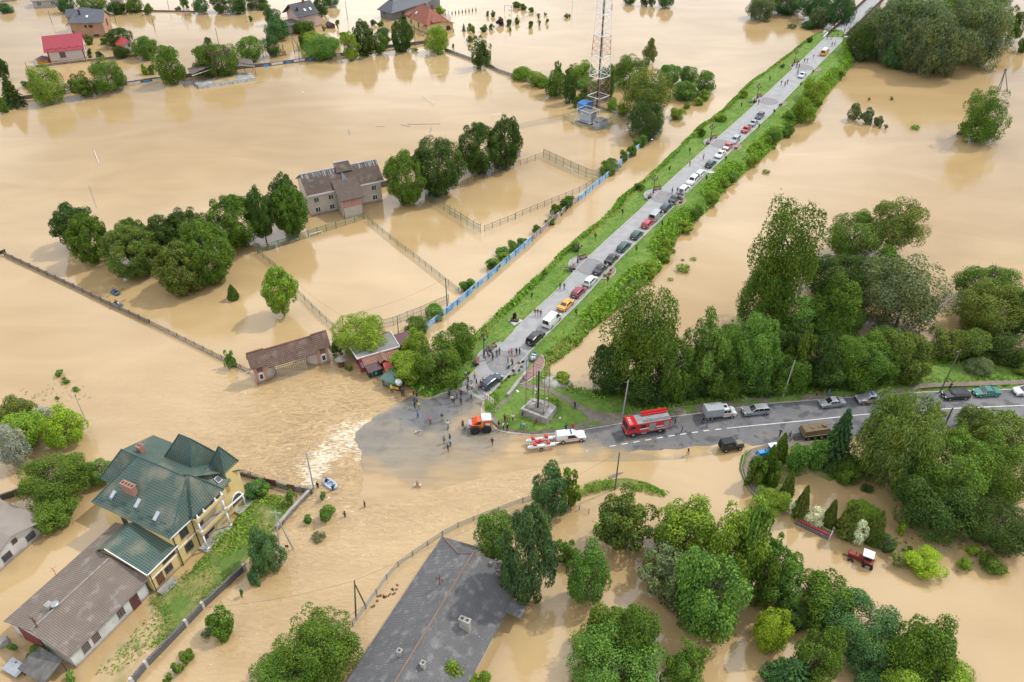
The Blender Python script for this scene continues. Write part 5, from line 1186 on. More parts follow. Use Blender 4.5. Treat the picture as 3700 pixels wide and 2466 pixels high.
for x0,x1 in((3.9,6.7),(6.9,9.5)):
 b=MB();b.beam((x0,1.6,1.2),(x1,1.6,1.2),.06,.06)
 for k in range(9):b.tube((lerp(x0,x1,k/8),1.6,-.2),(lerp(x0,x1,k/8),1.6,1.35),.03)
 part(b,'gate_leaf',rust,t)
# ---- cafe
t,_=bld('cafe','low crimson cafe with a grey flat corrugated roof and small tiled canopies beside the trees','cafe',(1305.6,1348.1),(1447.3,1307.4))
crim=mat('crimson_wall',(.42,.03,.07),.7,(.36,.03,.06),1,.6,pat='tile',pcol=(.3,.02,.05),psize=(5,.25,.03))
b=MB();b.prism([(0,0,3.2),(7.4,0,3.2),(7.4,5.6,3.2),(0,5.6,3.2)],3.6);part(b,'wall',crim,t)
b=MB();b.prism([(-.35,.15,3.3),(7.6,.15,3.3),(7.5,4.7,3.6),(-.6,4.4,3.6)],.15);part(b,'roof',mat('grey_flat_corrugated',(.30,.3,.28),.9,(.22,.22,.2),.7,.8,pat='corr',pcol=(.17,.17,.155),psize=(.17,),bump=.5),t)
b=MB();b.beam((-.4,.1,3.42),(7.65,.1,3.42),.14,.3);b.beam((-.4,.1,3.42),(-.65,4.5,3.7),.1,.3);b.beam((7.65,.1,3.42),(7.55,4.8,3.7),.1,.3);part(b,'roof_trim',white,t)
b=MB();b.prism([(.4,-1.2,2.4),(7.3,-1.2,2.4),(7.3,.05,3.1),(.4,.05,3.1)],.14);part(b,'tiled_eave',mat('salmon_tile',(.36,.2,.14),.9,(.26,.14,.1),2,.7,pat='tile',pcol=(.15,.08,.06),psize=(.34,.34,.05),bump=.5),t)
b=MB();b.prism([(3.1,-2.0,2.5),(3.9,-2.0,3.1),(3.9,.1,3.5),(3.1,.1,2.9)],.1);b.prism([(3.9,-2.0,3.1),(4.7,-2.0,2.5),(4.7,.1,2.9),(3.9,.1,3.5)],.1);part(b,'porch_gable',MATS['salmon_tile'],t)
b=MB();b.prism([(-.1,-1.5,2.2),(2.7,-1.3,2.2),(2.7,-.2,2.7),(-.1,-.4,2.7)],.08);b.prism([(.7,-2.8,1.75),(3.4,-2.55,1.75),(2.9,-1.2,2.3),(.5,-1.3,2.3)],.08);part(b,'canopy',mat('purple_metal_tile',(.13,.075,.08),.6,(.1,.06,.065),1,.6,pat='tile',pcol=(.06,.035,.04),psize=(.3,.3,.04),bump=.4),t)
b=MB();b.prism([(3.4,-4.2,1.75),(5.0,-4.3,1.75),(5.1,-1.6,2.5),(3.6,-1.6,2.5)],.08);part(b,'canopy',mat('red_canopy',(.4,.07,.05),.6,(.33,.06,.045),1,.6),t,False)['label']='red lean-to canopy over the entrance'
b=MB();b.box((2.1,-1.4,.8),(2.6,1.4,1.9));part(b,'counter_booth',mat('dark_green_panel',(.02,.06,.05),.7),t)
b=MB();b.prism([(1.2,-2.9,1.7),(1.5,-2.3,1.7),(1.5,-2.3,.2)],(0,.05,0));part(b,'yellow_banner',mat('yellow_banner',(.75,.5,.03),.7),t);b=MB();b.box((2.0,-2.75,1.2),(.35,.05,.5));part(b,'blue_banner',mat('blue_banner',(.05,.35,.5),.7),t)
window(t,((0,5.4),(0,-1)),1.2,.9,1.6,1.2,darkm);window(t,((0,5.4),(0,-1)),3.6,.9,1.0,1.2,darkm)
b=MB();b.box((9.5,3.5,2.3),(3.6,3.6,.14));b.box((9.5,3.5,1.0),(3.3,3.3,2.4));part(b,'back_shed',mat('maroon_panel',(.13,.06,.06),.7),t)
t,_=bld('kiosk','dark green wooden kiosk with a hipped green roof standing at the flood edge','kiosk',(1383.6,1397.3),(1431,1414.6))
gk=mat('kiosk_wall',(.02,.07,.055),.6,(.03,.09,.07),2,.5);LK=_
b=MB();b.prism([(0,0,2),(LK,0,2),(LK,2.6,2),(0,2.6,2)],2.4);part(b,'wall',gk,t)
b=MB();R4=[(-.35,-.35,1.95),(LK+.35,-.35,1.95),(LK+.35,2.95,1.95),(-.35,2.95,1.95)];A4=(LK/2,1.3,2.9)
for i in range(4):b.prism([R4[i],R4[(i+1)%4],A4],.08)
part(b,'roof',mat('grey_green_roof',(.09,.16,.13),.7,(.12,.19,.155),1.5,.6),t)
window(t,((0,0),(1,0)),.3,.9,LK-.6,.8,gk,mat('grey_glass',(.25,.25,.24),.3),mull=(.5,));window(t,((LK,0),(0,1)),.4,.9,1.6,.8,gk)
stain(grey,cream,pink,crim,gk)
# ---- far houses
Z=lambda X,Y:(100+X/5.115,Y/5.115)
t,_=bld('house','cream house with a crimson metal tile roof standing alone in the flood','house',Z(425,1170),Z(1080,1105))
cw=mat('cream_wall',(.62,.54,.47),.9,(.55,.48,.42),1,.5);redt=mat('crimson_tile',(.40,.05,.075),.55,(.34,.045,.06),.6,.6,pat='tile',pcol=(.24,.03,.045),psize=(.35,.35,.04),bump=.4);trim=mat('brown_trim',(.2,.06,.05),.7)
b=MB();b.prism([(0,0,4.3),(11.6,0,4.3),(11.6,9.6,4.3),(0,9.6,4.3)],5)
for x,d in((0,.2),(11.6,-.2)):b.mesh([(x,0,4.3),(x,9.6,4.3),(x,4.8,7.9),(x+d,0,4.3),(x+d,9.6,4.3),(x+d,4.8,7.9)],[(0,1,2),(3,5,4)])
part(b,'wall',cw,t)
b=MB();b.prism([(-.9,-.8,4.0),(12.2,-.8,4.0),(12.2,4.8,8.1),(-.9,4.8,8.1)],.15);b.prism([(-.9,4.8,8.1),(12.2,4.8,8.1),(12.2,10.4,4.0),(-.9,10.4,4.0)],.15);rf=part(b,'roof',redt,t)
b=MB()
for k in range(9):b.box((.4+k*1.4,-.2+.25*(k%2),4.65+.18*(k%2)),(1.1,.1,.14))
part(b,'snow_guard',redt,rf);chimney(t,9.6,5.3,7.2,8.8,.7,.7,trim)
for x in(.12,11.48):b=MB();b.box((x,-.03,2),(.4,.12,4.4));part(b,'corner_trim',trim,t)
window(t,((0,0),(1,0)),3.7,1.5,1.9,1.9,trim,fw=.22);window(t,((11.6,0),(0,1)),1.6,1.6,1.1,1.8,trim);window(t,((11.6,0),(0,1)),6.3,1.6,1.1,1.8,trim);window(t,((11.6,0),(0,1)),4.2,5,1.1,1.3,trim)
t,_=bld('summer_house','small orange summer house with a domed brown roof beside the crimson roofed house','shed',Z(215,1200),Z(365,1185))
b=MB();b.prism([(2.1*math.cos(a)+1.4,1.6+1.7*math.sin(a),1.5)for a in np.linspace(0,6.283,9)[:-1]],1.8);part(b,'wall',mat('orange_wood',(.55,.22,.03),.7,(.45,.17,.03),2,.6),t)
b=MB();V8=[(2.5*math.cos(a)+1.4,1.6+2.1*math.sin(a),1.5)for a in np.linspace(0,6.283,9)[:-1]]
for i in range(8):b.mesh([V8[i],V8[(i+1)%8],(1.4,1.6,2.6)],[(0,1,2)])
b.poly(V8);part(b,'roof',mat('brown_shingle',(.13,.08,.085),.8),t)
t,_=bld('house','unfinished red brick house with a steep slate grey tile roof behind the crimson roofed one','house',Z(1030,700),Z(1460,685))
slate=mat('slate_tile',(.13,.145,.165),.6,(.1,.11,.13),.6,.6,pat='tile',pcol=(.065,.072,.085),psize=(.4,.4,.05),bump=.4);ob=mat('orange_brick',(.36,.17,.095),.9,(.45,.3,.18),.35,.8,pat='brick',pcol=(.34,.25,.19),psize=(.26,.09,.012))
b=MB();b.prism([(-3.0,0,5.6),(8.6,0,5.6),(8.6,9.3,5.6),(-3.0,9.3,5.6)],6.2);b.prism([(-6.8,8,5.6),(-3,8,5.6),(-3,12,5.6),(-6.8,12,5.6)],6.2);b.mesh([(8.6,0,5.6),(8.6,9.3,5.6),(8.6,4.9,8.4),(8.4,0,5.6),(8.4,9.3,5.6),(8.4,4.9,8.4)],[(0,1,2),(3,5,4)]);part(b,'wall',ob,t)
b=MB();b.prism([(-5.1,-.5,4.6),(-3.4,-.5,5.5),(9.2,-.5,5.5),(9.0,4.9,8.7),(.3,6.4,9.6),(-2.6,4.5,7.9)],.14);b.prism([(9.0,4.9,8.7),(9.2,10,5.6),(-3,10,5.6),(.3,6.4,9.6)],.14);b.prism([(-7.2,7.6,5.8),(-2.4,7.6,6.0),(-1,10,8.4),(-7.4,10.6,8.0)],.14);b.prism([(-7.4,10.6,8.0),(-1,10,8.4),(-2,13,5.8),(-7.2,13,5.8)],.14);part(b,'roof',slate,t)
chimney(t,.0,3.4,7.0,9.2,.6,.6,darkm);chimney(t,4.2,6.6,8.2,9.9,.9,.7,darkm);skylight(t,(2.9,2.2,7.15),(1,0,0),(0,5.4,3.2),.9,1.2,mat('bright_glass',(.7,.75,.8),.15))
for u,z,w_,h in((1.9,3.6,.9,1.0),(3.5,3.6,1.5,1.0),(4.4,.35,1.9,.7)):window(t,((-3,0),(1,0)),u+2.7,z,w_,h,darkm,darkm,mull=(),sill=False)
window(t,((8.6,0),(0,1)),4.4,3.0,1.2,2.4,darkm,darkm)
for x in(-4.4,-3.7):b=MB();b.tube((x,.2,-.3),(x,.2,4.8),.16,.16,8);part(b,'column',white,t)
t,_=bld('shed','small grey garage with a bright red gable roof between two trees','shed',Z(1830,990),Z(1960,960))
b=MB();gabled(b,-.3,4.0,.4,6.4,2.5,1.7);part(b,'wall',mat('grey_block',(.42,.4,.37),.95,(.36,.34,.31),2,.5),t)
b=MB();b.prism([(-.8,0,2.2),(1.85,0,4.4),(1.85,6.9,4.4),(-.8,6.9,2.2)],.1);b.prism([(4.5,0,2.2),(4.5,6.9,2.2),(1.85,6.9,4.4),(1.85,0,4.4)],.1);part(b,'roof',mat('bright_red_metal',(.45,.05,.06),.5),t)
door(t,((-.3,.4),(1,0)),1.7,1.9,.9,1.2,brownwood)
t,_=bld('house','pale grey block house with two white windows in the top left corner','house',Z(120,158),Z(600,125))
b=MB();b.prism([(0,0,3),(11,0,3),(11,8,3),(0,8,3)],3.5);part(b,'wall',mat('grey_block',(.42,.4,.37)),t);b=MB();b.prism([(-.5,-.6,2.95),(11.5,-.6,2.95),(11.5,4,5.2),(-.5,4,5.2)],.12);b.prism([(-.5,4,5.2),(11.5,4,5.2),(11.5,8.6,2.95),(-.5,8.6,2.95)],.12);part(b,'roof',palecorr,t)
for u in(1.5,7.0):window(t,((0,0),(1,0)),u,.8,1.9,1.7,mull=(.33,.66))
b=MB();a,rz,_=frame(Q(11,-10,20),Q(11,130,8));t=thing('shed','low shed with a pale bluish roof at the very top left edge','shed',(a.x,a.y,0),rz);b.prism([(0,0,1.6),(7,0,1.6),(7,5,1.6),(0,5,1.6)],2);part(b,'wall',whitewall,t);b=MB();b.prism([(-.4,-.4,1.6),(7.4,-.4,1.6),(7.4,5.4,2.5),(-.4,5.4,2.5)],.1);part(b,'roof',metal,t)
a,rz,_=frame(Z(1560,130),Z(1760,120));t=thing('house','house with a steep slate roof cut by the top edge near the brick house','house',(a.x,a.y,0),rz)
b=MB();b.prism([(0,0,4),(5.2,0,4),(5.2,9,4),(0,9,4)],4.5);part(b,'wall',cw,t);b=MB();b.prism([(-.8,-.8,3.2),(5.4,-.8,3.2),(5.4,4.5,9.5),(-.8,4.5,9.5)],.15);b.prism([(-.8,4.5,9.5),(5.4,4.5,9.5),(5.4,10,3.2),(-.8,10,3.2)],.15);part(b,'roof',slate,t);b=MB();b.beam((5.5,-.8,3.4),(5.5,4.5,9.7),.2,.3);part(b,'verge_trim',cream,t)
Z=lambda X,Y:(980+X/3.361,Y/3.361)
pinkw=mat('pale_pink_wall',(.58,.42,.37),.9,(.5,.37,.32),.8,.5);dk=mat('anthracite_tile',(.055,.057,.066),.6,(.04,.042,.05),1,.6,pat='tile',pcol=(.028,.029,.034),psize=(.4,.4,.05),bump=.4)
t,_=bld('house','pale pink house with an anthracite tile roof and a railed roof terrace','house',Z(375,370),Z(560,325))
LP=_
b=MB();b.prism([(-.2,0,5.2),(LP+.8,0,5.2),(LP+.8,9,5.2),(-.2,9,5.2)],5.7)
for x,d in((-.2,.2),(LP+.8,-.2)):b.mesh([(x,0,5.2),(x,9,5.2),(x,4.5,9),(x+d,0,5.2),(x+d,9,5.2),(x+d,4.5,9)],[(0,1,2),(3,5,4)])
b.prism([(-6.5,-1.4,3.2),(-.2,-1.4,3.2),(-.2,6,3.2),(-6.5,6,3.2)],3.7);part(b,'wall',pinkw,t)
b=MB();b.prism([(-1.8,-1.0,5.2),(LP+1.3,-1.0,5.2),(LP+1.3,4.5,9.2),(-1.8,4.5,9.2)],.15);b.prism([(-1.8,4.5,9.2),(LP+1.3,4.5,9.2),(LP+1.3,10,5.2),(-1.8,10,5.2)],.15);rf=part(b,'roof',dk,t)
b=MB();b.prism([(-7,-1.9,3.4),(-.2,-1.9,3.4),(-.2,6.4,3.4),(-7,6.4,3.4)],.2);part(b,'terrace_floor',mat('dark_terrace',(.13,.12,.11),.8),t)
b=MB();
for p,q in(((-7,-1.9),(0,-1.9)),((-7,-1.9),(-7,6.4)),((-7,6.4),(-2,6.4))):
 b.beam((*p,4.4),(*q,4.4),.07,.07);b.beam((*p,3.95),(*q,3.95),.05,.05)
 for k in range(7):x,y=lerp(p[0],q[0],k/6),lerp(p[1],q[1],k/6);b.tube((x,y,3.4),(x,y,4.4),.04)
part(b,'railing',darkm,t)
chimney(t,.2,1.6,6.2,8.2,.55,.55,darkm);chimney(t,5.0,4.2,8,10.4,.8,.6,trim)
for x in(3.3,5.9):skylight(t,(x,1.2,6.85),(1,0,0),(0,5.5,4.0),.8,1.2,MATS['bright_glass'])
window(t,((-6.5,-1.4),(1,0)),3.6,.5,1.2,1.8,brownwood);window(t,((-.2,0),(1,0)),1.2,.6,1.3,1.7,brownwood);window(t,((LP+.8,0),(0,1)),2,.8,1.2,1.9,brownwood)
b=MB();b.prism([(LP+.8,.3,3.9),(LP+2.4,.3,3.9),(LP+2.4,4.6,3.9),(LP+.8,4.6,3.9)],4.3);part(b,'bay_wall',pinkw,t);b=MB();b.prism([(LP+.8,.1,4.1),(LP+2.7,.1,3.9),(LP+2.7,4.8,3.9),(LP+.8,4.8,4.3)],.12);part(b,'bay_roof',dk,t)
a=P(*Z(745,345));t=thing('shed','little dark roofed hut in the garden beside the pink house','shed',(a.x,a.y,0),.7);b=MB();gabled(b,-1.2,1.2,0,3,1.2,.8);part(b,'wall',brownwood,t);b=MB();b.prism([(-1.5,-.3,1.1),(0,-.3,2.1),(0,3.3,2.1),(-1.5,3.3,1.1)],.08);b.prism([(1.5,-.3,1.1),(1.5,3.3,1.1),(0,3.3,2.1),(0,-.3,2.1)],.08);part(b,'roof',dk,t)
yw=mat('pale_yellow_wall',(.62,.52,.25),.9,(.55,.46,.22),.8,.5);rt=mat('red_clay_tile',(.34,.115,.07),.7,(.28,.095,.06),.6,.6,pat='tile',pcol=(.17,.055,.035),psize=(.38,.38,.05),bump=.4)
a,rz,_=frame(Z(1650,300),Z(1900,420));t=thing('house','pale yellow house with a red clay tile hipped roof and dormers','house',(a.x,a.y,0),rz)
b=MB();b.prism([(0,0,3.9),(16.6,0,3.9),(16.6,8.6,3.9),(0,8.6,3.9)],4.4);b.prism([(11.5,8.6,3.4),(16.2,8.6,3.4),(16.2,12,2.4),(11.5,12,2.4)],3.9);part(b,'wall',yw,t)
b=MB();E4=[(-.8,-.8,3.75),(17.4,-.8,3.75),(17.4,9.4,3.75),(-.8,9.4,3.75)];RA,RB=(5.2,4.3,8.3),(11.6,4.3,8.3)
for f_ in([E4[0],E4[1],RB,RA],[E4[1],E4[2],RB],[E4[2],E4[3],RA,RB],[E4[3],E4[0],RA]):b.prism(f_,.14)
b.prism([(.4,-.9,4.3),(3.8,-.9,4.3),(3.4,1.6,5.7),(.8,1.6,5.7)],.12);b.prism([(16.0,1.8,4.9),(18,1.8,4.5),(18,6.6,4.5),(14.4,4.2,6.6)],.12);b.prism([(15,-2.4,2.6),(18.2,-2.4,2.6),(17.6,-.2,3.4),(15.4,-.2,3.4)],.1);b.prism([(11,8.2,3.6),(17,8.2,3.6),(17,12.6,2.3),(11,12.6,2.3)],.12);rf=part(b,'roof',rt,t)
b=MB()
for p in E4[:3]:b.path([p,RA if p is E4[0]else RB],.12)
b.path([RA,RB],.12);part(b,'ridge_tile',rt,rf)
chimney(t,9.2,4.8,7.2,9.4,.6,.6,concrete);chimney(t,9.8,6.6,6.4,8.6,.6,.6,trim);skylight(t,(6.4,1.3,5.65),(1,0,0),(0,5.1,4.5),.9,1.3,MATS['bright_glass'])
for u,z,w_,h in((3.2,1.2,1.1,1.7),(9.4,1.0,.9,1.9),(13.2,1.4,.8,1.1),(1.4,3.0,1.3,1.1)):window(t,((0,0),(1,0)),u,z,w_,h,darkm,sill=False)
window(t,((17.2,2.6),(0,1)),.4,4.1-.3,2.2,1.2,darkm);b=MB();b.box((16.9,4.1,4.2),(.7,3.2,1.5));part(b,'dormer_wall',yw,t)
b=MB();b.prism([(16.25,9.6+1.2*math.cos(a),.2+1.6*math.sin(a))for a in np.linspace(0,math.pi,9)],(.08,0,0));part(b,'arched_opening',darkm,t)
a,rz,_=frame(Z(1330,215),Z(1470,255));t=thing('house','unfinished grey concrete block house with a dark slate roof at the top edge','house',(a.x,a.y,0),rz)
gb=mat('rough_block',(.22,.22,.22),.95,(.16,.16,.16),1,.7,pat='brick',pcol=(.12,.12,.12),psize=(.5,.25,.03))
b=MB();b.prism([(0,0,3.3),(7.4,0,3.3),(7.4,6,3.3),(0,6,3.3)],3.8);b.prism([(1.5,6,4.2),(7.4,6,4.2),(7.4,27,4.2),(1.5,27,4.2)],4.6);part(b,'wall',gb,t)
b=MB();b.prism([(-.9,-.9,3.2),(8.4,-.9,3.2),(5.2,3.0,6.6),(2.2,3.0,6.6)],.14);b.prism([(8.4,-.9,3.2),(8.6,21,4.1),(5.2,21,7.2),(5.2,3.0,6.6)],.14);b.prism([(-.9,-.9,3.2),(2.2,3.0,6.6),(5.2,3.0,6.6),(5.2,21,7.2),(-.9,21,3.4)],.14);part(b,'roof',slate,t);chimney(t,3.4,3.6,6,7.8,.8,.8,darkm)
for u in(2,9,15):b=MB();b.box((7.44,4+u,1.6),(.08,1.6,1.8));part(b,'window',darkm,t)
b=MB();bar(b,((0,0),(1,0)),2.0,3.0,1.5,2.5,0,.03);part(b,'window',darkm,t)
stain(cw,ob,pinkw,yw,gb)
# ---- rusty stadium stand
Z=lambda X,Y:(600+X/5.8825,80+Y/5.8825)
t,LS=bld('grandstand','derelict stadium stand with a rusty lattice frame and two side canopies','grandstand',Z(705,1425),Z(1910,1245))
b=MB();b.prism([(0,0,.95),(LS,0,.95),(LS-.3,7,.6),(-1,7,.5)],1.3);part(b,'concrete_terrace',mat('stained_concrete',(.42,.42,.4),.9,(.2,.2,.17),.7,.9),t)
b=MB();b.box((LS/2,-.06,.42),(LS,.1,.85));part(b,'painted_front',mat('flaking_white',(.62,.64,.66),.8,(.3,.3,.28),1.2,.9),t)
b=MB();b.prism([(5.2,.4,.98),(12.6,.4,.98),(12.3,5.6,.85),(5.4,5.6,.85)],.05);part(b,'grown_over_steps',mudgrass,t)
ct=mat('brown_canopy',(.16,.13,.115),.9,(.11,.085,.075),.8,.7)
for nm,pts,posts in(('a',[(-1,3.5,3.9),(6.0,7.6,4.6),(5.6,12.4,4.6),(-1.3,9.6,4.1)],[(-.9,3.6),(-1.1,9.4),(5.6,7.6),(3,5.6)]),('b',[(13.6,8.6,4.4),(19.6,4.2,3.9),(19.8,9.8,4.1),(14.2,13.2,4.6)],[(19.5,4.4),(19.6,9.6),(14,8.6),(16.5,6.6)])):
 b=MB();b.prism(pts,.14);part(b,'canopy',ct,t)
 for x,y in posts:b=MB();b.tube((x,y,-.3),(x,y,4.3),.08);part(b,'canopy_post',rust,t)
 b=MB();b.beam((pts[0][0],pts[0][1],3.5),(pts[1][0],pts[1][1],3.5),.16,.16);part(b,'white_beam',white,t)
b=MB();MB_=[(6.3,4.4),(11.4,4.4),(6.0,11.0),(11.6,11.0)]
for i,(x,y)in enumerate(MB_):
 for dx,dy in((0,0),(.5,0),(0,.5),(.5,.5)):b.tube((x+dx,y+dy,-.2),(x+dx,y+dy,9.6),.06)
 for k in range(8):b.tube((x,y,k*1.2),(x+.5,y+.5,k*1.2+1.2),.04);b.tube((x+.5,y,k*1.2+1.2),(x,y+.5,k*1.2),.04)
part(b,'lattice_leg',rust,t)
b=MB()
for y in(4.4,4.9,11,11.5):b.beam((5.6,y,9.7),(12.3,y,9.7),.14,.14);b.beam((5.6,y,8.9),(12.3,y,8.9),.1,.1)
for k in range(9):x=lerp(5.8,12.1,k/8);b.tube((x,4.4,8.9),(x+.6,4.4,9.7),.05);b.tube((x,11,8.9),(x+.6,11,9.7),.05)
for x in(6,12):b.beam((x,4.4,9.6),(x,11.5,9.6),.12,.12)
part(b,'lattice_girder',rust,t)
# ---- lattice mast and its cabins
t=thing('lattice_mast','tall red and white lattice communications mast with a dark cable run','mast',(26.4,237.6,0),R(45))
redp=mat('faded_red_paint',(.27,.12,.105),.6,(.38,.24,.21),1.5,.6)
def hw(z):return 2.55-1.35*z/40
lv=[0,4.9,10.9,17.0,22.9,28.8,34.5,40,45]
for i in range(len(lv)-1):
 b=MB();z0,z1=lv[i],lv[i+1];n=3
 for k in range(n):
  a0,a1=lerp(z0,z1,k/n),lerp(z0,z1,(k+1)/n);w0,w1=hw(a0),hw(a1)
  for sx,sy,tx,ty in((-1,-1,1,-1),(1,-1,1,1),(1,1,-1,1),(-1,1,-1,-1)):
   b.tube((sx*w0,sy*w0,a0),(sx*w1,sy*w1,a1),.085,.085,5);b.tube((sx*w0,sy*w0,a0),(tx*w1,ty*w1,a1),.042,.042,4);b.tube((tx*w0,ty*w0,a0),(sx*w1,sy*w1,a1),.042,.042,4)
 o=part(b,'lattice_section',redp if i in(0,1,3,6)else white,t)
 b=MB();w1=hw(z1)
 for sx,sy,tx,ty in((-1,-1,1,-1),(1,-1,1,1),(1,1,-1,1),(-1,1,-1,-1)):b.tube((sx*w1,sy*w1,z1),(tx*w1,ty*w1,z1),.11,.11,5)
 part(b,'ring_frame',white,o)
b=MB();b.beam((-.5,-.3,45),(-.9,-.3,1),.42,.16);part(b,'cable_run',darkm,t)
b=MB()
for k in range(100):b.tube((-.1,.2,1+k*.43),(.4,.2,1+k*.43),.03,.03,4)
b.tube((-.1,.2,1),(-.1,.2,44),.04);b.tube((.4,.2,1),(.4,.2,44),.04);part(b,'ladder',metal,t)
for z,s in((31.2,-1),(32.4,-1),(30.4,1)):b=MB();b.box((s*1.9,-1.2,z),(.4,.25,1.7));part(b,'panel_antenna',metal,t)
bluem=mat('blue_sheet_metal',(.03,.17,.47),.5,(.05,.22,.5),1.2,.5);lg=mat('light_grey_sheet',(.42,.47,.51),.5,(.36,.4,.44),1,.5,pat='corr',pcol=(.33,.37,.41),psize=(.5,));gr=mat('grey_bitumen',(.16,.17,.165),.9,(.11,.12,.115),1.2,.7)
t,_=bld('cabin','light grey equipment cabin raised on a steel platform beside the mast','cabin',(2095.8,433.4),(2130.9,446.1),.8)
b=MB();b.prism([(-.8,-.9,.95),(4.6,-.9,.95),(4.6,3.4,.95),(-.8,3.4,.95)],.15);part(b,'platform',metal,t)
b=MB();b.prism([(0,0,3.5),(3.9,0,3.5),(3.9,2.8,3.5),(0,2.8,3.5)],2.5);part(b,'wall',lg,t);b=MB();b.prism([(-.2,-.2,3.52),(4.1,-.2,3.52),(4.1,1.4,3.85),(-.2,1.4,3.85)],.1);b.prism([(-.2,1.4,3.85),(4.1,1.4,3.85),(4.1,3,3.52),(-.2,3,3.52)],.1);part(b,'roof',gr,t)
for x,y in((-.7,-.8),(4.5,-.8),(4.5,3.3),(-.7,3.3),(1.9,-.8)):b=MB();b.tube((x,y,-.2),(x,y,.85),.08);part(b,'platform_leg',metal,t)
b=MB()
for x,y in((-.7,-.8),(4.5,-.8),(4.5,3.3),(-.7,3.3)):b.tube((x,y,.95),(x,y,4.2),.05)
b.path([(-.7,-.8,4.2),(4.5,-.8,4.2),(4.5,3.3,4.2),(-.7,3.3,4.2),(-.7,-.8,4.2)],.05);part(b,'guard_frame',white,t);door(t,((3.9,0),(0,1)),.9,1.1,.9,1.9,metal);b=MB();b.ball((.8,-.12,2.9),.3,10,6,sc=(1,.3,1));part(b,'dish',white,t,True)
t,_=bld('cabin','small pale grey cabin with a bitumen roof at the front corner of the mast yard','cabin',(2142,462),(2164.4,470.8))
b=MB();b.prism([(0,0,2.3),(2.5,0,2.3),(2.5,3.6,2.3),(0,3.6,2.3)],2.6);part(b,'wall',lg,t);b=MB();b.prism([(-.15,-.15,2.32),(2.65,-.15,2.32),(2.65,1.8,2.75),(-.15,1.8,2.75)],.1);b.prism([(-.15,1.8,2.75),(2.65,1.8,2.75),(2.65,3.75,2.32),(-.15,3.75,2.32)],.1);part(b,'roof',gr,t);door(t,((0,0),(1,0)),.4,.2,.9,1.7,lg);b=MB();b.box((1.3,-.03,2.05),(1.1,.06,.2));part(b,'vent',darkm,t)
t,_=bld('container','bright blue metal container cabin half hidden behind the mast','cabin',(2087,401.5),(2108.6,409.4))
b=MB();b.prism([(0,0,2.5),(2.6,0,2.5),(2.6,4.2,2.5),(0,4.2,2.5)],2.8);part(b,'wall',bluem,t);b=MB();b.prism([(-.15,-.15,2.5),(2.75,-.15,2.5),(2.75,2.1,2.95),(-.15,2.1,2.95)],.08);b.prism([(-.15,2.1,2.95),(2.75,2.1,2.95),(2.75,4.35,2.5),(-.15,4.35,2.5)],.08);part(b,'roof',bluem,t);window(t,((0,0),(1,0)),.5,1.2,1.2,.8,bluem,mat('light_blue',(.2,.4,.6),.3),sill=False)
# ---- concrete plinth with the steel frame
Z=lambda X,Y:(1650+X/3.563,1180+Y/3.563)
a,rz,LB=frame(Z(820,1140),Z(1160,1270),.55);t=thing('monument_plinth','massive stained concrete block on the lawn carrying a bare steel frame and a dark pole','monument',(a.x,a.y,.45),rz)
b=MB();b.prism([(0,0,1.5),(5,0,1.5),(5,3.5,1.5),(3.2,3.9,1.5),(.4,3.4,1.5)],1.9);part(b,'block',concrete,t);b=MB();b.prism([(.4,.5,1.62),(4.3,.45,1.62),(2.3,3.2,1.62)],.16);part(b,'footing',mat('dark_concrete',(.2,.185,.16),.9,(.12,.11,.095),1.2,.7),t)
b=MB();C3=[(.65,.7),(4.05,.62),(2.2,2.9)]
C3=[(.65,.7),(4.05,.62),(3.9,2.6),(1.0,2.5)]
for x,y in C3:b.tube((x,y,1.5),(x,y,11.6),.045)
for z in(1.7,3.6,5.5,7.4,9.3,11.5):
 for i in range(4):b.tube((*C3[i],z),(*C3[(i+1)%4],z),.03)
part(b,'steel_frame',rust,t);b=MB();b.tube((2.45,1.6,1.5),(2.45,1.6,9.4),.17,.15,8);b.tube((2.1,1.55,1.5),(2.1,1.55,9.2),.05);part(b,'pole',mat('black_timber',(.03,.022,.02),.8),t);b=MB();b.box((2.1,1.45,5.6),(.34,.1,.4));part(b,'meter_box',white,t)
# ---- footbridge at the far end of the promenade
Z=lambda X,Y:(2650+X/4.706,Y/4.706)
a=G(*Z(1590,600));t=thing('footbridge','old pedestrian bridge with dark lattice railings leading into the willows','bridge',(a.x,a.y,2.5),0,world=True)
ax=Vector((AX.x,AX.y,0));nxv=Vector((NX.x,NX.y,0));c0=Vector((*((Vector(PLW[-1])+Vector(PRW[0]))/2),2.62));Lb=75
b=MB();b.prism([c0+nxv*3.1,c0-nxv*3.1,c0-nxv*3.1+ax*Lb,c0+nxv*3.1+ax*Lb],.5);b.build('deck',pave,t)
for s in(1,-1):
 e0=c0+nxv*3.15*s;b=MB();b.beam(e0+Vector((0,0,1.7)),e0+ax*Lb+Vector((0,0,1.7)),.2,.2);b.beam(e0+Vector((0,0,.2)),e0+ax*Lb+Vector((0,0,.2)),.2,.2)
 for k in range(50):
  p=e0+ax*Lb*k/50;q=e0+ax*Lb*(k+1)/50;b.tube(p,p+Vector((0,0,1.7)),.07,.07,4);b.tube(p,q+Vector((0,0,1.6)),.05,.05,4);b.tube(p+Vector((0,0,1.6)),q,.05,.05,4)
 b.build('lattice_railing',rust,t)
b=MB()
for k in range(1,14):p=c0+nxv*3.3+ax*(k*5.2);b.beam(p+Vector((0,0,1.85)),p+ax*2.6+Vector((0,0,1.85)),.16,.1)
b.beam(c0+nxv*3.3+Vector((0,0,1.3))-ax*6,c0+nxv*3.3+Vector((0,0,1.5)),.3,.3);b.build('white_handrail',white,t)
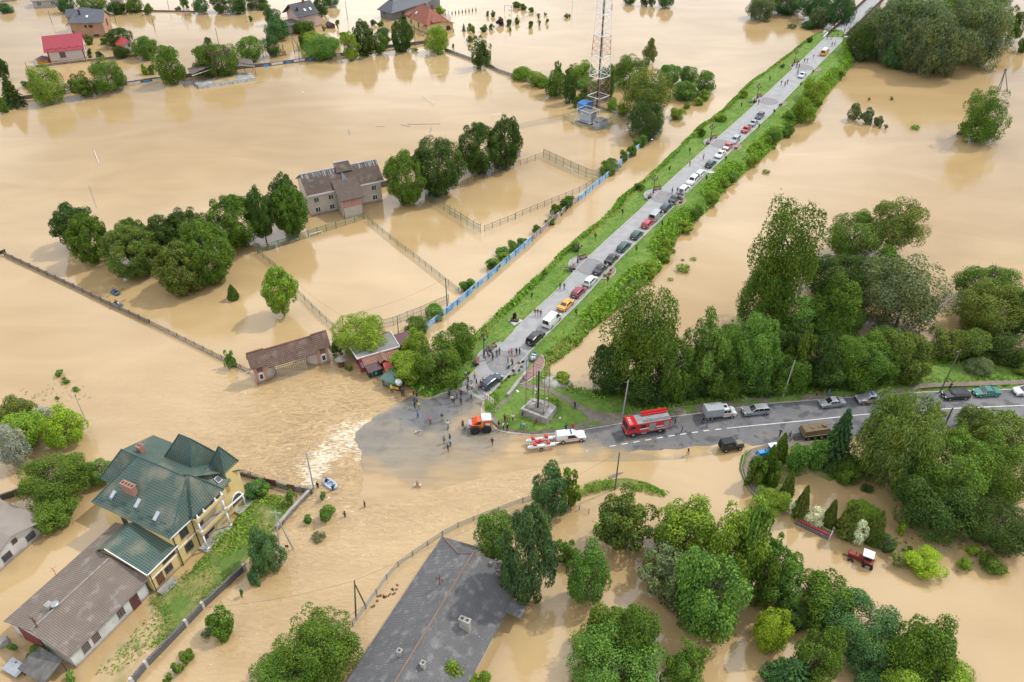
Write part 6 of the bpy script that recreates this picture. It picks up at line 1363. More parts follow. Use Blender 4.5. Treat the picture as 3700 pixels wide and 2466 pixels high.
b=MB();b.box(c0-nxv*4.3+Vector((0,0,.2)),(2.2,2.2,1.6),.5);b.box(c0+nxv*4.4+Vector((0,0,.6)),(1.0,1.0,2.2),.5);b.build('white_abutment',whitewall,t)
for k in range(1,4):b=MB();p=c0+ax*(k*22);b.box(p+Vector((0,0,-2.2)),(5,1.6,3.6),math.atan2(nxv.y,nxv.x));b.build('pier',concrete,t)
# ================================================================== vehicles
tyre=mat('tyre',(.02,.02,.021),.85);rim=mat('rim',(.45,.46,.48),.35,metal=.7);black=mat('black_plastic',(.02,.02,.022),.6);cglass=mat('car_glass',(.015,.02,.025),.06,spec=.8)
redl=mat('red_lamp',(.4,.01,.01),.3);whl=mat('clear_lamp',(.7,.72,.72),.15);plate=mat('number_plate',(.75,.75,.72),.5);white_p=paint('white',(.74,.75,.76))
def wheel(parent,x,y,r,w_=.2,rr=.62):
 s=1 if y>0 else-1;b=MB();b.tube((x,y-w_/2,r),(x,y+w_/2,r),r,r,16);o=b.build('wheel',tyre,parent,loc=O0)
 q=MB();q.tube((x,y+s*w_*.45,r),(x,y+s*(w_/2+.015),r),r*rr,r*rr*.9,12);q.build('rim',rim,o,loc=O0);return o
ST_=dict(
sedan=[(-.5,.50,.50),(-.485,.64,.64),(-.30,.67,.67),(-.15,.66,.965),(-.02,.65,1.0),(.08,.64,.985),(.25,.62,.63),(.44,.53,.54),(.49,.42,.43),(.5,.36,.37)],
hatch=[(-.5,.50,.50),(-.49,.64,.65),(-.39,.66,.95),(-.15,.65,1.0),(.06,.64,.985),(.24,.62,.63),(.43,.54,.55),(.49,.42,.43),(.5,.36,.37)],
wagon=[(-.5,.48,.48),(-.492,.62,.63),(-.43,.66,.95),(-.2,.65,1.0),(.06,.64,.985),(.23,.62,.63),(.43,.54,.55),(.49,.42,.43),(.5,.36,.37)],
suv=[(-.5,.46,.46),(-.495,.62,.63),(-.45,.64,.95),(-.2,.64,1.0),(.08,.63,.985),(.22,.61,.62),(.44,.56,.57),(.49,.46,.47),(.5,.38,.39)],
van=[(-.5,.40,.40),(-.497,.52,.55),(-.485,.55,.96),(-.2,.54,1.0),(.2,.53,.985),(.36,.50,.53),(.45,.42,.43),(.495,.34,.35),(.5,.28,.29)])
RF=dict(sedan=(2,3,5,6),hatch=(1,2,4,5),wagon=(1,2,4,5),suv=(1,2,4,5),van=(1,2,4,5))
def shell(b,st,Lc,Wc,Hc,zb=.17,wt=.78):
 V=[];n=len(st)
 for i,(x,zbel,zt)in enumerate(st):
  e=min(i,n-1-i);k=(.90,.96,.985)[min(e,2)]if e<3 else 1.0;y=Wc/2*k;cab=zt-zbel>.1;yt=Wc/2*(wt if cab else .9*k)
  half=[(y*.93,zb),(y,zb+.16),(y*.985,zbel*Hc),(yt,zt*Hc-(.05 if cab else 0)),(yt*.86,zt*Hc)]
  V+=[(x*Lc,s*a,z)for s,q in((1,half),(-1,half[::-1]))for a,z in q]
 F=[]
 for i in range(n-1):
  for k in range(10):F.append((i*10+k,i*10+(k+1)%10,i*10+10+(k+1)%10,i*10+10+k))
 F+=[tuple(range(10)),tuple(range((n-1)*10,n*10))]
 return b.mesh(V,F)
def make_car(kind,label,Lc,Wc,Hc,pm,roof=None,name='car',cat='car',side=True,group=None,wr=.31):
 t=thing(name,label,cat,group=group);st=ST_[kind];r0,r1,f1,f0=RF[kind];b=MB();shell(b,st,Lc,Wc,Hc);body=b.build('body',pm,t,loc=O0,smooth=False)
 wt=.78;Y=Wc/2
 def q(i,top,k):x,zb_,zt=st[i];return Vector((x*Lc,Y*(k if not top else wt*k),(zt if top else zb_)*Hc))
 def panel(name,i0,i1,sgn):
  a=[q(i0,False,.80),q(i1,True,.82)];p=[a[0],a[1],Vector((a[1].x,-a[1].y,a[1].z)),Vector((a[0].x,-a[0].y,a[0].z))];c=sum(p,Vector())/4;n=(p[1]-p[0]).cross(p[3]-p[0]).normalized();n=n if n.z>0 else-n
  p=[c+(v-c)*.9+n*.02+Vector((0,0,-.01))for v in p];b=MB();b.prism(p,tuple(-n*.03));return b.build(name,cglass,t,loc=O0)
 panel('rear_window',r0,r1,1);panel('windscreen',f0,f1,1)
 for s in(1,-1):
  x0,x1,x2,x3=st[r0][0]*Lc,st[r1][0]*Lc,st[f1][0]*Lc,st[f0][0]*Lc;zb_=st[r1][1]*Hc+.05;zt=Hc*.945;pa=[(x0+.12*(x1-x0)+.1,zb_),(x1+.06,zt),(x2-.06,zt),(x3-.22,zb_)]
  if kind=='van' and side:pa=[(x2-.75,zb_),(x2-.7,zt),(x2-.02,zt),(x3-.25,zb_)]
  o=Y*.985;i_=Y*wt;yat=lambda z:o+(i_-o)*(z-st[r1][1]*Hc)/((1-st[r1][1])*Hc)
  b=MB();b.prism([(x,s*(yat(z)+.012),z)for x,z in pa],(0,-s*.03,0));sw=b.build('side_window',cglass,t,loc=O0)
  if kind!='van':
   b=MB()
   for fx in(.36,.66):
    xx=lerp(pa[0][0],pa[3][0],fx);b.prism([(xx-.03,s*(yat(zb_)+.018),zb_),(xx-.03,s*(yat(zt)+.018),zt),(xx+.05,s*(yat(zt)+.018),zt),(xx+.05,s*(yat(zb_)+.018),zb_)],(0,-s*.02,0))
   b.build('pillar',pm,sw,loc=O0)
  for x in(-.31,.31):wheel(t,x*Lc,s*(Y-.09),wr)
  b=MB();b.box((Lc*.475,s*Y*.66,Hc*.44),(.14,Y*.42,.15));b.build('headlight',whl,t,loc=O0)
  b=MB();b.box((-Lc*.487,s*Y*.76,Hc*.52),(.1,Y*.26,.2));b.build('tail_light',redl,t,loc=O0)
  b=MB();b.box((x3-.32,s*(Y+.09),zb_+.06),(.14,.18,.13));b.build('wing_mirror',black if kind=='van' else pm,t,loc=O0)
 b=MB();b.box((Lc*.492,0,.3),(.1,Wc*.84,.2));b.build('front_bumper',black,t,loc=O0);b=MB();b.box((-Lc*.492,0,.32),(.1,Wc*.84,.2));b.build('rear_bumper',black,t,loc=O0)
 b=MB();b.box((-Lc*.503,0,.5),(.03,.5,.12));b.build('number_plate',plate,t,loc=O0);b=MB();b.box((Lc*.503,0,.4),(.03,.5,.12));b.build('number_plate',plate,t,loc=O0)
 return t
def placecar(t,x,y,head,dz=.6,base=0.0):
 h=base
 for _ in range(6):p=P(x,y,h+dz);h=max(base,float(landz(p.x,p.y))+.055)
 t.location=(p.x,p.y,h);t.rotation_euler.z=head;return t
def recolour(t,m,part='body'):
 for c in t.children:
  if c.name.split('.')[0]==part:setmat(c,0,m)
  for g in c.children:
   if g.name.startswith('pillar'):setmat(g,0,m)
HA=math.atan2(AX.y,AX.x);HB_=HA+math.pi
DIM=dict(sedan=(4.35,1.72,1.42),hatch=(3.95,1.7,1.46),wagon=(4.5,1.74,1.46),suv=(4.45,1.82,1.68),van=(4.9,1.95,2.05))
dark_b=paint('black',(.018,.019,.022));dkblue=paint('dark_blue',(.03,.045,.075));dkgrey=paint('dark_grey',(.055,.065,.08));silver=mat('paint_silver',(.44,.47,.5),.3,metal=.55);dgreen=paint('dark_green',(.01,.06,.055));redp_=paint('red',(.48,.03,.04));maroon=paint('maroon',(.27,.012,.03));orange=paint('orange_yellow',(.75,.33,.02));paleblue=paint('pale_blue',(.55,.64,.7));teal=paint('teal',(.03,.2,.17));pearl=paint('pearl_white',(.68,.7,.72))
PROTOC={}
def car(kind,m,x,y,head,label,group='cars parked in line along the promenade',dz=.6,base=0.0):
 if kind not in PROTOC:t=make_car(kind,label,*DIM[kind],m,group=group,wr=.33 if kind in('suv','van')else .3);PROTOC[kind]=t
 else:t=dup(PROTOC[kind],label=label,group=group);recolour(t,m)
 return placecar(t,x,y,head,dz,base)
car('wagon',dkblue,1777,1378,HA-.12,'dark blue grey estate car parked on the lowest part of the promenade beside the crowd')
suv1=car('suv',dark_b,1935,1221,HA,'black off-road car with a spare wheel on its tail, parked behind the white van')
b=MB();b.tube((-2.2,0,.95),(-2.42,0,.95),.32,.32,14);b.build('spare_wheel',tyre,suv1,loc=O0)
b=MB();b.tube((-2.42,0,.95),(-2.45,0,.95),.2,.2,12);b.build('spare_wheel_cover',rim,suv1,loc=O0)
car('van',white_p,1994,1152,HA,'white panel van parked in front of the orange saloon',dz=1.0)
car('sedan',orange,2045,1100,HA,'orange yellow saloon parked between the white van and the maroon hatchback')
car('hatch',maroon,2090,1055,HA,'maroon hatchback parked between the orange saloon and a white hatchback')
car('hatch',white_p,2133,1015,HA,'white hatchback parked just below the lower gravel flower bed')
car('sedan',dark_b,2170,971,HA,'black saloon parked beside the lower gravel flower bed')
car('sedan',dark_b,2211,934,HA,'black saloon parked just above the lower gravel flower bed')
car('wagon',dgreen,2255,890,HA,'dark green estate car parked behind a dark green hatchback')
car('hatch',dgreen,2301,848,HA,'dark green hatchback parked between the green estate and the red hatchback')
car('hatch',redp_,2340,808,HA,'red hatchback parked behind the silver minivan')
car('van',silver,2370,776,HA,'silver minivan with a white roof between the red hatchback and a dark estate',dz=.95)
car('wagon',dkblue,2408,748,HA,'dark blue estate car parked in front of the silver minivan')
car('sedan',dkgrey,2438,717,HA,'dark grey saloon parked beside the upper middle flower bed')
car('suv',pearl,2473,685,HA,'white estate like off-road car, lowest of the three white cars in a row')
car('suv',white_p,2502,653,HB_,'white off-road car facing the camera, middle of the three white cars in a row')
car('wagon',white_p,2531,627,HA,'white estate car, highest of the three white cars in a row')
car('wagon',dgreen,2569,591,HA,'dark green estate car parked alone above the three white cars')
car('sedan',pearl,2603,557,HB_,'white saloon facing the camera below the red car with the white bonnet')
rw=car('sedan',redp_,2630,529,HB_,'red saloon with a white bonnet facing the camera')
b=MB();b.prism([(1.12,-.7,.92),(2.1,-.66,.79),(2.1,.66,.79),(1.12,.7,.92)],.03);b.build('bonnet',white_p,rw,loc=O0)['label']='white bonnet of the red saloon'
car('wagon',silver,2656,505,HB_,'silver estate car facing the camera behind the red car with the white bonnet')
car('sedan',redp_,2697,467,HA,'red saloon parked behind the silver saloon near the top of the line')
car('sedan',silver,2723,444,HA,'silver saloon between the upper red saloon and the dark grey hatchback')
car('hatch',dkgrey,2746,418,HB_,'dark grey hatchback facing the camera at the upper end of the parked line')
car('sedan',paleblue,2899,271,HB_,'pale blue saloon facing the camera beside the topmost flower bed')
yv=car('van',orange,2980,187,HA,'yellow van with a white roof parked near the bridge',dz=1.0)
b=MB();b.box((-.35,0,2.03),(3.6,1.42,.12));b.box((-.35,0,1.9),(3.75,1.6,.2));b.build('roof',white_p,yv,loc=O0)['label']='white roof of the yellow van'
def rdir(x):a=Vector(px([(x-60,np.interp(x-60,[p[0]for p in CL],[p[1]for p in CL]))])[0]);c=Vector(px([(x+60,np.interp(x+60,[p[0]for p in CL],[p[1]for p in CL]))])[0]);d=c-a;return math.atan2(d.y,d.x)
RG='vehicles standing along the main road'
car('wagon',silver,2731,1482,rdir(2731)+math.pi,'silver estate car on the road behind the white canvas truck',RG,base=.04)
car('sedan',silver,3007,1454,rdir(3007)+math.pi,'silver saloon on the road below the walker in blue',RG,base=.04)
car('wagon',dark_b,3454,1427,rdir(3454)+math.pi,'dark estate car with an opened boot parked at the kerb near the right edge',RG,base=.04)
car('sedan',teal,3565,1416,rdir(3565)+math.pi,'teal green saloon parked at the right edge of the road',RG,base=.04)
car('hatch',white_p,3706,1412,rdir(3600)+math.pi,'white car cut by the right edge of the picture',RG,base=.04)
# ---- pickups: double cab, and a canopy on one of them
orline=mat('orange_stripe',(.75,.2,.03),.5)
def make_pickup(label,m,canopy):
 t=thing('pickup_truck',label,'pickup',group=RG);Lc,Wc,Hc=4.9,1.78,1.72;Y=Wc/2
 st=[(-.5,.56,.56),(-.495,.60,.60),(-.17,.60,.60),(-.15,.60,.97),(0,.60,1.0),(.1,.6,.98),(.24,.58,.59),(.44,.54,.55),(.49,.45,.46),(.5,.36,.37)]
 b=MB();shell(b,st,Lc,Wc,Hc,.3,.8);b.build('body',m,t,loc=O0)
 b=MB();b.prism([(1.12,-.66,1.04),(.5,-.58,1.64),(.5,.58,1.64),(1.12,.66,1.04)],.03);b.build('windscreen',cglass,t,loc=O0)
 for s in(1,-1):
  b=MB();b.prism([(-.66,s*.885,1.08),(-.62,s*.75,1.6),(.4,s*.75,1.6),(.92,s*.885,1.08)],(0,-s*.03,0));b.build('side_window',cglass,t,loc=O0)
  for x in(-.29,.32):wheel(t,x*Lc,s*(Y-.08),.37,.24)
  b=MB();b.box((Lc*.476,s*.62,.8),(.16,.36,.18));b.build('headlight',whl,t,loc=O0);b=MB();b.box((-Lc*.49,s*.78,.8),(.1,.16,.26));b.build('tail_light',redl,t,loc=O0)
  b=MB();b.box((-.1,s*.9,.86),(4.4,.02,.09));b.build('side_stripe',orline,t,loc=O0)
 b=MB()
 if canopy:b.prism([(-2.4,-.84,1.05),(-2.3,-.72,1.68),(-.78,-.72,1.74),(-.78,-.86,1.05)],(0,0,.01));b.mesh([(-2.42,-.86,1.0),(-2.42,.86,1.0),(-.78,.86,1.0),(-.78,-.86,1.0),(-2.3,-.7,1.7),(-2.3,.7,1.7),(-.78,.7,1.76),(-.78,-.7,1.76)],[(0,1,5,4),(1,2,6,5),(2,3,7,6),(3,0,4,7),(4,5,6,7)]);b.build('canopy',white_p,t,loc=O0)
 else:b.box((-1.62,0,1.04),(1.55,1.5,.06));b.build('load_cover',silver,t,loc=O0)
 b=MB();b.box((.0,0,1.78),(.22,1.05,.12));b.build('light_bar',mat('blue_light',(.03,.1,.5),.2),t,loc=O0)
 b=MB();b.box((Lc*.497,0,.5),(.12,1.5,.26));b.build('front_bumper',black,t,loc=O0);return t
placecar(make_pickup('white rescue pickup with a canopy and blue light bar towing the boat trailer',mat('paint_rescue_white',(.72,.71,.68),.3,coat=.5),True),2062,1576,rdir(2100),.8,.04)
placecar(make_pickup('silver rescue pickup with an orange stripe on the road beside the weeping birch',silver,False),3146,1437,rdir(3140)+math.pi,.8,.04)
# ---- trailer and the catamaran on it
p=P(1962,1606,.5);hd=rdir(2100)+.02
t=thing('boat_trailer','two wheeled galvanised boat trailer behind the white rescue pickup','trailer',(p.x,p.y,.04),hd,RG)
b=MB();
for y in(-.8,.8):b.beam((-2.2,y,.62),(1.4,y*.8,.62),.1,.1)
for x in(-2.2,-1,0,1.2):b.beam((x,-1.0,.6),(x,1.0,.6),.1,.1)
b.beam((1.2,.6,.62),(2.6,0,.6),.1,.1);b.beam((1.2,-.6,.62),(2.6,0,.6),.1,.1);b.build('frame',metal,t,loc=O0);b=MB();b.beam((-2.25,-1.15,.85),(-2.25,1.15,.85),.14,.3);b.build('tail_board',metal,t,loc=O0)
for s in(1,-1):wheel(t,-.5,s*1.0,.3,.2)
t=thing('catamaran','white inflatable catamaran with bright red seats lying on the boat trailer','boat',(p.x,p.y,.7),hd)
for s in(1,-1):
 b=MB();b.tube((-2.4,s*.75,.3),(1.7,s*.75,.3),.3,.3,10);b.tube((1.7,s*.75,.3),(2.5,s*.72,.5),.3,.04,10);b.tube((-2.4,s*.75,.3),(-2.7,s*.75,.34),.3,.12,10);b.build('float',white_p,t,loc=O0,smooth=True)
rs_=mat('red_fabric',(.55,.03,.03),.7)
for x,y in((-1.5,.75),(-1.5,-.7),(-.3,.0),(.7,.75),(.7,-.7),(-1.0,-.1)):b=MB();b.box((x,y,.68),(.55,.5,.26));b.box((x-.25,y,.9),(.12,.5,.3));b.build('seat',rs_,t,loc=O0)
b=MB();
for x in(-1.6,-.2,.9):b.beam((x,-.9,.55),(x,.9,.55),.12,.08)
b.build('cross_frame',metal,t,loc=O0)
# ---- fire engine
fr=paint('fire_red',(.55,.02,.025));p=P(2334,1536,1.3);hd=rdir(2334)+math.pi
t=thing('fire_engine','red fire engine with white stripes and roof ladders standing on the wet road','fire engine',(p.x,p.y,.04),hd,RG)
b=MB();b.prism([(3.5,-1.15,2.75),(3.5,1.15,2.75),(2.0,1.15,2.8),(2.0,-1.15,2.8)],1.9);b.mesh([(3.5,-1.15,.7),(3.5,1.15,.7),(3.75,1.1,.7),(3.75,-1.1,.7),(3.5,-1.15,2.75),(3.5,1.15,2.75),(3.75,1.1,1.7),(3.75,-1.1,1.7)],[(2,3,7,6),(6,7,4,5),(0,3,7,4),(1,2,6,5),(0,1,2,3)]);b.build('cab',fr,t,loc=O0)
b=MB();b.box((.95,0,1.75),(2.05,2.3,2.0));b.box((-1.95,0,1.75),(3.75,2.3,2.0));b.build('body',fr,t,loc=O0)
b=MB();b.prism([(3.77,-1.0,1.72),(3.77,1.0,1.72),(3.54,1.05,2.66),(3.54,-1.05,2.66)],(-.02,0,0));b.build('windscreen',cglass,t,loc=O0)
for s in(1,-1):
 for x,w_ in((2.75,.85),(1.0,.95)):b=MB();b.box((x,s*1.155,2.2),(w_,.03,.62));b.build('side_window',cglass,t,loc=O0)
 for x,w_ in((-.6,1.15),(-3.1,1.0)):b=MB();b.box((x,s*1.16,1.75),(w_,.03,1.6));b.build('roller_shutter',metal,t,loc=O0)
 b=MB();b.box((.75,s*1.158,1.62),(1.5,.02,.22));b.box((-1.9,s*1.158,1.62),(1.3,.02,.22));b.build('white_stripe',white_p,t,loc=O0)
 for x in(2.55,-2.1):wheel(t,x,s*1.0,.53,.34,.5);b=MB();b.box((x,s*1.13,1.12),(1.35,.1,.12));b.build('mudguard',fr if x>0 else white_p,t,loc=O0)
 b=MB();b.box((3.74,s*.85,.95),(.06,.32,.22));b.build('headlight',whl,t,loc=O0)
 b=MB();b.box((.7,s*1.05,.62),(.9,.2,.4));b.build('side_box',metal,t,loc=O0);b=MB();b.box((3.45,s*1.35,2.2),(.14,.18,.42));b.build('wing_mirror',black,t,loc=O0)
b=MB();b.box((3.72,0,.68),(.2,2.3,.36));b.build('front_bumper',black,t,loc=O0);b=MB();b.box((-.2,0,.62),(7.0,.9,.25));b.build('chassis',black,t,loc=O0)
b=MB();b.box((-.9,0,2.79),(5.7,2.15,.06));b.build('roof_deck',metal,t,loc=O0)
b=MB();b.box((-1.5,-.98*-1*-1,3.15),(4.4,.4,.3));b.box((-1.5,-.6,3.02),(4.4,.3,.16));b.build('hose_tube',fr,t,loc=O0)
b=MB()
for y in(.55,.85):b.beam((-3.7,y,3.0),(1.0,y,3.0),.07,.1)
for k in range(14):b.beam((-3.6+k*.34,.55,2.98),(-3.6+k*.34,.85,2.98),.05,.05)
b.build('ladder',metal,t,loc=O0)
for x,y in((1.3,.2),(-.4,0),(-2.4,.1)):
 b=MB();b.path([(x+.3*math.cos(a),y+.3*math.sin(a),2.9)for a in np.linspace(0,6.283,13)],.04,4);b.build('coiled_hose',mat('pale_hose',(.5,.42,.33),.8),t,loc=O0)
b=MB()  # roof markings, bold white strokes as on the cab roof
for x,y,dx,dy in((3.1,-.75,.5,.1),(2.88,-.68,.1,.25),(3.1,-.3,.5,.1),(3.1,-.05,.5,.1),(3.1,-.18,.1,.2),(3.1,.3,.5,.1),(3.32,.38,.08,.22),(3.1,.38,.08,.2),(2.88,.38,.08,.22),(3.1,.8,.5,.1),(3.32,.68,.08,.2)):b.box((x-.15,y,2.81),(dx,dy,.02))
b.build('roof_marking',white_p,t,loc=O0)
b=MB()
for k in range(6):b.box((-3.86,1.05,.95+k*.27),(.04,.18,.14));b.box((-3.86,-1.05,.95+k*.27),(.04,.18,.14))
b.build('chevron_marking',white_p,t,loc=O0)
# ---- canvas-covered rescue truck
p=P(2600,1489,1.0);hd=rdir(2600)
t=thing('canvas_truck','white crew cab truck with a grey canvas covered bed behind the fire engine','truck',(p.x,p.y,.04),hd,RG)
b=MB();b.mesh([(.35,-.95,.5),(2.75,-.88,.5),(2.75,.88,.5),(.35,.95,.5),(.35,-.95,1.3),(2.72,-.85,1.0),(2.72,.85,1.0),(.35,.95,1.3),(1.95,-.9,1.25),(1.95,.9,1.25)],[(0,1,5,8,4),(3,7,9,6,2),(1,2,6,5),(5,6,9,8),(0,4,7,3),(0,3,2,1)]);b.mesh([(.35,-.95,1.3),(1.95,-.9,1.25),(1.95,.9,1.25),(.35,.95,1.3),(.35,-.78,2.05),(1.3,-.75,2.08),(1.3,.75,2.08),(.35,.78,2.05)],[(0,1,5,4),(1,2,6,5),(2,3,7,6),(4,5,6,7),(3,0,4,7)]);b.build('cab',white_p,t,loc=O0)
b=MB();b.prism([(1.94,-.78,1.32),(1.94,.78,1.32),(1.36,.7,2.02),(1.36,-.7,2.02)],(-.02,0,0));b.build('windscreen',cglass,t,loc=O0)
for s in(1,-1):
 for x,w_ in((.65,.5),(1.25,.5)):b=MB();b.box((x,s*.9,1.62),(w_,.06,.5));b.build('side_window',cglass,t,loc=O0)
 wheel(t,1.9,s*.85,.36,.22);wheel(t,-1.55,s*.82,.36,.3);b=MB();b.box((1.2,s*.96,.98),(2.2,.02,.1));b.build('side_stripe',orline,t,loc=O0);b=MB();b.box((2.74,s*.62,.85),(.06,.3,.2));b.build('headlight',whl,t,loc=O0)
b=MB();b.box((-1.2,0,1.0),(3.0,2.0,.4));b.build('load_bed',mat('grey_bed',(.3,.33,.36),.6),t,loc=O0)
b=MB();b.prism([(-2.7,-1.02,1.1),(-2.7,-.95,2.35),(-2.7,-.5,2.5),(-2.7,.5,2.5),(-2.7,.95,2.35),(-2.7,1.02,1.1)],(2.98,0,0));b.build('canvas_cover',mat('grey_canvas',(.36,.39,.41),.85,(.3,.33,.35),2,.6),t,loc=O0);b=MB();b.box((.85,0,2.09),(.5,.6,.06));b.build('roof_hatch',cglass,t,loc=O0);b=MB();b.box((2.76,0,.55),(.14,1.8,.25));b.build('front_bumper',black,t,loc=O0)
# ---- olive jeep with canvas top
olive=mat('olive_paint',(.05,.05,.032),.7,(.035,.036,.025),2,.6);p=P(2643,1610,.7);hd=rdir(2640)+.05
t=thing('jeep','dark olive army jeep with a black canvas top at the edge of the flood','jeep',(p.x,p.y,.04),hd,RG)
b=MB();b.box((-.6,0,.85),(2.6,1.6,.75));b.box((1.2,0,.85),(1.2,1.35,.7));b.box((1.25,.76,.95),(1.0,.24,.12));b.box((1.25,-.76,.95),(1.0,.24,.12));b.build('body',olive,t,loc=O0)
b=MB();b.mesh([(-1.9,-.8,1.2),(.35,-.8,1.2),(.35,.8,1.2),(-1.9,.8,1.2),(-1.75,-.68,1.92),(.1,-.68,1.95),(.1,.68,1.95),(-1.75,.68,1.92)],[(0,1,5,4),(1,2,6,5),(2,3,7,6),(3,0,4,7),(4,5,6,7)]);b.build('canvas_top',mat('black_canvas',(.035,.038,.042),.8),t,loc=O0)
b=MB();b.prism([(.42,-.65,1.25),(.42,.65,1.25),(.2,.6,1.85),(.2,-.6,1.85)],(-.03,0,0));b.build('windscreen',cglass,t,loc=O0)
for s in(1,-1):
 for x in(-1.2,1.2):wheel(t,x,s*.72,.4,.24,.45)
 b=MB();b.box((-.6,s*.81,1.5),(1.0,.03,.4));b.build('side_window',cglass,t,loc=O0);b=MB();b.tube((1.8,s*.48,.95),(1.86,s*.48,.95),.11,.11,10);b.build('headlight',whl,t,loc=O0)
b=MB();b.tube((-1.92,.2,1.05),(-2.1,.2,1.05),.38,.38,14);b.build('spare_wheel',tyre,t,loc=O0);b=MB();b.box((1.86,0,.6),(.1,1.5,.16));b.build('front_bumper',olive,t,loc=O0);b=MB();b.box((1.25,0,1.22),(1.0,1.0,.05));b.build('bonnet',mat('tan_bonnet',(.24,.22,.16),.7),t,loc=O0)
# ---- armoured carrier
p=P(2948,1562,.8);hd=rdir(2940)+.03;sand=mat('sand_brown_paint',(.19,.135,.075),.85,(.13,.09,.05),2,.7);t=thing('armoured_carrier','sand brown eight wheeled armoured carrier half hidden behind the tall spruce','armoured vehicle',(p.x,p.y,.04),hd,RG)
b=MB();b.mesh([(-2.6,-1.1,1.0),(2.6,-1.1,1.0),(2.6,1.1,1.0),(-2.6,1.1,1.0),(-2.4,-.85,1.9),(1.7,-.8,1.95),(1.7,.8,1.95),(-2.4,.85,1.9),(-2.4,-.95,.55),(2.2,-.95,.55),(2.2,.95,.55),(-2.4,.95,.55)],[(0,1,5,4),(1,2,6,5),(2,3,7,6),(3,0,4,7),(4,5,6,7),(0,8,9,1),(1,9,10,2),(2,10,11,3),(3,11,8,0),(8,11,10,9)]);b.build('hull',sand,t,loc=O0)
for x in(-.9,.4):b=MB();b.tube((x,0,1.9),(x,0,2.02),.3,.28,12);b.build('hatch',sand,t,loc=O0)
b=MB();b.tube((1.2,0,1.9),(1.2,0,2.25),.5,.35,12);b.tube((1.4,0,2.1),(2.4,0,2.2),.05);b.build('turret',sand,t,loc=O0)
for s in(1,-1):
 for x in(-1.8,-.65,.5,1.65):wheel(t,x,s*.98,.48,.3,.5)
 b=MB();b.box((-.2,s*1.12,1.08),(4.6,.16,.1));b.build('track_guard',sand,t,loc=O0)
# ---- orange amphibious all-terrain vehicle
p=P(1736,1533,1.1);hd=math.radians(188);org=paint('rescue_orange',(.75,.09,.015));yel=paint('rescue_yellow',(.78,.42,.02));t=thing('amphibious_vehicle','orange amphibious rescue vehicle with a white canvas roof on four huge black tyres','rescue vehicle',(p.x,p.y,.0),hd)
b=MB();b.mesh([(-1.7,-.85,1.0),(1.7,-.8,1.0),(1.7,.8,1.0),(-1.7,.85,1.0),(-1.7,-.85,1.7),(1.6,-.78,1.65),(1.6,.78,1.65),(-1.7,.85,1.7)],[(0,1,5,4),(1,2,6,5),(2,3,7,6),(3,0,4,7),(4,5,6,7),(0,3,2,1)]);b.mesh([(-1.7,-.85,1.7),(1.2,-.8,1.66),(1.2,.8,1.66),(-1.7,.85,1.7),(-1.6,-.72,2.4),(.55,-.72,2.35),(.55,.72,2.35),(-1.6,.72,2.4)],[(0,1,5,4),(1,2,6,5),(2,3,7,6),(3,0,4,7),(4,5,6,7)]);b.build('body',org,t,loc=O0)
b=MB();b.prism([(-1.75,-.82,2.62),(-.2,-.82,2.66),(-.2,.82,2.66),(-1.75,.82,2.62)],.26);b.build('white_roof',white_p,t,loc=O0)
b=MB();b.prism([(1.25,-.7,1.72),(1.25,.7,1.72),(.6,.64,2.3),(.6,-.64,2.3)],(.02,0,.02));b.build('windscreen',org,t,loc=O0)
for s in(1,-1):
 b=MB();b.prism([(-.05,s*.835,1.75),(-.05,s*.77,2.25),(.45,s*.77,2.22),(.95,s*.835,1.72)],(0,-s*.04,0));b.build('side_window',cglass,t,loc=O0);b=MB();b.prism([(-.35,s*.86,1.2),(-.35,s*.78,2.3),(-.12,s*.78,2.3),(-.12,s*.86,1.2)],(0,-s*.04,0));b.prism([(.0,s*.855,1.6),(.0,s*.84,1.72),(1.1,s*.84,1.7),(1.3,s*.85,1.6)],(0,-s*.04,0));b.build('yellow_trim',yel,t,loc=O0)
 b=MB();b.prism([(-1.5,s*.868,1.2),(-1.5,s*.84,1.8),(-.7,s*.84,1.9),(-.9,s*.868,1.2)],(0,-s*.03,0));b.build('white_emblem',white_p,t,loc=O0)
 for x in(-.95,1.0):
  b=MB();y=s*1.0;b.tube((x,y-.28,.72),(x,y+.28,.72),.72,.72,20);o=b.build('wheel',tyre,t,loc=O0);q=MB()
  for k in range(20):a=2*math.pi*k/20;q.box((x+.72*math.cos(a),y,.72+.72*math.sin(a)),(.09,.54,.09))
  q.build('tread',tyre,o,loc=O0);q=MB();q.tube((x,y+s*.27,.72),(x,y+s*.3,.72),.32,.28,12);q.build('rim',black,o,loc=O0)
b=MB();b.box((1.95,0,1.15),(.5,1.5,.08));b.box((1.7,0,1.72),(.5,1.3,.05));b.build('front_rack',metal,t,loc=O0);b=MB();b.box((-1.95,0,1.5),(.12,.9,1.1));b.build('rear_door',metal,t,loc=O0)
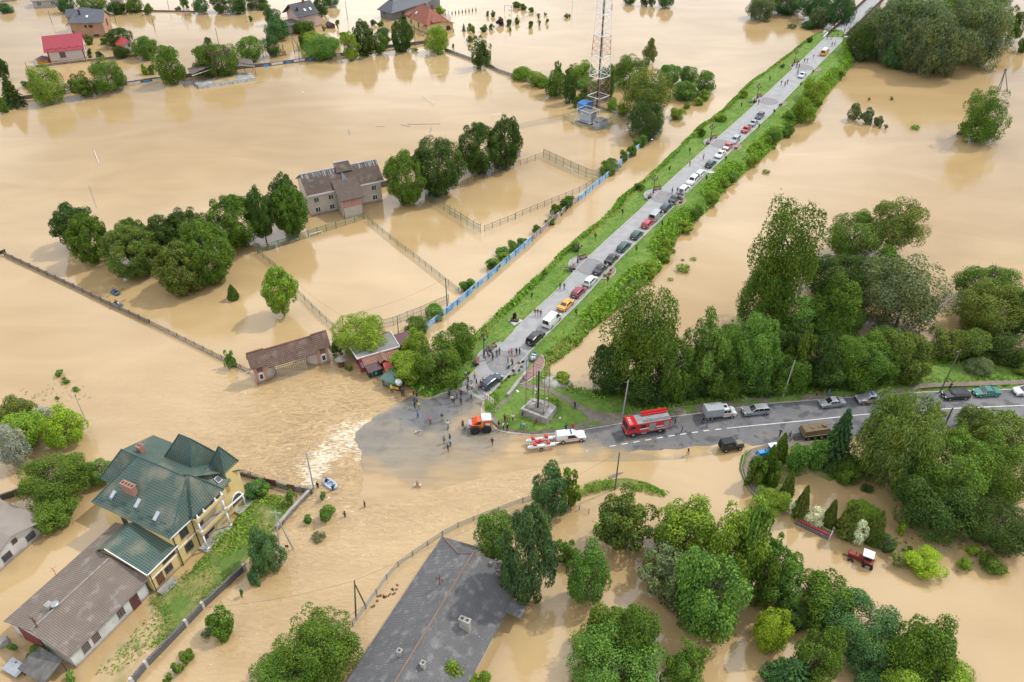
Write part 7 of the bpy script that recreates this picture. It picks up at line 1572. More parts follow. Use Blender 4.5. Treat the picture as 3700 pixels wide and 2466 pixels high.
# ---- tractors
def tractor(label,x,y,hd,m,roofm,sub=0.0):
 p=P(x,y,.8);t=thing('tractor',label,'tractor',(p.x,p.y,-sub),hd)
 b=MB();b.box((1.15,0,1.15),(1.7,.75,.65));b.box((1.95,0,1.05),(.12,.8,.7));b.build('bonnet',m,t,loc=O0);b=MB();b.box((-.4,0,1.15),(1.4,1.1,.8));b.build('body',m,t,loc=O0)
 b=MB()
 for xx in(-.95,.15):
  for yy in(-.55,.55):b.tube((xx,yy,1.5),(xx,yy,2.25),.05)
 b.build('cab_frame',m,t,loc=O0);b=MB();b.box((-.4,0,1.9),(1.0,1.02,.62));b.build('cab_glass',cglass,t,loc=O0);b=MB();b.box((-.4,0,2.3),(1.45,1.35,.14));b.build('cab_roof',roofm,t,loc=O0)
 for s in(1,-1):wheel(t,-.7,s*.85,.72,.36,.5);wheel(t,1.5,s*.72,.42,.24,.5);b=MB();b.box((-.7,s*.85,1.5),(1.2,.4,.07));b.build('mudguard',m,t,loc=O0)
 b=MB();b.tube((1.1,.2,1.4),(1.1,.2,2.1),.05);b.build('exhaust',black,t,loc=O0);b=MB();b.beam((1.9,0,.6),(2.7,.1,.7),.1,.1);b.beam((-1.2,-.6,.75),(-1.6,-.6,.75),.1,.1);b.build('drawbar',m,t,loc=O0);return t
tractor('old red tractor with a white cab roof standing axle deep in brown water',3122,2016,math.radians(152),mat('faded_red',(.27,.035,.03),.6,(.2,.04,.035),2,.6),white,.45)
tractor('blue tractor with a white roof half hidden by thujas beside the road',2782,1638,math.radians(192),paint('sky_blue',(.03,.28,.6)),white)
a,rz,Lc=frame(Q(44,405,180),Q(44,690,320));t=thing('cutter_bar','long combine cutter bar in red and black with green back lying in the flood','farm machine',(a.x,a.y,0),rz)
b=MB();b.prism([(0,0,.2),(Lc,0,.2),(Lc,.9,.2),(0,.9,.2)],.45);b.build('cutter_table',black,t,loc=O0);b=MB();b.tube((.05,.5,.55),(Lc-.05,.5,.55),.26,.26,10);b.build('red_auger',mat('auger_red',(.45,.05,.04),.6),t,loc=O0)
b=MB()
for z,y in((.5,.05),(.98,.78),(.3,-.05)):b.beam((.05,y,z),(Lc-.05,y,z),.1,.08)
for k in range(12):b.beam((.1+k*Lc/12,.1,.5),(.1+k*Lc/12,.6,.95),.04,.04)
b.build('reel',mat('reel_metal',(.25,.25,.27),.5),t,loc=O0);b=MB();b.prism([(0,.8,1.05),(Lc,.8,1.05),(Lc,1.05,1.0),(0,1.05,1.0)],1.1);b.build('back_panel',mat('lime_green',(.2,.28,.05),.6),t,loc=O0)
for x,m in((-.03,mat('lime_green',(.2,.28,.05))),(Lc+.03,white)):b=MB();b.prism([(x-.05,-.1,.0),(x-.05,1.05,.0),(x-.05,1.05,1.15),(x-.05,.1,.75)],(.1,0,0));b.build('side_shield',m,t,loc=O0)
# ---- inflatable boats
def dinghy(label,p,rz,m,inner,Lb=2.6,Wb=1.15,group='inflatable boats'):
 t=thing('inflatable_boat',label,'boat',p,rz,group);b=MB();r=.19;pts=[]
 for k in range(25):
  a=2*math.pi*k/24;c,s=math.cos(a),math.sin(a);pts.append((math.copysign(abs(c)**.7,c)*(Lb/2-r),math.copysign(abs(s)**.8,s)*(Wb/2-r*.5),.2+max(c-.6,0)*.25))
 b.path(pts,r,8);b.build('tube',m,t,loc=O0,smooth=True);b=MB();b.poly([(x*.9,y*.9,.1)for x,y,z in pts[:-1]]);b.build('floor',inner,t,loc=O0)
 for x in(-.4,.5):b=MB();b.box((x,0,.32),(.25,Wb*.8,.05));b.build('seat',inner,t,loc=O0)
 return t
bt=mat('blue_green_rubber',(.03,.14,.15),.6);bl=mat('pale_blue_rubber',(.42,.52,.65),.5);gb_=mat('grey_green_rubber',(.10,.16,.16),.6);gin=mat('grey_floor',(.22,.27,.28),.7)
def oars(parent_p,rz,k=1):
 o=[]
 for s in(1,-1):
  c,si=math.cos(rz),math.sin(rz);f=lambda x,y,z:(parent_p[0]+x*c-y*si,parent_p[1]+x*si+y*c,z)
  b=MB();b.tube(f(.1,s*.4,.5),f(-.25,s*1.7,.1),.03);b.beam(f(-.2,s*1.5,.2),f(-.3,s*1.95,.1),.14,.03);single(b,'oar','wooden oar dipping into the water beside '+('the blue green rowing dinghy' if k==1 else 'the dinghy against the fence'),'oar',brownwood,'oars of the dinghies')
BO1=W(21,985,1085);BO2=W(21,1003,1185);BO3=W(32,690,1300)
dinghy('blue green inflatable dinghy rowed by two people near the round trees',BO1,R(-35),bt,gin);oars(BO1,R(-35));dinghy('grey green inflatable dinghy close against the slatted fence',BO2,R(-30),gb_,gin);oars(BO2,R(-30),2)
dinghy('pale blue grey inflatable boat held by wading people near the stone wall',BO3,R(-42),bl,mat('pale_floor',(.3,.36,.45),.7),2.9,1.35)
g_=G(*Q(33,300,218));dinghy('grey green inflatable boat lying on the grass beside the promenade',(g_.x,g_.y,g_.z+.05),R(75),gb_,mat('white_floor',(.6,.63,.63),.6),2.7,1.3)
b=MB();c=W(13,1122,1112);b.ball((c.x,c.y,.1),1.0,12,6,sc=(1.3,.5,.35));single(b,'upturned_boat','small pale upturned boat below the broad airy tree','boat',white,smooth=True)
# ================================================================== people
skin=mat('skin',(.42,.24,.16),.6);shoe=mat('shoe',(.03,.03,.03),.7);hairm=mat('dark_hair',(.03,.02,.015),.7)
CL_=dict(black=(.015,.015,.018),dark=(.03,.032,.04),navy=(.02,.03,.075),grey=(.22,.23,.24),white=(.7,.7,.68),red=(.5,.03,.04),maroon=(.16,.015,.025),blue=(.03,.2,.62),jeans=(.06,.13,.27),yellow=(.8,.5,.02),hivis=(.6,.75,.03),pink=(.62,.12,.25),tan=(.42,.26,.18),green=(.06,.22,.07),lightblue=(.35,.5,.62),brown=(.12,.07,.04),orange=(.7,.2,.03),khaki=(.22,.2,.12))
def clothm(c):return cloth(c,CL_[c])
def body_mesh(pose):
 b=bmesh.new();lay=b.verts.layers.skin.verify();VS={}
 def v(n,co,r,par=None):
  q=b.verts.new(co);q[lay].radius=(r,r)if not isinstance(r,tuple)else r;VS[n]=q
  if par:b.edges.new((VS[par],q))
 sit=pose=='sit' or pose=='ride';z0=-.42 if pose=='sit' else .0;lean=.16 if pose=='ride' else(.06 if sit else 0)
 v('p',(0,0,.96+z0),(.15,.115));v('w',(lean*.4,0,1.12+z0),(.135,.10),'p');v('c',(lean,0,1.34+z0),(.165,.11),'w');v('n',(lean*1.1,0,1.50+z0),.058,'c');v('h1',(lean*1.2+.015,0,1.60+z0),(.078,.085),'n');v('h2',(lean*1.2+.01,0,1.71+z0),(.075,.085),'h1');v('nose',(lean*1.2+.115,0,1.63+z0),.016,'h1')
 for s in(1,-1):
  S='lr'[s<0];A=dict(stand=((.0,.25,1.16),(.05,.27,.93)),walk=((-.1*s,.25,1.17),(.02-.2*s,.25,.97)),photo=((.14,.22,1.16),(.24,.09,1.38)),sit=((.06,.24,1.14+z0),(.26,.16,.98+z0)),ride=((.3,.24,1.2),(.5,.22,1.05)))[pose]
  v('s'+S,(lean,s*.19,1.42+z0),.062,'c');v('e'+S,(A[0][0]+lean,s*A[0][1],A[0][2]),.045,'s'+S);v('a'+S,(A[1][0]+lean,s*A[1][1],A[1][2]),.033,'e'+S)
  d=(Vector(A[1])-Vector(A[0])).normalized();hd=Vector((A[1][0]+lean,s*A[1][1],A[1][2]))+Vector((d.x,s*d.y,d.z))*.075;v('m'+S,hd,(.02,.036),'a'+S)
  for k in range(4):o=hd+Vector((d.x,s*d.y,d.z))*(.085-abs(k-1.4)*.01)+Vector(((k-1.5)*.022,0,0));v('f%d'%k+S,o,.009,'m'+S)
  v('t'+S,hd+Vector((.055,0,-.01)),.01,'m'+S)
  L_=dict(stand=((.01,.11,.5),(-.01,.12,.07)),walk=((.12*s,.1,.52),(.1*s-.1*(s<0)-.02,.1,.08)),photo=((.01,.12,.5),(-.01,.14,.07)),sit=((.42,.12,.97+z0),(.42,.13,.09)),ride=((.3,.11,.82-.12*s),(.18,.12,.42-.12*s)))[pose]
  v('q'+S,(0,s*.09,.90+z0),(.098,.09),'p');v('k'+S,(L_[0][0],s*L_[0][1],L_[0][2]),.062,'q'+S);v('g'+S,(L_[1][0],s*L_[1][1],L_[1][2]),.042,'k'+S);v('o'+S,(L_[1][0]+.15,s*(L_[1][1]+.02),max(L_[1][2]-.04,.03)),.036,'g'+S)
 VS['p'][lay].use_root=True
 me=bpy.data.meshes.new('body');b.to_mesh(me);b.free();o=bpy.data.objects.new('tmp',me);COL.objects.link(o)
 o.modifiers.new('s','SKIN');m=o.modifiers.new('u','SUBSURF');m.levels=m.render_levels=1
 dg=bpy.context.evaluated_depsgraph_get();me2=bpy.data.meshes.new_from_object(o.evaluated_get(dg));COL.objects.unlink(o);bpy.data.objects.remove(o);return me2,z0,lean
def person_proto(pose,short):
 me,z0,lean=body_mesh(pose);me.materials.clear()
 for m in(skin,clothm('dark'),clothm('navy'),shoe):me.materials.append(m)
 for p in me.polygons:
  c=p.center;z=c.z-z0;arm=abs(c.y)>.2 and z>.8
  if z>1.49:i=0
  elif arm and pose in('stand','walk')and z<1.13:i=0
  elif arm and pose in('photo','sit','ride')and c.x>.14+lean:i=0
  elif z>.98 or(pose in('sit','ride')and c.x<.12 and z>.98):i=1
  elif c.z<.11 and pose!='ride':i=3
  elif pose=='ride' and c.z<.42 and c.x>.2:i=3
  elif short and c.z<.5 and pose!='ride':i=0
  else:i=2
  p.material_index=i;p.use_smooth=True
 h=MB();h.ball((lean*1.2-.015,0,1.70+z0),.105,10,6,sc=(1.0,.92,1.0));k=[i for i,f in enumerate(h.f)if sum(h.v[j][2]for j in f)/len(f)>1.665+z0 or sum(h.v[j][0]for j in f)/len(f)<lean*1.2-.05]
 h.f=[h.f[i]for i in k];h.m=[0]*len(h.f);return me,h.data('hair',hairm,smooth=True)
PP={}
HAT=dict(w=cloth('hat_white',(.75,.75,.73)),b=cloth('cap_blue',(.03,.22,.6)),r=cloth('cap_red',(.5,.03,.03)),d=hairm,f=mat('fair_hair',(.3,.18,.08),.7),g=mat('grey_hair',(.5,.5,.5),.7),o=mat('red_hair',(.3,.08,.03),.7))
def person(p,top,leg,label,pose='stand',short=False,head='d',rz=None,sc=1.0,group='people out looking at the flood',dz=0.0):
 key=(pose,short)
 if key not in PP:PP[key]=person_proto(*key)
 me,hm=PP[key];o=bpy.data.objects.new('person',me);COL.objects.link(o);o.location=(p.x,p.y,p.z+dz);o.rotation_euler.z=random.uniform(0,6.28)if rz is None else rz;o.scale=(sc,)*3
 setmat(o,1,skin if top=='bare' else clothm(top));setmat(o,2,clothm(leg));
 h=bpy.data.objects.new('hair' if head in 'dfgo' else 'cap',hm);COL.objects.link(h);h.parent=o;setmat(h,0,HAT[head]);return tag(o,label,'person',group)
Z2=lambda x,y:(1300+x/3.92,1180+y/3.92)
Z3=lambda x,y:(1650+x/3.563,1180+y/3.563)
Z5=lambda x,y:(2650+x/4.706,y/4.706)
Z6=lambda x,y:(2400+x/4.238,330+y/4.238)
def bicycle(p,rz,label,c='dark',group='bicycles of the onlookers'):
 t=thing('bicycle',label,'bicycle',(p.x,p.y,p.z),rz,group);m=paint('bike_'+c,CL_[c]);b=MB()
 for a,e in(((-.5,0,.34),(-.1,0,.36)),((-.1,0,.36),(-.22,0,.85)),((-.2,0,.78),(.38,0,.82)),((-.1,0,.36),(.38,0,.78)),((-.5,0,.34),(-.2,0,.78)),((.38,0,.9),(.52,0,.34))):b.tube(a,e,.025,.025,5)
 b.build('frame',m,t,loc=O0)
 for x in(-.5,.52):b=MB();b.path([(x+.33*math.cos(a),0,.34+.33*math.sin(a))for a in np.linspace(0,6.283,15)],.025,4);b.build('wheel',tyre,t,loc=O0)
 b=MB();b.tube((.4,-.28,1.0),(.4,.28,1.0),.02);b.tube((.38,0,.85),(.4,0,1.0),.02);b.build('handlebar',black,t,loc=O0);b=MB();b.box((-.24,0,.9),(.26,.14,.06));b.build('saddle',black,t,loc=O0);return t
BG='onlookers at the edge of the flooded crossing'
for pt,top,leg,lab,*kw in(
(Z2(455,940),'hivis','black','person in a yellow reflective jacket and white cap standing beside the green kiosk','stand',0,'w'),
(Z2(512,1008),'grey','tan','person in grey wading at the left of the giant football','walk',1,'d'),
(Z2(600,985),'dark','black','person in dark clothes standing against the giant football','stand',0,'d'),
(Z2(625,990),'navy','black','person at the right of the giant football','stand',0,'d'),
(Z2(768,1000),'brown','dark','person in brown standing at the back of the group by the kerb','stand',0,'o'),
(Z2(808,1030),'dark','navy','person in dark jacket beside the one in brown by the kerb','stand',0,'d'),
(Z2(775,1075),'khaki','dark','person in khaki in the middle of the group by the kerb','stand',0,'d'),
(Z2(810,1095),'grey','black','person with a grey backpack in the group by the kerb','stand',0,'d'),
(Z2(780,1160),'black','navy','person in black and navy at the edge of the dry asphalt','photo',0,'d'),
(Z2(838,1175),'hivis','khaki','person in a yellow and green reflective vest on the dry asphalt','stand',0,'o'),
(Z2(825,1298),'blue','navy','person in a bright blue jacket walking with a backpack over the asphalt','walk',0,'d'),
(Z2(1003,1388),'pink','dark','person in a pinkish red top standing alone on the asphalt','stand',0,'f'),
(Z2(1168,1338),'navy','lightblue','person in a navy top and pale blue shorts on the asphalt','stand',1,'d'),
(Z2(1250,1440),'white','grey','person in a white top riding a small scooter through shallow water','walk',0,'d'),
(Z2(1630,752),'yellow','black','person in a bright yellow top on the lower promenade','stand',0,'f'),
(Z2(1500,735),'white','dark','person in white and blue beside bicycles at the left kerb','stand',0,'d'),
(Z2(1535,805),'brown','dark','person in dark brown holding a bicycle below the one in yellow','stand',0,'d'),
(Z2(1655,855),'black','maroon','person in black walking between the bicycles and the estate car','walk',0,'d'),
(Z2(1693,905),'tan','black','person in a tan top and black trousers behind the estate car','stand',0,'f'),
(Z2(1712,865),'black','black','person all in black close to the tail of the estate car','stand',0,'d'),
(Z2(1748,835),'bare','dark','shirtless person leaning at the side of the estate car','photo',0,'d'),
(Z2(1268,1000),'navy','dark','person in navy leaning on a bicycle left of the crowd','stand',0,'d'),
(Z2(1310,1080),'white','dark','person in a white shirt in front of the bicycles','stand',0,'d'),
(Z2(1375,1015),'khaki','jeans','person in pale khaki and jeans among the crowd','stand',0,'f'),
(Z2(1338,1120),'black','brown','person in black crouching slightly at the front of the crowd','photo',1,'o'),
(Z2(1438,1000),'maroon','black','person in dark maroon at the middle of the crowd','stand',0,'d'),
(Z2(1435,1112),'navy','navy','person in navy with a shoulder bag standing on wet asphalt','walk',0,'d'),
(Z2(1530,905),'maroon','dark','person in maroon on a bicycle at the left of the promenade end','ride',0,'d'),
(Z2(1572,910),'white','dark','person in white on a bicycle beside the one in maroon','ride',0,'d'),
(Z2(1582,1025),'lightblue','brown','cyclist in pale blue with a yellow bag at the water','ride',0,'f'),
(Z2(1360,890),'dark','black','person in dark clothes with a bicycle at the back of the crowd','stand',0,'d'),
(Z2(1468,1445),'maroon','black','cyclist in dark maroon riding through water towards the orange vehicle','ride',0,'d'),
(Q(32,1660,948),'grey','black','person in grey at the left of the three standing in the water','stand',1,'d'),
(Q(32,1708,935),'navy','navy','person in navy at the back of the three standing in the water','photo',0,'d'),
(Q(32,1712,972),'lightblue','black','person in pale blue between the two in navy','stand',0,'d'),
(Q(32,1692,1018),'navy','black','person in dark navy striding through the water','walk',0,'d'),
(Q(32,2068,965),'black','black','person in black walking in the water below the orange vehicle','walk',0,'d'),
(Q(32,985,1488),'black','black','person in black wading near the edge of the rapids','stand',0,'d'),
(Q(42,818,122),'navy','black','person in navy with hands on hips wading in the lower flood','photo',0,'d'),
(Q(32,1432,1316),'bare','tan','shirtless person in a red cap carrying white bags through deep water','walk',1,'r'),
(Q(32,585,1322),'black','black','person in black standing at the stone wall corner','stand',0,'d'),
(Q(32,716,1345),'navy','navy','person in dark blue pushing the pale inflatable boat','photo',0,'d'),
(Z2(1755,475),'brown','black','person in brown sitting on the near plaza bench','sit',0,'d'),
(Z2(1808,425),'maroon','black','person in maroon sitting on the far plaza bench','sit',0,'f'),
(Z2(1850,402),'navy','black','person in navy sitting at the right end of the far plaza bench','sit',0,'d'),
(Z2(1885,490),'black','black','person in black standing in front of the plaza benches','stand',0,'d'),
(Z2(1943,440),'dark','dark','person in dark jacket behind the one in black on the plaza','walk',0,'d'),
(Z2(1978,410),'black','dark','tall person in black at the top of the plaza','stand',0,'d'),
(Z2(2112,410),'pink','grey','smaller person in pink on the plaza','stand',0,'f'),
(Z2(2150,420),'pink','maroon','bigger person in bright pink on the plaza','stand',0,'f'),
(Z2(2220,408),'navy','navy','person in navy left of two side by side on the promenade','stand',0,'d'),
(Z2(2263,408),'black','black','person in black right of two side by side on the promenade','stand',0,'d'),
(Z2(2097,525),'maroon','black','child in dark red in the middle of the plaza ring','stand',0,'d'),
(Z2(2157,550),'grey','dark','fair haired person in grey sitting at the yellow motorbike','stand',0,'f'),
(Z2(2310,785),'brown','blue','person in blue trousers sitting on the low concrete wall','sit',0,'o'),
(Z3(545,1315),'black','tan','person in a black top and shorts at the left of the group on the lawn','stand',1,'d'),
(Z3(600,1328),'white','black','person in white and black beside the one in shorts on the lawn edge','stand',0,'d'),
(Z3(655,1350),'black','black','white haired person in black holding a white bag on the lawn edge','stand',0,'g'),
(Z3(620,1230),'maroon','dark','person in dark red at the back of the group on the lawn','stand',0,'d'),
(Z3(650,1220),'red','dark','child in red in the group on the lawn','stand',0,'d'),
(Z3(678,1228),'green','grey','child in green and grey in the group on the lawn','stand',0,'f'),
(Z3(722,1226),'white','dark','person in white and dark blue at the right of the back group on the lawn','walk',0,'d'),
(Z3(847,1182),'brown','black','person in dark clothes leaning at the concrete block','stand',1,'d'),
(Z3(825,1312),'blue','jeans','small child in blue at the sidewalk','stand',0,'d'),
(Z3(862,1312),'white','black','person in white and black next to the small child in blue','stand',0,'d'),
(Z3(903,1335),'grey','jeans','person in a grey top and denim shorts beside the child in blue','stand',1,'d'),
(Z3(1030,1268),'maroon','dark','person in dark red sitting on the grass by the concrete block','sit',0,'d'),
(Z3(1520,1065),'black','black','person in black taking a photograph on the dirt footpath','photo',0,'o'),
(Z3(1405,1340),'navy','navy','person in navy uniform behind the white rescue pickup','stand',0,'d'),
(Z3(1492,1330),'red','red','person in a red jacket behind the white rescue pickup','photo',0,'f'),
(Q(33,1500,800),'black','brown','person in black walking behind the fire engine','walk',1,'d'),
(Q(33,1560,852),'grey','dark','person in a grey shirt and blue cap on the road','walk',0,'b'),
(Q(33,1738,782),'black','black','person in black at the tail of the canvas truck','walk',0,'d'),
(Q(33,1774,803),'navy','jeans','person in navy and jeans beside the canvas truck','stand',0,'f'),
(Q(33,1612,1046),'black','grey','person in black and grey with a white cap on the wet road','walk',0,'w'),
(Q(34,273,890),'navy','dark','grey haired person in navy striding along the road','walk',0,'g'),
(Q(34,355,912),'brown','dark','person with a bicycle by the spruce at the roadside','stand',0,'d'),
(Q(34,586,548),'red','dark','child in red on the footpath beyond the road','stand',0,'d'),
(Q(34,685,548),'blue','jeans','person in a blue jacket on the footpath beyond the road','walk',0,'d'),
(Q(34,1715,492),'black','black','person in black behind the dark estate car near the right edge','photo',0,'d'),
(Q(23,525,1053),'black','dark','person in black walking at the left kerb of the promenade','walk',0,'d'),
(Q(23,560,1058),'dark','jeans','person with a pale backpack walking on the promenade','walk',0,'d'),
(Q(23,313,1278),'black','tan','leftmost of three people in black beside the white van','walk',1,'d'),
(Q(23,337,1278),'black','tan','middle one of three people in black beside the white van','walk',1,'f'),
(Q(23,362,1286),'maroon','jeans','rightmost of three people beside the white van, in jeans','walk',0,'d'),
(Q(23,1477,238),'grey','dark','person in grey next to the white estate like car','stand',0,'d'),
(Q(23,1520,238),'black','khaki','person in black next to the white estate like car','stand',0,'d'),
(Z6(597,1052),'bare','black','shirtless person walking on the promenade above the green estate car','walk',0,'d'),
(Z6(388,1162),'orange','blue','person in an orange red top and blue shorts at the left kerb','stand',1,'f'),
(Z6(1440,212),'maroon','maroon','person in a long dark red coat at the upper middle plaza','stand',0,'d'),
(Z5(808,1458),'black','green','person in green trousers on the upper promenade','walk',0,'d'),
(Z5(870,1478),'maroon','black','person in dark red in the middle of three on the upper promenade','walk',0,'d'),
(Z5(912,1440),'black','dark','farthest of three people on the upper promenade below the pale blue car','walk',0,'d'),
(Z5(1088,1278),'dark','grey','cyclist beside the pale blue car','ride',0,'d'),
(Z5(1068,1160),'navy','black','left person in dark blue standing by the topmost lamp','stand',0,'d'),
(Z5(1108,1172),'navy','dark','right person in dark blue standing by the topmost lamp','stand',0,'d'),
(Z5(1200,1075),'black','black','left one of two people walking above the topmost medallion','walk',0,'d'),
(Z5(1248,1080),'dark','grey','right one of two people walking above the topmost medallion','walk',0,'d'),
(Z5(1360,992),'black','navy','person in black with a child at the hand near the yellow van','walk',0,'d'),
(Z5(1670,797),'brown','black','left one of two people beyond the yellow van','walk',0,'d'),
(Z5(1715,788),'lightblue','jeans','right one of two people beyond the yellow van, in pale blue','walk',0,'d'),
(Z5(1585,682),'maroon','black','person in dark red at the left end of the bridge railing','stand',0,'d'),
(Z5(1640,675),'lightblue','grey','person in pale clothes at the bridge entrance','walk',0,'d'),
(Z5(1668,682),'red','red','person in red at the bridge entrance','walk',0,'f'),
(Z5(1655,600),'dark','black','person close to the white bridge post','stand',0,'d'),
(Z5(1748,610),'black','black','person in black at the start of the bridge deck','stand',0,'d'),
(Z5(1765,648),'dark','grey','person in grey trousers at the start of the bridge deck','walk',0,'d'),
(Z5(1884,555),'black','dark','lone person in the middle of the bridge deck','walk',0,'d'),
(Z5(1885,462),'blue','jeans','person in bright blue on the bridge','stand',0,'d'),
(Z5(1912,470),'black','black','person in black next to the one in bright blue on the bridge','stand',0,'d'),
(Z5(1942,512),'navy','black','child in navy on the bridge','stand',0,'d'),
(Z5(1972,522),'yellow','grey','person in yellow at the right railing of the bridge','stand',0,'d'),
):
 pose,short,head=kw;onb=pt[1]<126;base=.05 if pt[1]>1440 or pt[1]<1700 and pt[0]<1700 and pt[1]>1400 else 0
 p=G(*pt,.0)if not onb else P(*pt,2.65)
 if p.z<.05:p=P(*pt,.05)
 deep=lab.find('deep')>=0 or 'lower flood' in lab or 'rapids' in lab or 'stone wall corner' in lab or 'pale inflatable' in lab
 rz=None
 if pose=='walk' and pt[1]<1150:rz=HA+random.choice((0,math.pi))
 if pose=='sit' and 'bench' in lab:rz=aN+math.pi
 sc_=.72 if 'child' in lab or 'smaller' in lab else .98
 person(p,top,leg,lab,pose,bool(short),head,rz,sc_,dz=(-.45 if deep else .06 if p.z>.3 else 0))
 if pose=='ride' or 'bicycle' in lab and 'riding' not in lab and 'bicycles' not in lab:
  q=person;o_=bpy.context.scene.collection.objects[-1]
  pr=[o for o in COL.objects if o.get('label')==lab][0];bicycle(pr.location.copy()if pose=='ride' else pr.location+Vector((.35,-.3,0)),pr.rotation_euler.z if pose=='ride' else random.uniform(0,6),'bicycle of the '+lab.split(' ',1)[1][:0]+lab.replace(' a bicycle','').replace(' on ',' ').replace('holding','').strip()[:70]if False else 'bicycle ridden or held by the '+' '.join(lab.split()[:7]))
for x,y in((1420,840),(1400,790),(1480,780)):p=G(*Z2(x,y));bicycle(p,random.uniform(0,6),'bicycle parked among the onlookers at the left kerb')
for(bp,rz),labs in(((BO1,R(-35)),(('blue','person in blue rowing the blue green dinghy'),('maroon','person in dark red sitting in the blue green dinghy'))),((BO2,R(-30)),(('brown','person in brown in the dinghy by the fence'),('white','person in white in the dinghy by the fence')))):
 for k,(c,lab)in enumerate(labs):q=Vector((bp.x+math.cos(rz)*(.45 if k else-.5),bp.y+math.sin(rz)*(.45 if k else-.5),-.12));person(q,c,'dark',lab,'sit',False,'d',rz+(math.pi if k else 0),group='people in the dinghies')
person(Vector((BO3.x-.5,BO3.y+.2,.0)),'navy','navy','person in dark blue kneeling in the pale inflatable boat','sit',False,'d',R(130),group='people in the dinghies')
# ---- a wading dog, a motorbike, a scooter
p=P(*Q(32,1430,862),.05);t=thing('dog','black and white dog wading through the shallow water','dog',(p.x,p.y,.0),R(5))
b=bmesh.new();lay=b.verts.layers.skin.verify();VV=[]
for co,r in(((-.25,0,.42),.11),((0,0,.42),.115),((.25,0,.45),.13),((.4,0,.58),.08),((.5,0,.66),.085),((.64,0,.62),.045),((-.42,0,.5),.03),((-.55,0,.62),.022)):v_=b.verts.new(co);v_[lay].radius=(r,r);VV.append(v_)
for i,j in((0,1),(1,2),(2,3),(3,4),(4,5),(0,6),(6,7)):b.edges.new((VV[i],VV[j]))
for i,x,s,kx in((0,-.25,1,.06),(0,-.3,-1,.06),(2,.24,1,-.03),(2,.3,-1,-.03)):
 pv=VV[i]
 for co,r in(((x,s*.1,.3),.05),((x-kx*1.2,s*.1,.17),.032),((x,s*.1,.03),.028),((x+.06,s*.1,.015),.026)):v_=b.verts.new(co);v_[lay].radius=(r,r);b.edges.new((pv,v_));pv=v_
VV[1][lay].use_root=True;me=bpy.data.meshes.new('d');b.to_mesh(me);b.free();o=bpy.data.objects.new('tmp',me);COL.objects.link(o);o.modifiers.new('s','SKIN');m=o.modifiers.new('u','SUBSURF');m.levels=1;me2=bpy.data.meshes.new_from_object(o.evaluated_get(bpy.context.evaluated_depsgraph_get()));bpy.data.objects.remove(o)
me2.materials.clear();me2.materials.append(mat('black_white_fur',(.03,.03,.03),.9,(.7,.68,.64),3.5,1.0,contrast=(.48,.52)));o=bpy.data.objects.new('body',me2);COL.objects.link(o);o.parent=t
b=MB();
for s in(1,-1):b.mesh([(.46,s*.05,.72),(.5,s*.1,.71),(.47,s*.1,.82)],[(0,1,2)])
b.build('ear',shoe,t,loc=O0)
p=G(*Z2(2133,575));t=thing('motorbike','small yellow and blue motorbike standing on the plaza','motorbike',(p.x,p.y,p.z+.06),R(60))
b=MB();b.box((0,0,.62),(.7,.2,.3));b.build('fuel_tank',paint('moto_yellow',(.75,.6,.03)),t,loc=O0);b=MB();b.box((-.35,0,.8),(.6,.22,.1));b.build('seat',paint('moto_blue',(.03,.25,.5)),t,loc=O0)
for x in(-.6,.65):wheel(t,x,.01,.3,.12)
b=MB();b.tube((.4,-.35,1.0),(.4,.35,1.0),.025);b.tube((.65,0,.3),(.4,0,1.0),.04);b.build('handlebar',black,t,loc=O0)
p=P(*Z2(1250,1450),.05);t=thing('kick_scooter','small scooter under the person in white in shallow water','scooter',(p.x,p.y,.05),R(80));b=MB();b.box((0,0,.12),(.8,.14,.04));b.build('deck',black,t,loc=O0);b=MB();b.tube((.4,0,.12),(.35,0,.95),.02);b.tube((.35,-.2,.95),(.35,.2,.95),.02);b.build('handlebar',black,t,loc=O0)
for x in(-.4,.42):b=MB();b.tube((x,-.02,.08),(x,.02,.08),.08,.08,10);b.build('wheel',tyre,t,loc=O0)
# ================================================================== poles, lamps, benches, fences, walls, bits and pieces
wood=mat('weathered_wood',(.13,.11,.095),.95,(.2,.18,.16),3,.7);cpole=mat('concrete_pole',(.42,.42,.41),.9,(.3,.3,.29),2,.6)
WIRES=[]
def pole(label,base,top,kind='wood',strut=None,lamp=False,arm=True,z0=0.0,lean=None,w_=.13):
 p=G(*base,z0);h=hgt(Vector((p.x,p.y,0)),top[1]);h=max(3,min(h,14));q=P(*top,h)
 if lean is None:q=Vector((lerp(p.x,q.x,.5),lerp(p.y,q.y,.0),h))
 t=thing('utility_pole',label,'utility pole',(p.x,p.y,p.z),group='wooden and concrete poles',world=True);m=wood if kind=='wood' else cpole
 b=MB();b.tube((p.x,p.y,p.z-.6),q,w_,w_*.72,8);b.build('shaft',m,t)
 if strut:s=P(*strut,0);b=MB();b.tube((s.x,s.y,-.4),lerp(p,q,.93),w_*.8,w_*.7,7);b.build('strut',m,t)
 if arm:
  b=MB();b.beam(q+Vector((-.7,.1,-.25)),q+Vector((.7,-.1,-.25)),.09,.09);o=b.build('cross_arm',m,t);b=MB()
  for k in(-.6,-.2,.2,.6):b.tube(q+Vector((k,-k*.14,-.25)),q+Vector((k,-k*.14,-.05)),.04,.03,6)
  b.build('insulator',mat('porcelain',(.6,.6,.58),.3),o)
 if lamp:b=MB();b.tube(q+Vector((0,0,-.4)),q+Vector((-.7,-.3,-.2)),.03);o=b.build('lamp_arm',metal,t);b=MB();b.ball(q+Vector((-.85,-.35,-.25)),.2,8,5,sc=(1.6,.8,.6));b.build('lamp_head',white,o)
 return q
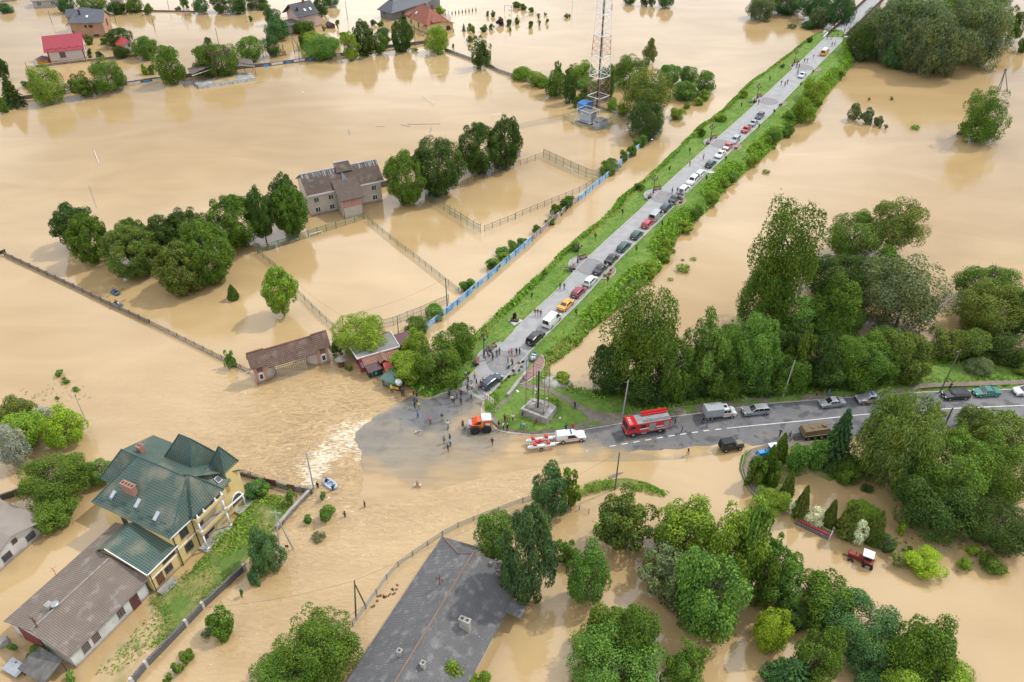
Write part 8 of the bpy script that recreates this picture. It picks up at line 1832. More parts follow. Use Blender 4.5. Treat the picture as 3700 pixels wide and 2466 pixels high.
q1=pole('grey concrete pole with wires standing at the corner of the stone wall by the rapids',Q(32,548,1325),Q(32,490,1025),'c')
q2=pole('grey wooden A shaped pole at the end of the stone wall with a leaning strut',Q(42,270,515),Q(42,298,75),'w',Q(42,378,392))
q3=pole('dark wooden pole with a pale leaning strut beside the curved mesh fence',Q(42,905,990),Q(42,953,665),'wood',Q(42,990,868),arm=False)
q4=pole('wooden pole rising from the small grass verge in front of the trees',Q(33,992,1340),Q(33,1032,1025),'wood',arm=False,lean=0)
q5=pole('pale concrete roadside pole with a lamp in front of the fire engine',Q(33,1057,705),Q(33,1108,410),'c',lamp=True,arm=False,lean=0)
q6=pole('pale roadside pole among the trees, second along the road',Q(34,302,552),Q(34,405,245),'c',arm=False,lean=0)
q7=pole('dark leaning roadside pole with a lamp near the right edge, third along the road',Q(34,1640,505),Q(34,1815,150),'wood',lamp=True,arm=False,lean=0)
q8=pole('cut off dark pole showing between the weeping birch and the yellowish tree',Q(34,1680,795),Q(34,1748,645),'wood',arm=False,lean=0,w_=.16)
q9=pole('dark wooden lamp pole at the lower corner of the flooded court',Q(22,812,1445),Q(22,793,1275),'wood',lamp=True,arm=False)
q10=pole('tall wooden lamp pole beside the blue fence',Q(22,1686,1208),Q(22,1668,955),'wood',lamp=True,arm=False)
q11=pole('rusty iron post behind the cafe',Q(22,1270,1440),Q(22,1265,1278),'wood',arm=False,w_=.09)
q12=pole('thin grey street pole alone in the open water left of the gateway',Q(31,730,752),Q(31,632,535),'c',arm=False,lamp=True,w_=.08)
q13=pole('wooden pole far left at the garden wall',Q(11,255,650),Q(11,212,530),'wood',arm=False)
for lab,bx,by,tx,ty in(('slanting thin pole in the flooded street left of the brick house',440,195,410,90),('dark pole right of the brick house',988,200,945,25),('dark pole in the flooded street',1320,270,1290,150),('pole above the garden wall at the top edge',1438,85,1420,-10),('pole beside the big tree at the advertisement wall',1288,555,1268,455),('tall dark mast pole behind the rusty stand',1860,380,1832,240)):
 pole(lab,Q(11,bx,by),Q(11,tx,ty),'wood',arm=False,w_=.12)
pole('A shaped pole pair in the flooded street at the top',Q(11,1582,160),Q(11,1565,70),'wood',Q(11,1542,160),arm=False)
for lab,bx,by,tx,ty,st in(('A shaped wooden pole beside the pink house garden',388,460,350,280,(430,415)),('pole in front of the advertisement wall',432,530,413,345,None),('left pole of the pair by the dark hedge',125,495,92,350,(65,480)),('right pole of the pair by the dark hedge',142,465,112,315,None),('tall pole in the open water beside the pink house',838,170,815,5,None),('pole in front of the yellow house at the wall',1412,395,1407,205,None),('pole on the slanting concrete wall',2056,550,2054,375,None)):
 pole(lab,Q(12,bx,by),Q(12,tx,ty),'wood',Q(12,*st)if st else None,arm=False,w_=.12)
pole('wooden pole standing inside the thicket left of the mast',Q(13,645,740),Q(13,643,635),'wood',arm=False,w_=.11);pole('pale thin lamp pole near the top edge',Q(13,626,128),Q(13,632,-5),'c',arm=False,w_=.08);pole('pale lamp pole in the flooded gardens',Q(13,60,275),Q(13,62,140),'c',arm=False,w_=.07)
# tripod pole on the right
pt=P(*Q(14,2195,600),7.2);t=thing('tripod_pole','dark wooden tripod of three leaning poles standing in the right hand water','utility pole',(pt.x,pt.y,0),world=True)
for x,y in((2125,775),(2148,770),(2216,778)):p=P(*Q(14,x,y));b=MB();b.tube((p.x,p.y,-.3),pt,.14,.11,7);b.build('leg',wood,t)
b=MB();b.box(pt+Vector((0,0,.1)),(.5,.5,.8));b.build('pole_head',wood,t)
def wire(a,b_,sag,label,r=.012):
 m=MB();m.path([a.lerp(b_,k/14)-Vector((0,0,sag*4*(k/14)*(1-k/14)))for k in range(15)],r,4);single(m,'overhead_wire',label,'wire',darkm,'overhead wires')
gt=W(32,705,255,3.0)
for d in(-.2,.2):wire(q1+Vector((d,0,-.1)),gt+Vector((d,0,2)),.6,'overhead wire from the concrete pole at the wall up to the gateway')
for d in(-.3,.3):wire(q1+Vector((d,0,-.1)),q2+Vector((d,0,-.1)),.5,'overhead wire between the two poles along the stone wall');wire(q2+Vector((d,0,-.1)),P(600,2300,7)+Vector((d,0,0)),.8,'overhead wire sagging over the dark round tree and yard')
wire(q3,P(700,2200,6.5),.9,'overhead wire crossing the lower flood from the strutted pole');wire(q3,q4,.9,'overhead wire from the strutted pole towards the grass verge pole');wire(q5,q6,.8,'overhead wire between the first two roadside poles');wire(q6,q7,.8,'overhead wire between the second and third roadside poles');wire(q7,P(3760,1252,8.5),.5,'overhead wire running off the right edge');wire(q9,q10,1.1,'overhead wire between the two lamp poles of the court');wire(q9,P(980,940,6.5),1.0,'overhead wire running from the court lamp pole along the mesh fence')
# ---- promenade lamps, benches and bins
iron=mat('black_iron',(.022,.018,.02),.5);globe=mat('brown_globe',(.12,.07,.075),.35);benchw=mat('bench_wood',(.25,.13,.09),.7);planter=mat('dark_stone',(.06,.05,.05),.6)
lampP=None
def ornate_lamp(p,label):
 t=thing('street_lamp',label,'street lamp',(p.x,p.y,p.z),group='ornate promenade lamps')
 b=MB();b.tube((0,0,0),(0,0,.9),.2,.13,10);b.tube((0,0,.9),(0,0,4.4),.09,.06,8);b.build('post',iron,t,loc=O0)
 for k in range(4):
  a=k*math.pi/2+.4;c,s=math.cos(a),math.sin(a);b=MB();b.path([(0,0,3.5),(c*.4,s*.4,3.4),(c*.75,s*.75,3.75)],.04,6);o=b.build('arm',iron,t,loc=O0);b=MB();b.ball((c*.75,s*.75,4.0),.2,8,6,sc=(1,1,1.3));b.build('globe',globe,o,loc=O0,smooth=True)
 b=MB();b.ball((0,0,4.65),.22,8,6,sc=(1,1,1.3));b.build('globe',globe,t,loc=O0,smooth=True);return t
def bench(p,rz,label):
 t=thing('bench',label,'bench',(p.x,p.y,p.z),rz,'promenade benches')
 b=MB()
 for y in(-.22,-.07,.08,.23):b.beam((-.95,y,.47),(.95,y,.47),.12,.05)
 b.build('seat',benchw,t,loc=O0);b=MB()
 for z in(.62,.76,.9):b.beam((-.95,.3,z),(.95,.3,z),.05,.1)
 b.build('backrest',benchw,t,loc=O0)
 for x in(-.8,.8):b=MB();b.box((x,0,.22),(.12,.55,.44));b.beam((x,.3,.42),(x,.36,.95),.1,.06)if False else b.box((x,.3,.65),(.08,.06,.6));b.build('leg',iron,t,loc=O0)
 return t
wh=('at the lowest and biggest plaza','at the second plaza from below','at the third plaza from below','at the fourth plaza from below','at the fifth plaza from below','at the topmost plaza')
LP=[Q(32,1998,195),Q(23,675,825),Q(23,1318,232),Q(13,1803,1200),Q(13,2198,845),Q(14,398,545)]
for i,(x,y)in enumerate(LP):
 p=G(x,y);p.z+=.06;ornate_lamp(p,'black ornate street lamp with brown globes '+wh[i]);lw=Vector((p.x,p.y));cc=Vector(PLZ[i][:2])
 for s in(-1,1):
  q=lw+AX*s*(2.0 if i else 2.4)-NX*.25;d=q-cc;ang=math.atan2(d.y,d.x)-math.pi/2
  bench(Vector((q.x,q.y,float(landz(q.x,q.y))+.06)),ang,('nearer' if s<0 else 'farther')+' wooden bench beside the lamp '+wh[i])
 q=lw-AX*3.3-NX*.3;b=MB();z=float(landz(q.x,q.y));b.tube((q.x,q.y,z),(q.x,q.y,z+.75),.22,.28,10);b.tube((q.x,q.y,z+.75),(q.x,q.y,z+.8),.32,.32,10);single(b,'litter_bin','dark stone litter bin beside the bench '+wh[i],'litter bin',planter,'promenade litter bins')
# silvery shrubs by the plazas, flower-bed plants, young staked trees
for x0,y0,x1,y1,c in((1755,1247,1790,1265,'y'),(1700,1300,1716,1312,'y'),(2092,920,2114,934,'y'),(2046,958,2070,980,'y'),(2325,710,2340,722,'y'),(2705,360,2722,372,'y'),(1685,1335,1700,1350,'b'),(1655,1365,1672,1382,'b'),(1640,1378,1656,1394,'l')):plant((x0,y0,x1,y1),'S',c,0,'low cushion shrub at a plaza edge of the promenade','cushion shrubs at the plazas',True)
for i,(x,y,c)in enumerate(((1889,1308,'p'),(1884,1325,'v'),(1877,1340,'g'),(1860,1352,'l'),(1840,1362,'p'),(1875,1313,'v'),(1855,1340,'p'),(2207,976,'g'),(2202,990,'g'),(2187,996,'v'),(2462,720,'g'),(2460,732,'g'),(2440,738,'b'),(2658,537,'p'),(2820,380,'p'),(1815,1380,'l'),(1806,1400,'l'),(1790,1418,'b'),(1830,1372,'l'))):plant((x-6,y-7,x+6,y+4),'S',c,0,'small rounded plant at the gravel flower beds','flower bed plants',True)
kp=0
for i in range(13):
 for side in(1,-1):
  d=10+i*13.5;c=Vector(PLW[4])+AX*d+(NX*2.0 if side>0 else-NX*8.0)
  if any((c-Vector(q[:2])).length<6.0 for q in PLZ):continue
  z=float(landz(c.x,c.y));t=thing('young_tree','thin young staked tree on the grass '+('left' if side>0 else 'right')+' of the promenade','tree',(c.x,c.y,z),random.uniform(0,6),'young staked trees along the promenade '+('left' if side>0 else 'right'))
  b=MB();b.tube((0,0,-.1),(0,0,2.0),.035,.02,5);b.build('trunk',BARK,t,loc=O0);o=bpy.data.objects.new('crown',crown('S',0,i%3));COL.objects.link(o);o.parent=t;o.location=(0,0,1.75);o.scale=(.3,.3,.65);o.color=(*GREEN['d' if i%2 else 'o'],1)
# ---- low wall, barrier sign, memorial stone, boulder, manhole
a=G(*Z3(660,900));e=G(*Z3(900,600));b=MB();b.beam((a.x,a.y,a.z+.55),(e.x,e.y,e.z+.6),.55,.9);single(b,'low_wall','low weathered concrete wall on the lawn behind the monument block','wall',concrete)
a=G(*Z3(365,955));e=G(*Z3(468,1035));t=thing('road_barrier','red and white chevron road barrier on two posts at the end of the promenade','road sign',(a.x,a.y,a.z),world=True);u=(e-a);
for q in(a,e):b=MB();b.tube((q.x,q.y,q.z-.2),(q.x,q.y,q.z+1.75),.06);b.build('post',metal,t)
b=MB();A0,A1=Vector((a.x,a.y,a.z+.75))-u*.12,Vector((e.x,e.y,e.z+.75))+u*.12;nrm=Vector((u.y,-u.x,0)).normalized()*.05
b.prism([A0+nrm,A1+nrm,A1+nrm+Vector((0,0,1.0)),A0+nrm+Vector((0,0,1.0))],tuple(-nrm));b.build('board',white,t);b=MB()
for k in range(4):
 for r_ in(0,1):s0=k/4+.03;z0=.06+r_*.48;f=lambda s,z:A0.lerp(A1,s)+nrm*1.12+Vector((0,0,z));b.poly([f(s0,z0),f(s0+.1,z0),f(s0+.2,z0+.2),f(s0+.1,z0+.4),f(s0,z0+.4),f(s0+.1,z0+.2)])
b.build('red_chevron',mat('sign_red',(.55,.02,.03),.5),t)
p=G(1859,1160);sheet('memorial_pad',gx([(1836,1158),(1866,1149),(1890,1160),(1858,1178)]),mat('pale_slab',(.5,.5,.49),.8,(.4,.4,.39),2,.5),1,.06);t=thing('memorial_stone','black polished memorial stone on a pale slab left of the promenade','memorial',(p.x,p.y,p.z+.06),HA-1.2)
b=MB();b.box((0,0,.15),(1.6,.9,.3));b.build('base',planter,t,loc=O0);b=MB();b.prism([(-.45,.1,.3),(.35,.1,.3),(.4,.1,1.3),(.1,.1,1.75),(-.35,.1,1.5)],(0,.2,0));b.build('stone',mat('polished_black',(.015,.014,.014),.15),t,loc=O0);b=MB();b.box((.1,-.2,.4),(.25,.2,.2));b.build('candle_lantern',mat('orange_glass',(.6,.2,.03),.4),t,loc=O0)
p=G(2010,1385);b=MB();b.ball((p.x,p.y,p.z+.1),1.9,14,7,sc=(1.5,.9,.35));o=single(b,'rubble_mound','pale heap of concrete rubble at the edge of the pond','rubble',concrete,smooth=True)
for k,v_ in enumerate(o.data.vertices):v_.co+=Vector((random.uniform(-.18,.18),random.uniform(-.18,.18),random.uniform(-.12,.12)))
plant((2000,1345,2072,1392),'S','l',0,'weedy bush growing over the rubble heap by the pond',None,True);plant((1975,1435,2020,1465),'S','l',0,'bright weedy bush behind the concrete block',None,True)
p=G(2568,623);b=MB();b.tube((p.x,p.y,p.z-.1),(p.x,p.y,p.z+.1),.9,.9,16);single(b,'manhole_slab','round pale concrete slab on the grass right of the white cars','slab',mat('pale_slab',(.5,.5,.49)))
for x,y in((1872,1418),(1933,1422),(1978,1441),(2023,1512),(1868,1414)):p=G(x,y);b=MB();b.box((p.x,p.y,p.z+.08),(.35,.22,.16),1.0);single(b,'litter','scrap of white litter on the lawn','litter',white_p,'litter on the lawn')
# giant football on its stand
p=P(*Q(32,1278,492),.1);t=thing('football_sculpture','giant black and white football on a yellow stand beside the green kiosk','sculpture',(p.x,p.y,.1))
b=MB();b.ball((0,0,1.75),.68,18,12);b.build('ball',white_p,t,loc=O0,smooth=True);b=MB();ph=(1+5**.5)/2
for d in[Vector(v)for v in((0,1,ph),(0,1,-ph),(0,-1,ph),(0,-1,-ph),(1,ph,0),(1,-ph,0),(-1,ph,0),(-1,-ph,0),(ph,0,1),(-ph,0,1),(ph,0,-1),(-ph,0,-1))]:
 d=d.normalized();u=d.orthogonal().normalized();v_=d.cross(u);b.poly([(Vector((0,0,1.75))+(d+(u*math.cos(a)+v_*math.sin(a))*.31).normalized()*.69)for a in np.linspace(0,6.283,6)[:-1]])
b.build('black_patch',dark_b,t,loc=O0);b=MB();b.tube((0,0,0),(0,0,1.15),.3,.2,10);b.build('pedestal',planter,t,loc=O0);b=MB();b.box((-.6,-.4,.75),(1.2,.12,.5),-.3);b.build('sign_board',mat('sign_yellow',(.7,.42,.03),.5),t,loc=O0)
# ---- fences and walls
def run(pts,h=0.0):return[P(x,y,h)for x,y in pts]
meshm=mat('green_wire_mesh',(.03,.12,.08),.7,trans=.72);greymesh=mat('grey_wire_mesh',(.16,.17,.15),.7,trans=.74);gpost=mat('green_post',(.02,.16,.12),.6);palemesh=mat('pale_mesh',(.5,.52,.47),.8,trans=.55)
def meshfence(label,pts,ht,step,pm,mm,rail=True,group=None,arm=False,pw=.05,name='mesh_fence'):
 pw_=run(pts);o0=pw_[0];t=thing(name,label,'fence',(o0.x,o0.y,0),group=group,world=True);k_=MB();r=MB();n=0
 for a,e in zip(pw_,pw_[1:]):
  L_=(e-a).length;m=max(1,round(L_/step))
  for k in range(m+(1 if e is pw_[-1]else 0)):
   q=a.lerp(e,k/m);b=MB();b.tube((q.x,q.y,-.4),(q.x,q.y,ht+.12),pw,pw,6)
   if arm:b.tube((q.x,q.y,ht+.1),(q.x+.35,q.y+.1,ht+.5),pw*.8,pw*.8,5)
   b.build('post',pm,t)
  k_.poly([(a.x,a.y,-.2),(e.x,e.y,-.2),(e.x,e.y,ht),(a.x,a.y,ht)])
  r.beam((a.x,a.y,ht),(e.x,e.y,ht),.05,.05);r.beam((a.x,a.y,ht*.5),(e.x,e.y,ht*.5),.04,.04)
 k_.build('wire_mesh',mm,t)
 if rail:r.build('rail',pm,t)
 return t
T2=lambda x,y:Q(22,x,y)
meshfence('green mesh fence between the near court and the sports building',[T2(75,748),T2(430,634),T2(660,556),T2(980,455)],1.7,2.6,gpost,meshm,pw=.08)
meshfence('grey green mesh fence along the left side of the near court',[T2(75,748),T2(230,875),T2(410,1085),T2(605,1280),T2(770,1430)],1.3,3.0,gpost,greymesh)
meshfence('grey green mesh fence dividing the near court from the strip beside it',[T2(1010,470),T2(1137,575),T2(1265,680),T2(1400,780),T2(1552,898),T2(1697,1015),T2(1785,1085)],1.3,2.9,gpost,greymesh)
meshfence('pale mesh fence along the lower end of the near court',[T2(1100,1390),T2(1230,1360),T2(1350,1310),T2(1465,1268),T2(1585,1215),T2(1700,1165)],2.0,2.4,gpost,greymesh,pw=.04)
meshfence('tall green mesh fence with bent posts at the left end of the far court',[T2(1502,288),T2(1610,350),T2(1705,412),T2(1800,470),T2(1910,540),T2(1968,570)],2.1,2.4,gpost,meshm,arm=True)
meshfence('dark wire fence along the near side of the far court',[T2(2003,558),T2(2135,505),T2(2265,455),Q(23,145,450),Q(23,395,348),Q(23,575,275),Q(23,690,228),Q(23,860,128)],1.5,2.7,darkm,mat('grey_thin_mesh',(.1,.1,.09),.7,trans=.86),pw=.05)
meshfence('dark wire fence along the far side of the far court',[Q(13,385,1340),Q(13,245,1395),Q(22,2130,60),Q(22,1920,135),Q(22,1800,185),Q(22,1600,235)],1.6,2.6,darkm,mat('grey_thin_mesh',(.1,.1,.09)),pw=.05)
meshfence('tall pale green mesh fence at the right end of the far court',[Q(13,385,1340),Q(13,490,1390),Q(23,745,95),Q(23,860,128)],2.5,2.8,darkm,mat('pale_green_mesh',(.2,.25,.14),.8,trans=.6))
meshfence('sagging pale mesh fence curving along the flooded lane beside the long grey roof',[Q(42,885,1055),Q(42,995,905),Q(42,1085,780),Q(42,1172,655),Q(42,1270,545),Q(42,1392,455),Q(42,1520,370),Q(42,1645,285),Q(42,1778,215),Q(42,1910,160),Q(33,210,1450),Q(33,300,1425)],1.0,3.4,mat('blue_grey_post',(.12,.17,.2),.6),palemesh,pw=.07)
meshfence('low wire fence behind the dark tree at the mesh fence curve',[Q(33,615,1495),Q(33,690,1515),Q(43,770,95)],.9,3,darkm,mat('grey_thin_mesh',(.1,.1,.09)),rail=False)
meshfence('low wire fence around the mast yard',[Q(13,542,1005),Q(13,610,1030),Q(13,700,1085),Q(13,850,1115),Q(13,970,1060)],1.2,2.4,metal,mat('grey_thin_mesh',(.1,.1,.09)),pw=.04)
meshfence('thin wire garden fence in the flooded gardens',[Q(13,95,215),Q(13,215,165),Q(13,315,130),Q(13,360,145)],1.0,3,metal,mat('grey_thin_mesh',(.1,.1,.09)),pw=.04)
def goal(label,a,b_,h):
 A,B2=P(*a),P(*b_);b=MB();b.tube((A.x,A.y,-.3),(A.x,A.y,h),.07);b.tube((B2.x,B2.y,-.3),(B2.x,B2.y,h),.07);b.tube((A.x,A.y,h),(B2.x,B2.y,h),.07);single(b,'goal_frame',label,'goal',white)
goal('white goal frame in front of the green fence by the sports building',T2(515,612),T2(622,582),.9);goal('white goal frame behind the tall bent fence of the far court',T2(1725,402),T2(1788,440),.9);goal('white goal frame at the right end of the far court',Q(23,562,25),Q(23,630,60),.9);goal('white goal top leaning in the middle of the flooded sports field',Q(12,1482,822),Q(12,1568,888),.5);goal('pale training goal in the far flooded sports field',Q(12,1560,668),Q(12,1636,654),.9);goal('pale training goal behind the tall round trees',Q(12,2065,1005),Q(12,2146,988),.9);goal('pale thin frame at the lower end of the near court',T2(1285,1320),T2(1398,1290),1.7);goal('white goal post top at the left end of the flooded sports field',Q(11,803,1290),Q(11,845,1400),.25);goal('thin pale frame beside the left gate tower',Q(31,2025,445),Q(31,2140,400),1.8)
def planks(label,pts,name='floating_plank',m=None,w_=.25):b=MB();q=run(pts,.06);b.beam(q[0],q[1],w_,.08);single(b,name,label,'plank',m or mat('wet_plank',(.18,.19,.19),.6),'planks adrift on the sports field')
planks('longest grey plank adrift on the flooded sports field',[Q(12,1345,1058),Q(12,1625,1054)]);planks('short slanting plank left of the longest one',[Q(12,1285,1060),Q(12,1368,1078)]);planks('thin brown stick adrift left of the planks',[Q(12,1075,1079),Q(12,1152,1076)],w_=.12);planks('pale bluish plank below the longest plank',[Q(12,1538,1125),Q(12,1550,1088)]);planks('pale bluish plank alone at the left of the planks',[Q(12,845,1105),Q(12,853,1145)]);planks('thin pole adrift in front of the rusty stand',[Q(11,2165,706),Q(11,2262,690)],w_=.12);planks('pair of thin poles sticking up left of the round trees',[Q(21,755,170),Q(21,820,355)],w_=.1)
rs=random.Random(8)
for k in range(14):p=W(42,1060+k*16+rs.uniform(-25,25),860-k*11+rs.uniform(-30,30),.03);b=MB();b.box((p.x,p.y,.05),(rs.uniform(.25,.6),rs.uniform(.15,.3),.08),rs.uniform(0,3));single(b,'driftwood','dark board adrift beside the long grey roof','driftwood',brownwood,'boards adrift by the grey hall')
def wall(label,pts,ht,th,m,posts=None,name='wall',cap=None,base=0.0,pm=None,pstep=2.5):
 w_=run(pts,base);t=thing(name,label,'wall',(w_[0].x,w_[0].y,0),world=True);b=MB()
 for a,e in zip(w_,w_[1:]):b.beam((a.x,a.y,base+ht),(e.x,e.y,base+ht),th,ht+.4)
 b.build('wall_panel' if posts else 'body',m,t)
 if cap:
  b=MB()
  for a,e in zip(w_,w_[1:]):b.beam((a.x,a.y,base+ht+.08),(e.x,e.y,base+ht+.08),th+.14,.08)
  b.build('coping',cap,t)
 if posts:
  for a,e in zip(w_,w_[1:]):
   n=max(1,round((e-a).length/pstep))
   for k in range(n+1 if e is w_[-1]else n):q=a.lerp(e,k/n);b=MB();b.box((q.x,q.y,base+(ht+posts)/2-.2),(th+.1,th+.1,ht+posts+.4),math.atan2(e.y-a.y,e.x-a.x));b.build('post',pm or m,t)
 return t
slat=mat('slat_concrete',(.20,.18,.15),.9,(.30,.275,.235),1.2,.7,pat='tile',pcol=(.07,.06,.05),psize=(4,.3,.05))
wall('long slatted concrete fence running down the left to the ornamental railing',[Q(21,45,765),Q(21,335,900),Q(21,635,1040),Q(21,945,1192),Q(21,1275,1345)],1.0,.12,slat,.15,'slatted_fence',pm=rust,pstep=2.9)
wall('short dark fence end at the far left edge',[Q(21,-30,762),Q(21,48,738)],.8,.12,darkm,.1,'slatted_fence')
t=wall('ornamental iron railing on a concrete base between the slatted fence and the brown gateway',[Q(21,1275,1345),Q(31,1440,15),Q(31,1700,145),Q(31,1895,242),Q(31,2130,355)],.3,.2,concrete,None,'ornamental_railing');w_=run([Q(21,1275,1345),Q(31,1440,15),Q(31,1700,145),Q(31,1895,242),Q(31,2130,355)]);b=MB()
for a,e in zip(w_,w_[1:]):
 n=max(2,round((e-a).length/.42))
 for k in range(n):p,q=a.lerp(e,k/n),a.lerp(e,(k+1)/n);b.tube((p.x,p.y,.3),(q.x,q.y,1.05),.02,.02,4);b.tube((p.x,p.y,1.05),(q.x,q.y,.3),.02,.02,4)
 for z in(.42,.72,1.05):b.beam((a.x,a.y,z),(e.x,e.y,z),.04,.04)
b.build('iron_panel',rust,t)
for k in range(10):q=w_[1].lerp(w_[-1],k/9);b=MB();b.tube((q.x,q.y,0),(q.x,q.y,1.2),.06);b.build('post',darkm,t)
stone=mat('field_stone',(.26,.23,.19),.95,(.36,.33,.28),1.5,.6,pat='stone',pcol=(.1,.085,.07),psize=(.45,),bump=.5);dstone=mat('dark_stone_blocks',(.05,.05,.055),.9,(.12,.12,.12),1.5,.7,pat='brick',pcol=(.2,.19,.18),psize=(.55,.22,.04))
wall('field stone garden wall on the right of the yard beside the rapids',[Q(32,545,1350),Q(32,455,1445),Q(32,370,1535),Q(42,240,240)],.9,.35,stone,None,'stone_wall',concrete)
wall('dark block wall with pale piers along the outside of the muddy yard',[Q(41,2080,575),Q(41,1730,900),Q(41,1590,1050),Q(41,1250,1400),Q(41,1130,1545)],1.15,.28,dstone,.12,'stone_wall',None,pm=kerbm,pstep=5)
t=wall('garden fence of stone piers, iron arches and rusty gates at the top of the yard',[Q(31,2020,1215),Q(31,2130,1240),Q(31,2255,1285)],.75,.25,dstone,.5,'garden_fence',None,0,stone,3);w_=run([Q(31,2020,1215),Q(31,2130,1240),Q(31,2255,1285)])
b=MB()
for a,e in zip(w_,w_[1:]):
 pts=[a.lerp(e,k/8)+Vector((0,0,1.2+.3*math.sin(k/8*math.pi)))for k in range(9)];b.path(pts,.03,5)
 for q in pts:b.tube((q.x,q.y,.7),q,.02,.02,4)
 c=a.lerp(e,.5);d=(e-a).normalized();b.path([c+d*.25*math.cos(x)+Vector((0,0,1.05+.25*math.sin(x)))for x in np.linspace(0,6.283,11)],.025,4)
b.build('iron_arch',rust,t)
rustgate=mat('rust_red_gate',(.13,.055,.04),.8,(.19,.085,.06),1.5,.6);G0=[Q(32,135,1295),Q(32,240,1315),Q(32,330,1345),Q(32,395,1355),Q(32,545,1375)];gw=run(G0)
for i,m in((0,rustgate),(1,stone),(2,rustgate),(3,stone)):
 a,e=gw[i],gw[i+1];b=MB();b.beam((a.x,a.y,1.35 if m is rustgate else 1.15),(e.x,e.y,1.35 if m is rustgate else 1.15),.12 if m is rustgate else .3,1.6);single(b,'yard_gate' if m is rustgate else 'stone_wall',('wide rusty brown yard gate' if i==0 else 'narrow rusty brown yard gate next to the wall corner')if m is rustgate else('stone pier wall between the two rusty gates' if i==1 else 'stone wall right of the rusty gates below the concrete pole'),'gate' if m is rustgate else 'wall',m)
wall('dark rough wall between the left white house and the wide dark tree',[Q(31,15,1430),Q(31,125,1395),Q(31,300,1330)],1.1,.3,mat('dark_rubble',(.09,.08,.07),.95,(.14,.13,.11),2,.6),None)
# advertisement wall: dark concrete with painted boards
adc=mat('ad_wall_concrete',(.12,.115,.115),.9,(.2,.195,.19),.8,.7);ADW=[(165,850),(270,838),(520,805),(800,765),(1085,725),(1305,690),(1410,680),(1620,655)];ADX=[(890+900*0,0)]
AP=[Q(11,x,y)for x,y in ADW]+[Q(11,2070,585)]+[Q(12,x,y)for x,y in((195,560),(500,518),(770,482),(950,450),(1180,410),(1390,385),(1515,370))]
t=wall('long dark concrete wall with white and blue advertisement boards along the sports field',AP,1.15,.18,adc,None,'advertisement_wall');adw=run(AP)
wb=mat('white_board',(.66,.68,.66),.7,(.52,.54,.52),1.5,.6);bb_=mat('blue_board',(.03,.25,.55),.6,(.06,.33,.62),1.5,.5);ink=mat('green_ink',(.1,.25,.16),.7);dgr=mat('dark_ink',(.08,.09,.11),.7)
def board(t,p0,p1,z0,z1,m,strokes=0,sm=None,seed=1):
 a,e=P(*p0),P(*p1);d=(e-a).normalized();n=Vector((d.y,-d.x,0))*.13;b=MB();b.prism([a+n+Vector((0,0,z0)),e+n+Vector((0,0,z0)),e+n+Vector((0,0,z1)),a+n+Vector((0,0,z1))],tuple(-n*.2));o=b.build('painted_board',m,t)
 if strokes:
  r=random.Random(seed);b=MB();Lx=(e-a).length
  for k in range(strokes):u=(.1+.8*k/strokes)*Lx;wd=Lx*.45/strokes;zz=lerp(z0,z1,r.uniform(.35,.5));b.poly([a+d*(u)+n*1.08+Vector((0,0,zz)),a+d*(u+wd)+n*1.08+Vector((0,0,zz)),a+d*(u+wd)+n*1.08+Vector((0,0,zz+(z1-z0)*r.uniform(.2,.32))),a+d*u+n*1.08+Vector((0,0,zz+(z1-z0)*.25))])
  b.build('painted_mark',sm or dgr,o)
for p0,p1,m,st,sm in((Q(11,515,808),Q(11,637,792),wb,3,dgr),(Q(11,780,776),Q(11,830,768),bb_,2,wb),(Q(11,890,760),Q(11,985,745),bb_,3,wb),(Q(11,1030,738),Q(11,1060,733),bb_,0,wb),(Q(11,1085,732),Q(11,1198,715),wb,2,mat('orange_ink',(.6,.35,.15))),(Q(11,1228,714),Q(11,1275,706),bb_,1,wb),(Q(11,1300,702),Q(11,1412,686),wb,7,ink),(Q(11,1440,685),Q(11,1475,680),bb_,1,wb),(Q(12,125,575),Q(12,170,568),bb_,1,wb),(Q(12,193,562),Q(12,290,548),wb,8,ink),(Q(12,318,546),Q(12,356,540),bb_,1,wb),(Q(12,382,536),Q(12,476,522),wb,2,dgr),(Q(12,505,522),Q(12,542,516),bb_,1,wb),(Q(12,565,512),Q(12,658,498),wb,2,dgr),(Q(12,680,498),Q(12,720,492),bb_,1,wb),(Q(12,745,488),Q(12,778,483),wb,0,dgr)):board(t,p0,p1,.25,1.05,m,st,sm)
palec=mat('streaked_concrete',(.36,.36,.34),.9,(.2,.2,.18),1.2,.8)
wall('streaked concrete wall slanting down from the corner by the light green tree to the thicket',[Q(12,1668,432),Q(12,1880,510),Q(12,2060,575),Q(13,0,610),Q(13,200,680),Q(13,395,748)],1.0,.18,palec,.05,'concrete_wall',pstep=4);wall('short concrete wall behind the mast yard',[Q(13,660,848),Q(13,930,950),Q(13,1125,1015)],.9,.18,palec,None,'concrete_wall');wall('grey concrete wall right of the sports building',[Q(22,1115,185),Q(22,1190,170)],1.6,.2,mat('dark_concrete',(.2,.185,.16)),None,'concrete_wall')
wall('stone garden wall with pinkish coping in front of the crimson roofed house',[Q(11,310,575),Q(11,600,540),Q(11,880,510),Q(11,1160,482)],.8,.25,stone,.18,'garden_wall',mat('pink_coping',(.5,.27,.21),.8),pm=mat('pink_coping',(.5,.27,.21)),pstep=5);wall('low dark garden wall along the flooded street at the top',[Q(11,1075,100),Q(11,1300,100),Q(11,1660,106)],.6,.25,mat('brown_wall',(.14,.1,.085),.9,(.22,.19,.16),1,.6),None,'garden_wall')
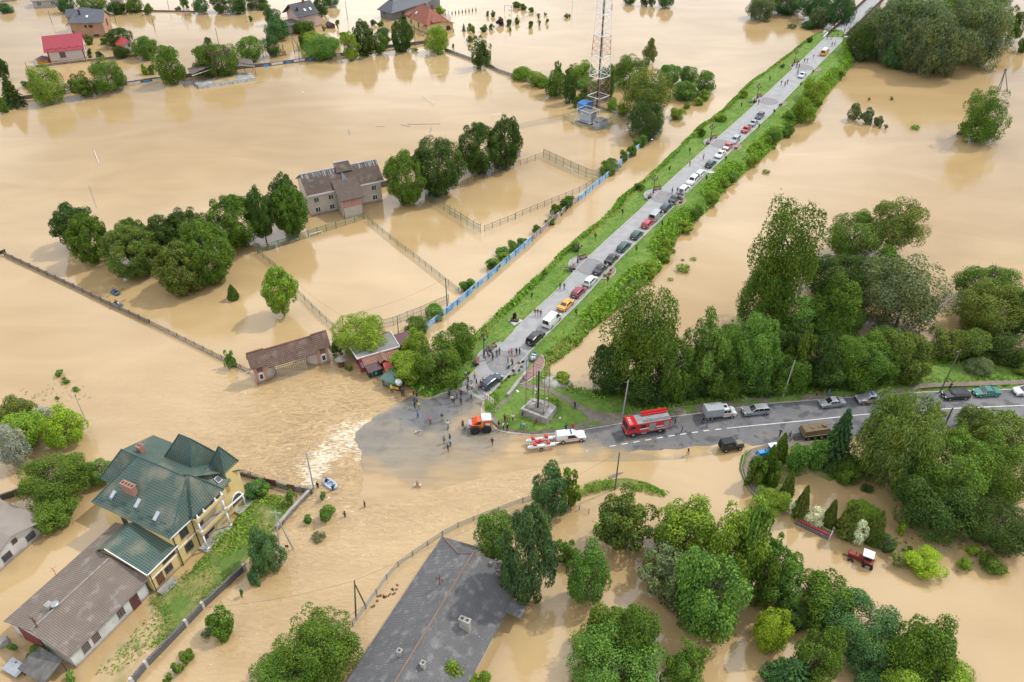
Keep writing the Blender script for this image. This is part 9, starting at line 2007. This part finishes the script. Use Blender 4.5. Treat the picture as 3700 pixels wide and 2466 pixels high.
# blue painted panel fence
bluef=mat('blue_painted_panel',(.10,.32,.62),.7,(.42,.58,.72),.55,.75,contrast=(.42,.58));addnoise(bluef,1.6,(.55,.62,.66),.5,.7,.6);graf=mat('graffiti_panel',(.28,.22,.22),.8,(.55,.48,.46),.9,.9,contrast=(.42,.58));addnoise(graf,1.3,(.22,.05,.06),.55,.65,.7);bpost=mat('blue_post',(.02,.12,.3),.6)
BF=[Q(22,1492,1405),Q(22,1588,1330),Q(22,1680,1255),Q(22,1770,1185),Q(22,1858,1108),Q(22,1945,1032),Q(22,2030,965),Q(22,2108,898),Q(22,2187,828),Q(22,2262,765),Q(22,2338,700),Q(23,288,642),Q(23,358,575),Q(23,425,515),Q(23,488,460),Q(23,555,402),Q(23,612,350),Q(23,680,300),Q(23,740,255),Q(23,800,200),Q(23,857,155),Q(23,912,110),Q(23,965,65),Q(23,1015,25),Q(13,1060,1378),Q(13,1115,1335),Q(13,1165,1290),Q(13,1212,1250),Q(13,1255,1210),Q(13,1300,1180),Q(13,1345,1145),Q(13,1385,1110)]
t=thing('panel_fence','long blue and white painted panel fence with a graffiti stretch beside the courts','fence',tuple(P(*BF[0])),world=True);bw=run(BF)
for i,(a,e)in enumerate(zip(bw,bw[1:])):
 h=1.45;n=Vector((-(e-a).y,(e-a).x,0)).normalized()*.05;b=MB();b.prism([a-n+Vector((0,0,h)),e-n+Vector((0,0,h)),e+n+Vector((0,0,h)),a+n+Vector((0,0,h))],h+.4);b.build('panel',graf if 11<=i<=16 else bluef,t)
 b=MB();b.box((a.x,a.y,.55),(.22,.22,1.6),math.atan2(e.y-a.y,e.x-a.x));b.build('post',bpost,t)
# small fixtures in the gardens and by the court
p=P(*Q(12,298,470));t=thing('shrine','small sandstone wayside shrine with a statue in the flooded garden','shrine',(p.x,p.y,0),.3);sst=mat('sandstone',(.4,.26,.15),.9);b=MB();b.box((0,0,.8),(1.6,1.6,1.9));b.build('pedestal',sst,t,loc=O0);b=MB();b.tube((0,0,1.7),(0,0,3.9),.35,.15,8);b.ball((0,0,4.05),.2,8,6);b.beam((-.5,0,3.3),(.5,0,3.3),.2,.2);b.build('statue',sst,t,loc=O0)
a,e=P(*Q(13,55,102)),P(*Q(13,168,108));b=MB()
for q in(a,a.lerp(e,.5),e):b.tube((q.x,q.y,-.2),(q.x,q.y,2.6),.08)
b.beam((a.x,a.y,2.6),(e.x,e.y,2.6),.1,.1);single(b,'swing_frame','dark steel swing frame in the flooded garden','play frame',darkm);p=P(*Q(13,98,110));b=MB();b.ball((p.x,p.y,1.2),.6,10,7);single(b,'hanging_seat','round white hanging seat under the steel swing frame','swing seat',white_p,smooth=True)
b=MB();q=[P(*Q(13,x,y))for x,y in((138,188),(190,170),(160,178))];c=(q[0]+q[1])/2+Vector((0,1,2.2));
for k in q:b.tube((k.x,k.y,-.2),c,.06)
single(b,'a_frame','small wooden play frame over a bush in the flooded garden','play frame',rust)
for x,y in((1738,275),(1857,258),(1482,312)):p=P(*Q(12,x,y));b=MB();b.box((p.x,p.y,.4),(.5,.5,1.4));b.box((p.x,p.y,1.15),(.65,.65,.12));single(b,'fence_pier','small grey stone pier by the yellow house','pier',concrete,'stone piers by the yellow house')
p=P(*Q(12,1700,150));b=MB();b.mesh([(p.x-1.4,p.y-1,0),(p.x+1.2,p.y-1,0),(p.x+1.2,p.y+1.3,0),(p.x-1.4,p.y+1.3,0),(p.x,p.y,2.2)],[(0,1,4),(1,2,4),(2,3,4),(3,0,4)]);single(b,'covered_heap','white covered heap behind the yellow house','covered heap',white)
a,rz,_=frame(Q(13,85,1352),Q(13,222,1330));t=thing('shed','small white metal shed at the right of the round trees','shed',(a.x,a.y,0),rz);b=MB();b.prism([(0,0,1.6),(3.6,0,1.6),(3.6,2,1.6),(0,2,1.6)],2);b.build('wall',lg,t,loc=O0);b=MB();b.prism([(-.2,-.2,1.6),(3.8,-.2,1.6),(3.8,2.2,2.0),(-.2,2.2,2.0)],.08);b.build('roof',rust,t,loc=O0)
p=P(*Q(32,785,290));t=thing('garden_hut','small round hut with a faded green and red cone roof left of the cafe','hut',(p.x,p.y,0));b=MB();b.tube((0,0,-.2),(0,0,1.0),.55,.65,9);b.build('base',brownwood,t,loc=O0);b=MB();V8=[(1.15*math.cos(a),.95*math.sin(a),1.5)for a in np.linspace(0,6.283,7)[:-1]]
for i in range(6):b.mesh([V8[i],V8[(i+1)%6],(0,0,2.3)],[(0,1,2)])
b.poly(V8);b.build('roof',mat('faded_green',(.25,.3,.25),.8,(.35,.2,.18),1.5,.6),t,loc=O0);b=MB();b.tube((0,0,1),(0,0,2.2),.06);b.build('post',rust,t,loc=O0)
for x,y in((1265,1278),(1370,1450)):pass
p=P(*Q(41,35,1210));b=MB();b.box((p.x,p.y,.4),(1.3,1.0,.9),.5);b.box((p.x+.2,p.y,.95),(.8,.7,.25),.9);single(b,'junk_pile','pile of pale junk beside the end of the barn','junk',concrete)
b=MB();p=W(11,945,385);b.path([(p.x+1.8*math.cos(a),p.y+1.2*math.sin(a),.1)for a in np.linspace(0,6.28,15)],.08,5);single(b,'pool_ring','blue rim of a sunken paddling pool by the dark bush near the brick house','pool',bluem)
t=thing('road_sign','small sign post at the foot of the A shaped pole','sign',tuple(P(*Q(42,345,432))),world=True);p=P(*Q(42,345,432));b=MB();b.tube((p.x,p.y,-.3),(p.x-.15,p.y,1.6),.04);b.build('post',metal,t);b=MB();b.box((p.x-.15,p.y,1.5),(.45,.06,.45));b.build('sign_plate',darkm,t)
p=W(32,1695,1275+95);
for k in(-1,1):q=P(*Q(32,1410 if k<0 else 1455,1305),.3);b=MB();b.ball((q.x,q.y,.35),.22,8,6,sc=(.8,.8,1.2));single(b,'carrier_bag',('left' if k<0 else 'right')+' white bag carried by the shirtless person in the red cap','bag',white_p,'bags carried through the flood',True)
ORD='first second third fourth fifth sixth seventh eighth ninth tenth eleventh twelfth thirteenth fourteenth fifteenth sixteenth seventeenth eighteenth nineteenth twentieth'.split();ORD+=['twenty-'+o for o in ORD[:9]]
LB={}
for o in COL.objects:
 if o.parent is None and 'label' in o:LB.setdefault(o['label'],[]).append(o)
HOW={FGL['FG']:('low green garden shrub in the flood','from the left'),FGL['FR']:('small tuft of leaves in the right hand water','from the left'),FGL['BR']:('unremarkable bush on the right promenade slope','up from the road'),FGL['BL']:('small bush on the left promenade slope','up from the road'),FGL['FL']:('small plant in the shallow water at the left','from the left')}
for l,os_ in LB.items():
 if len(os_)<2:continue
 by='y' if 'promenade' in l or 'plaza' in l or 'flower bed' in l else 'x'
 vx=lambda o:(o.location.y if by=='y' else o.location.x/(o.location.y*CT+HC*ST));os_.sort(key=vx);a,h=HOW.get(l,(l,'up from the road' if by=='y' else 'from the left'))
 for k,o in enumerate(os_):o['label']=('left ' if k==0 else 'right ')+a if len(os_)==2 else ' '.join((a+', '+ORD[k]+' '+h).split()[:16])
for o in list(bpy.data.objects):
 if '_o' in o:del o['_o']
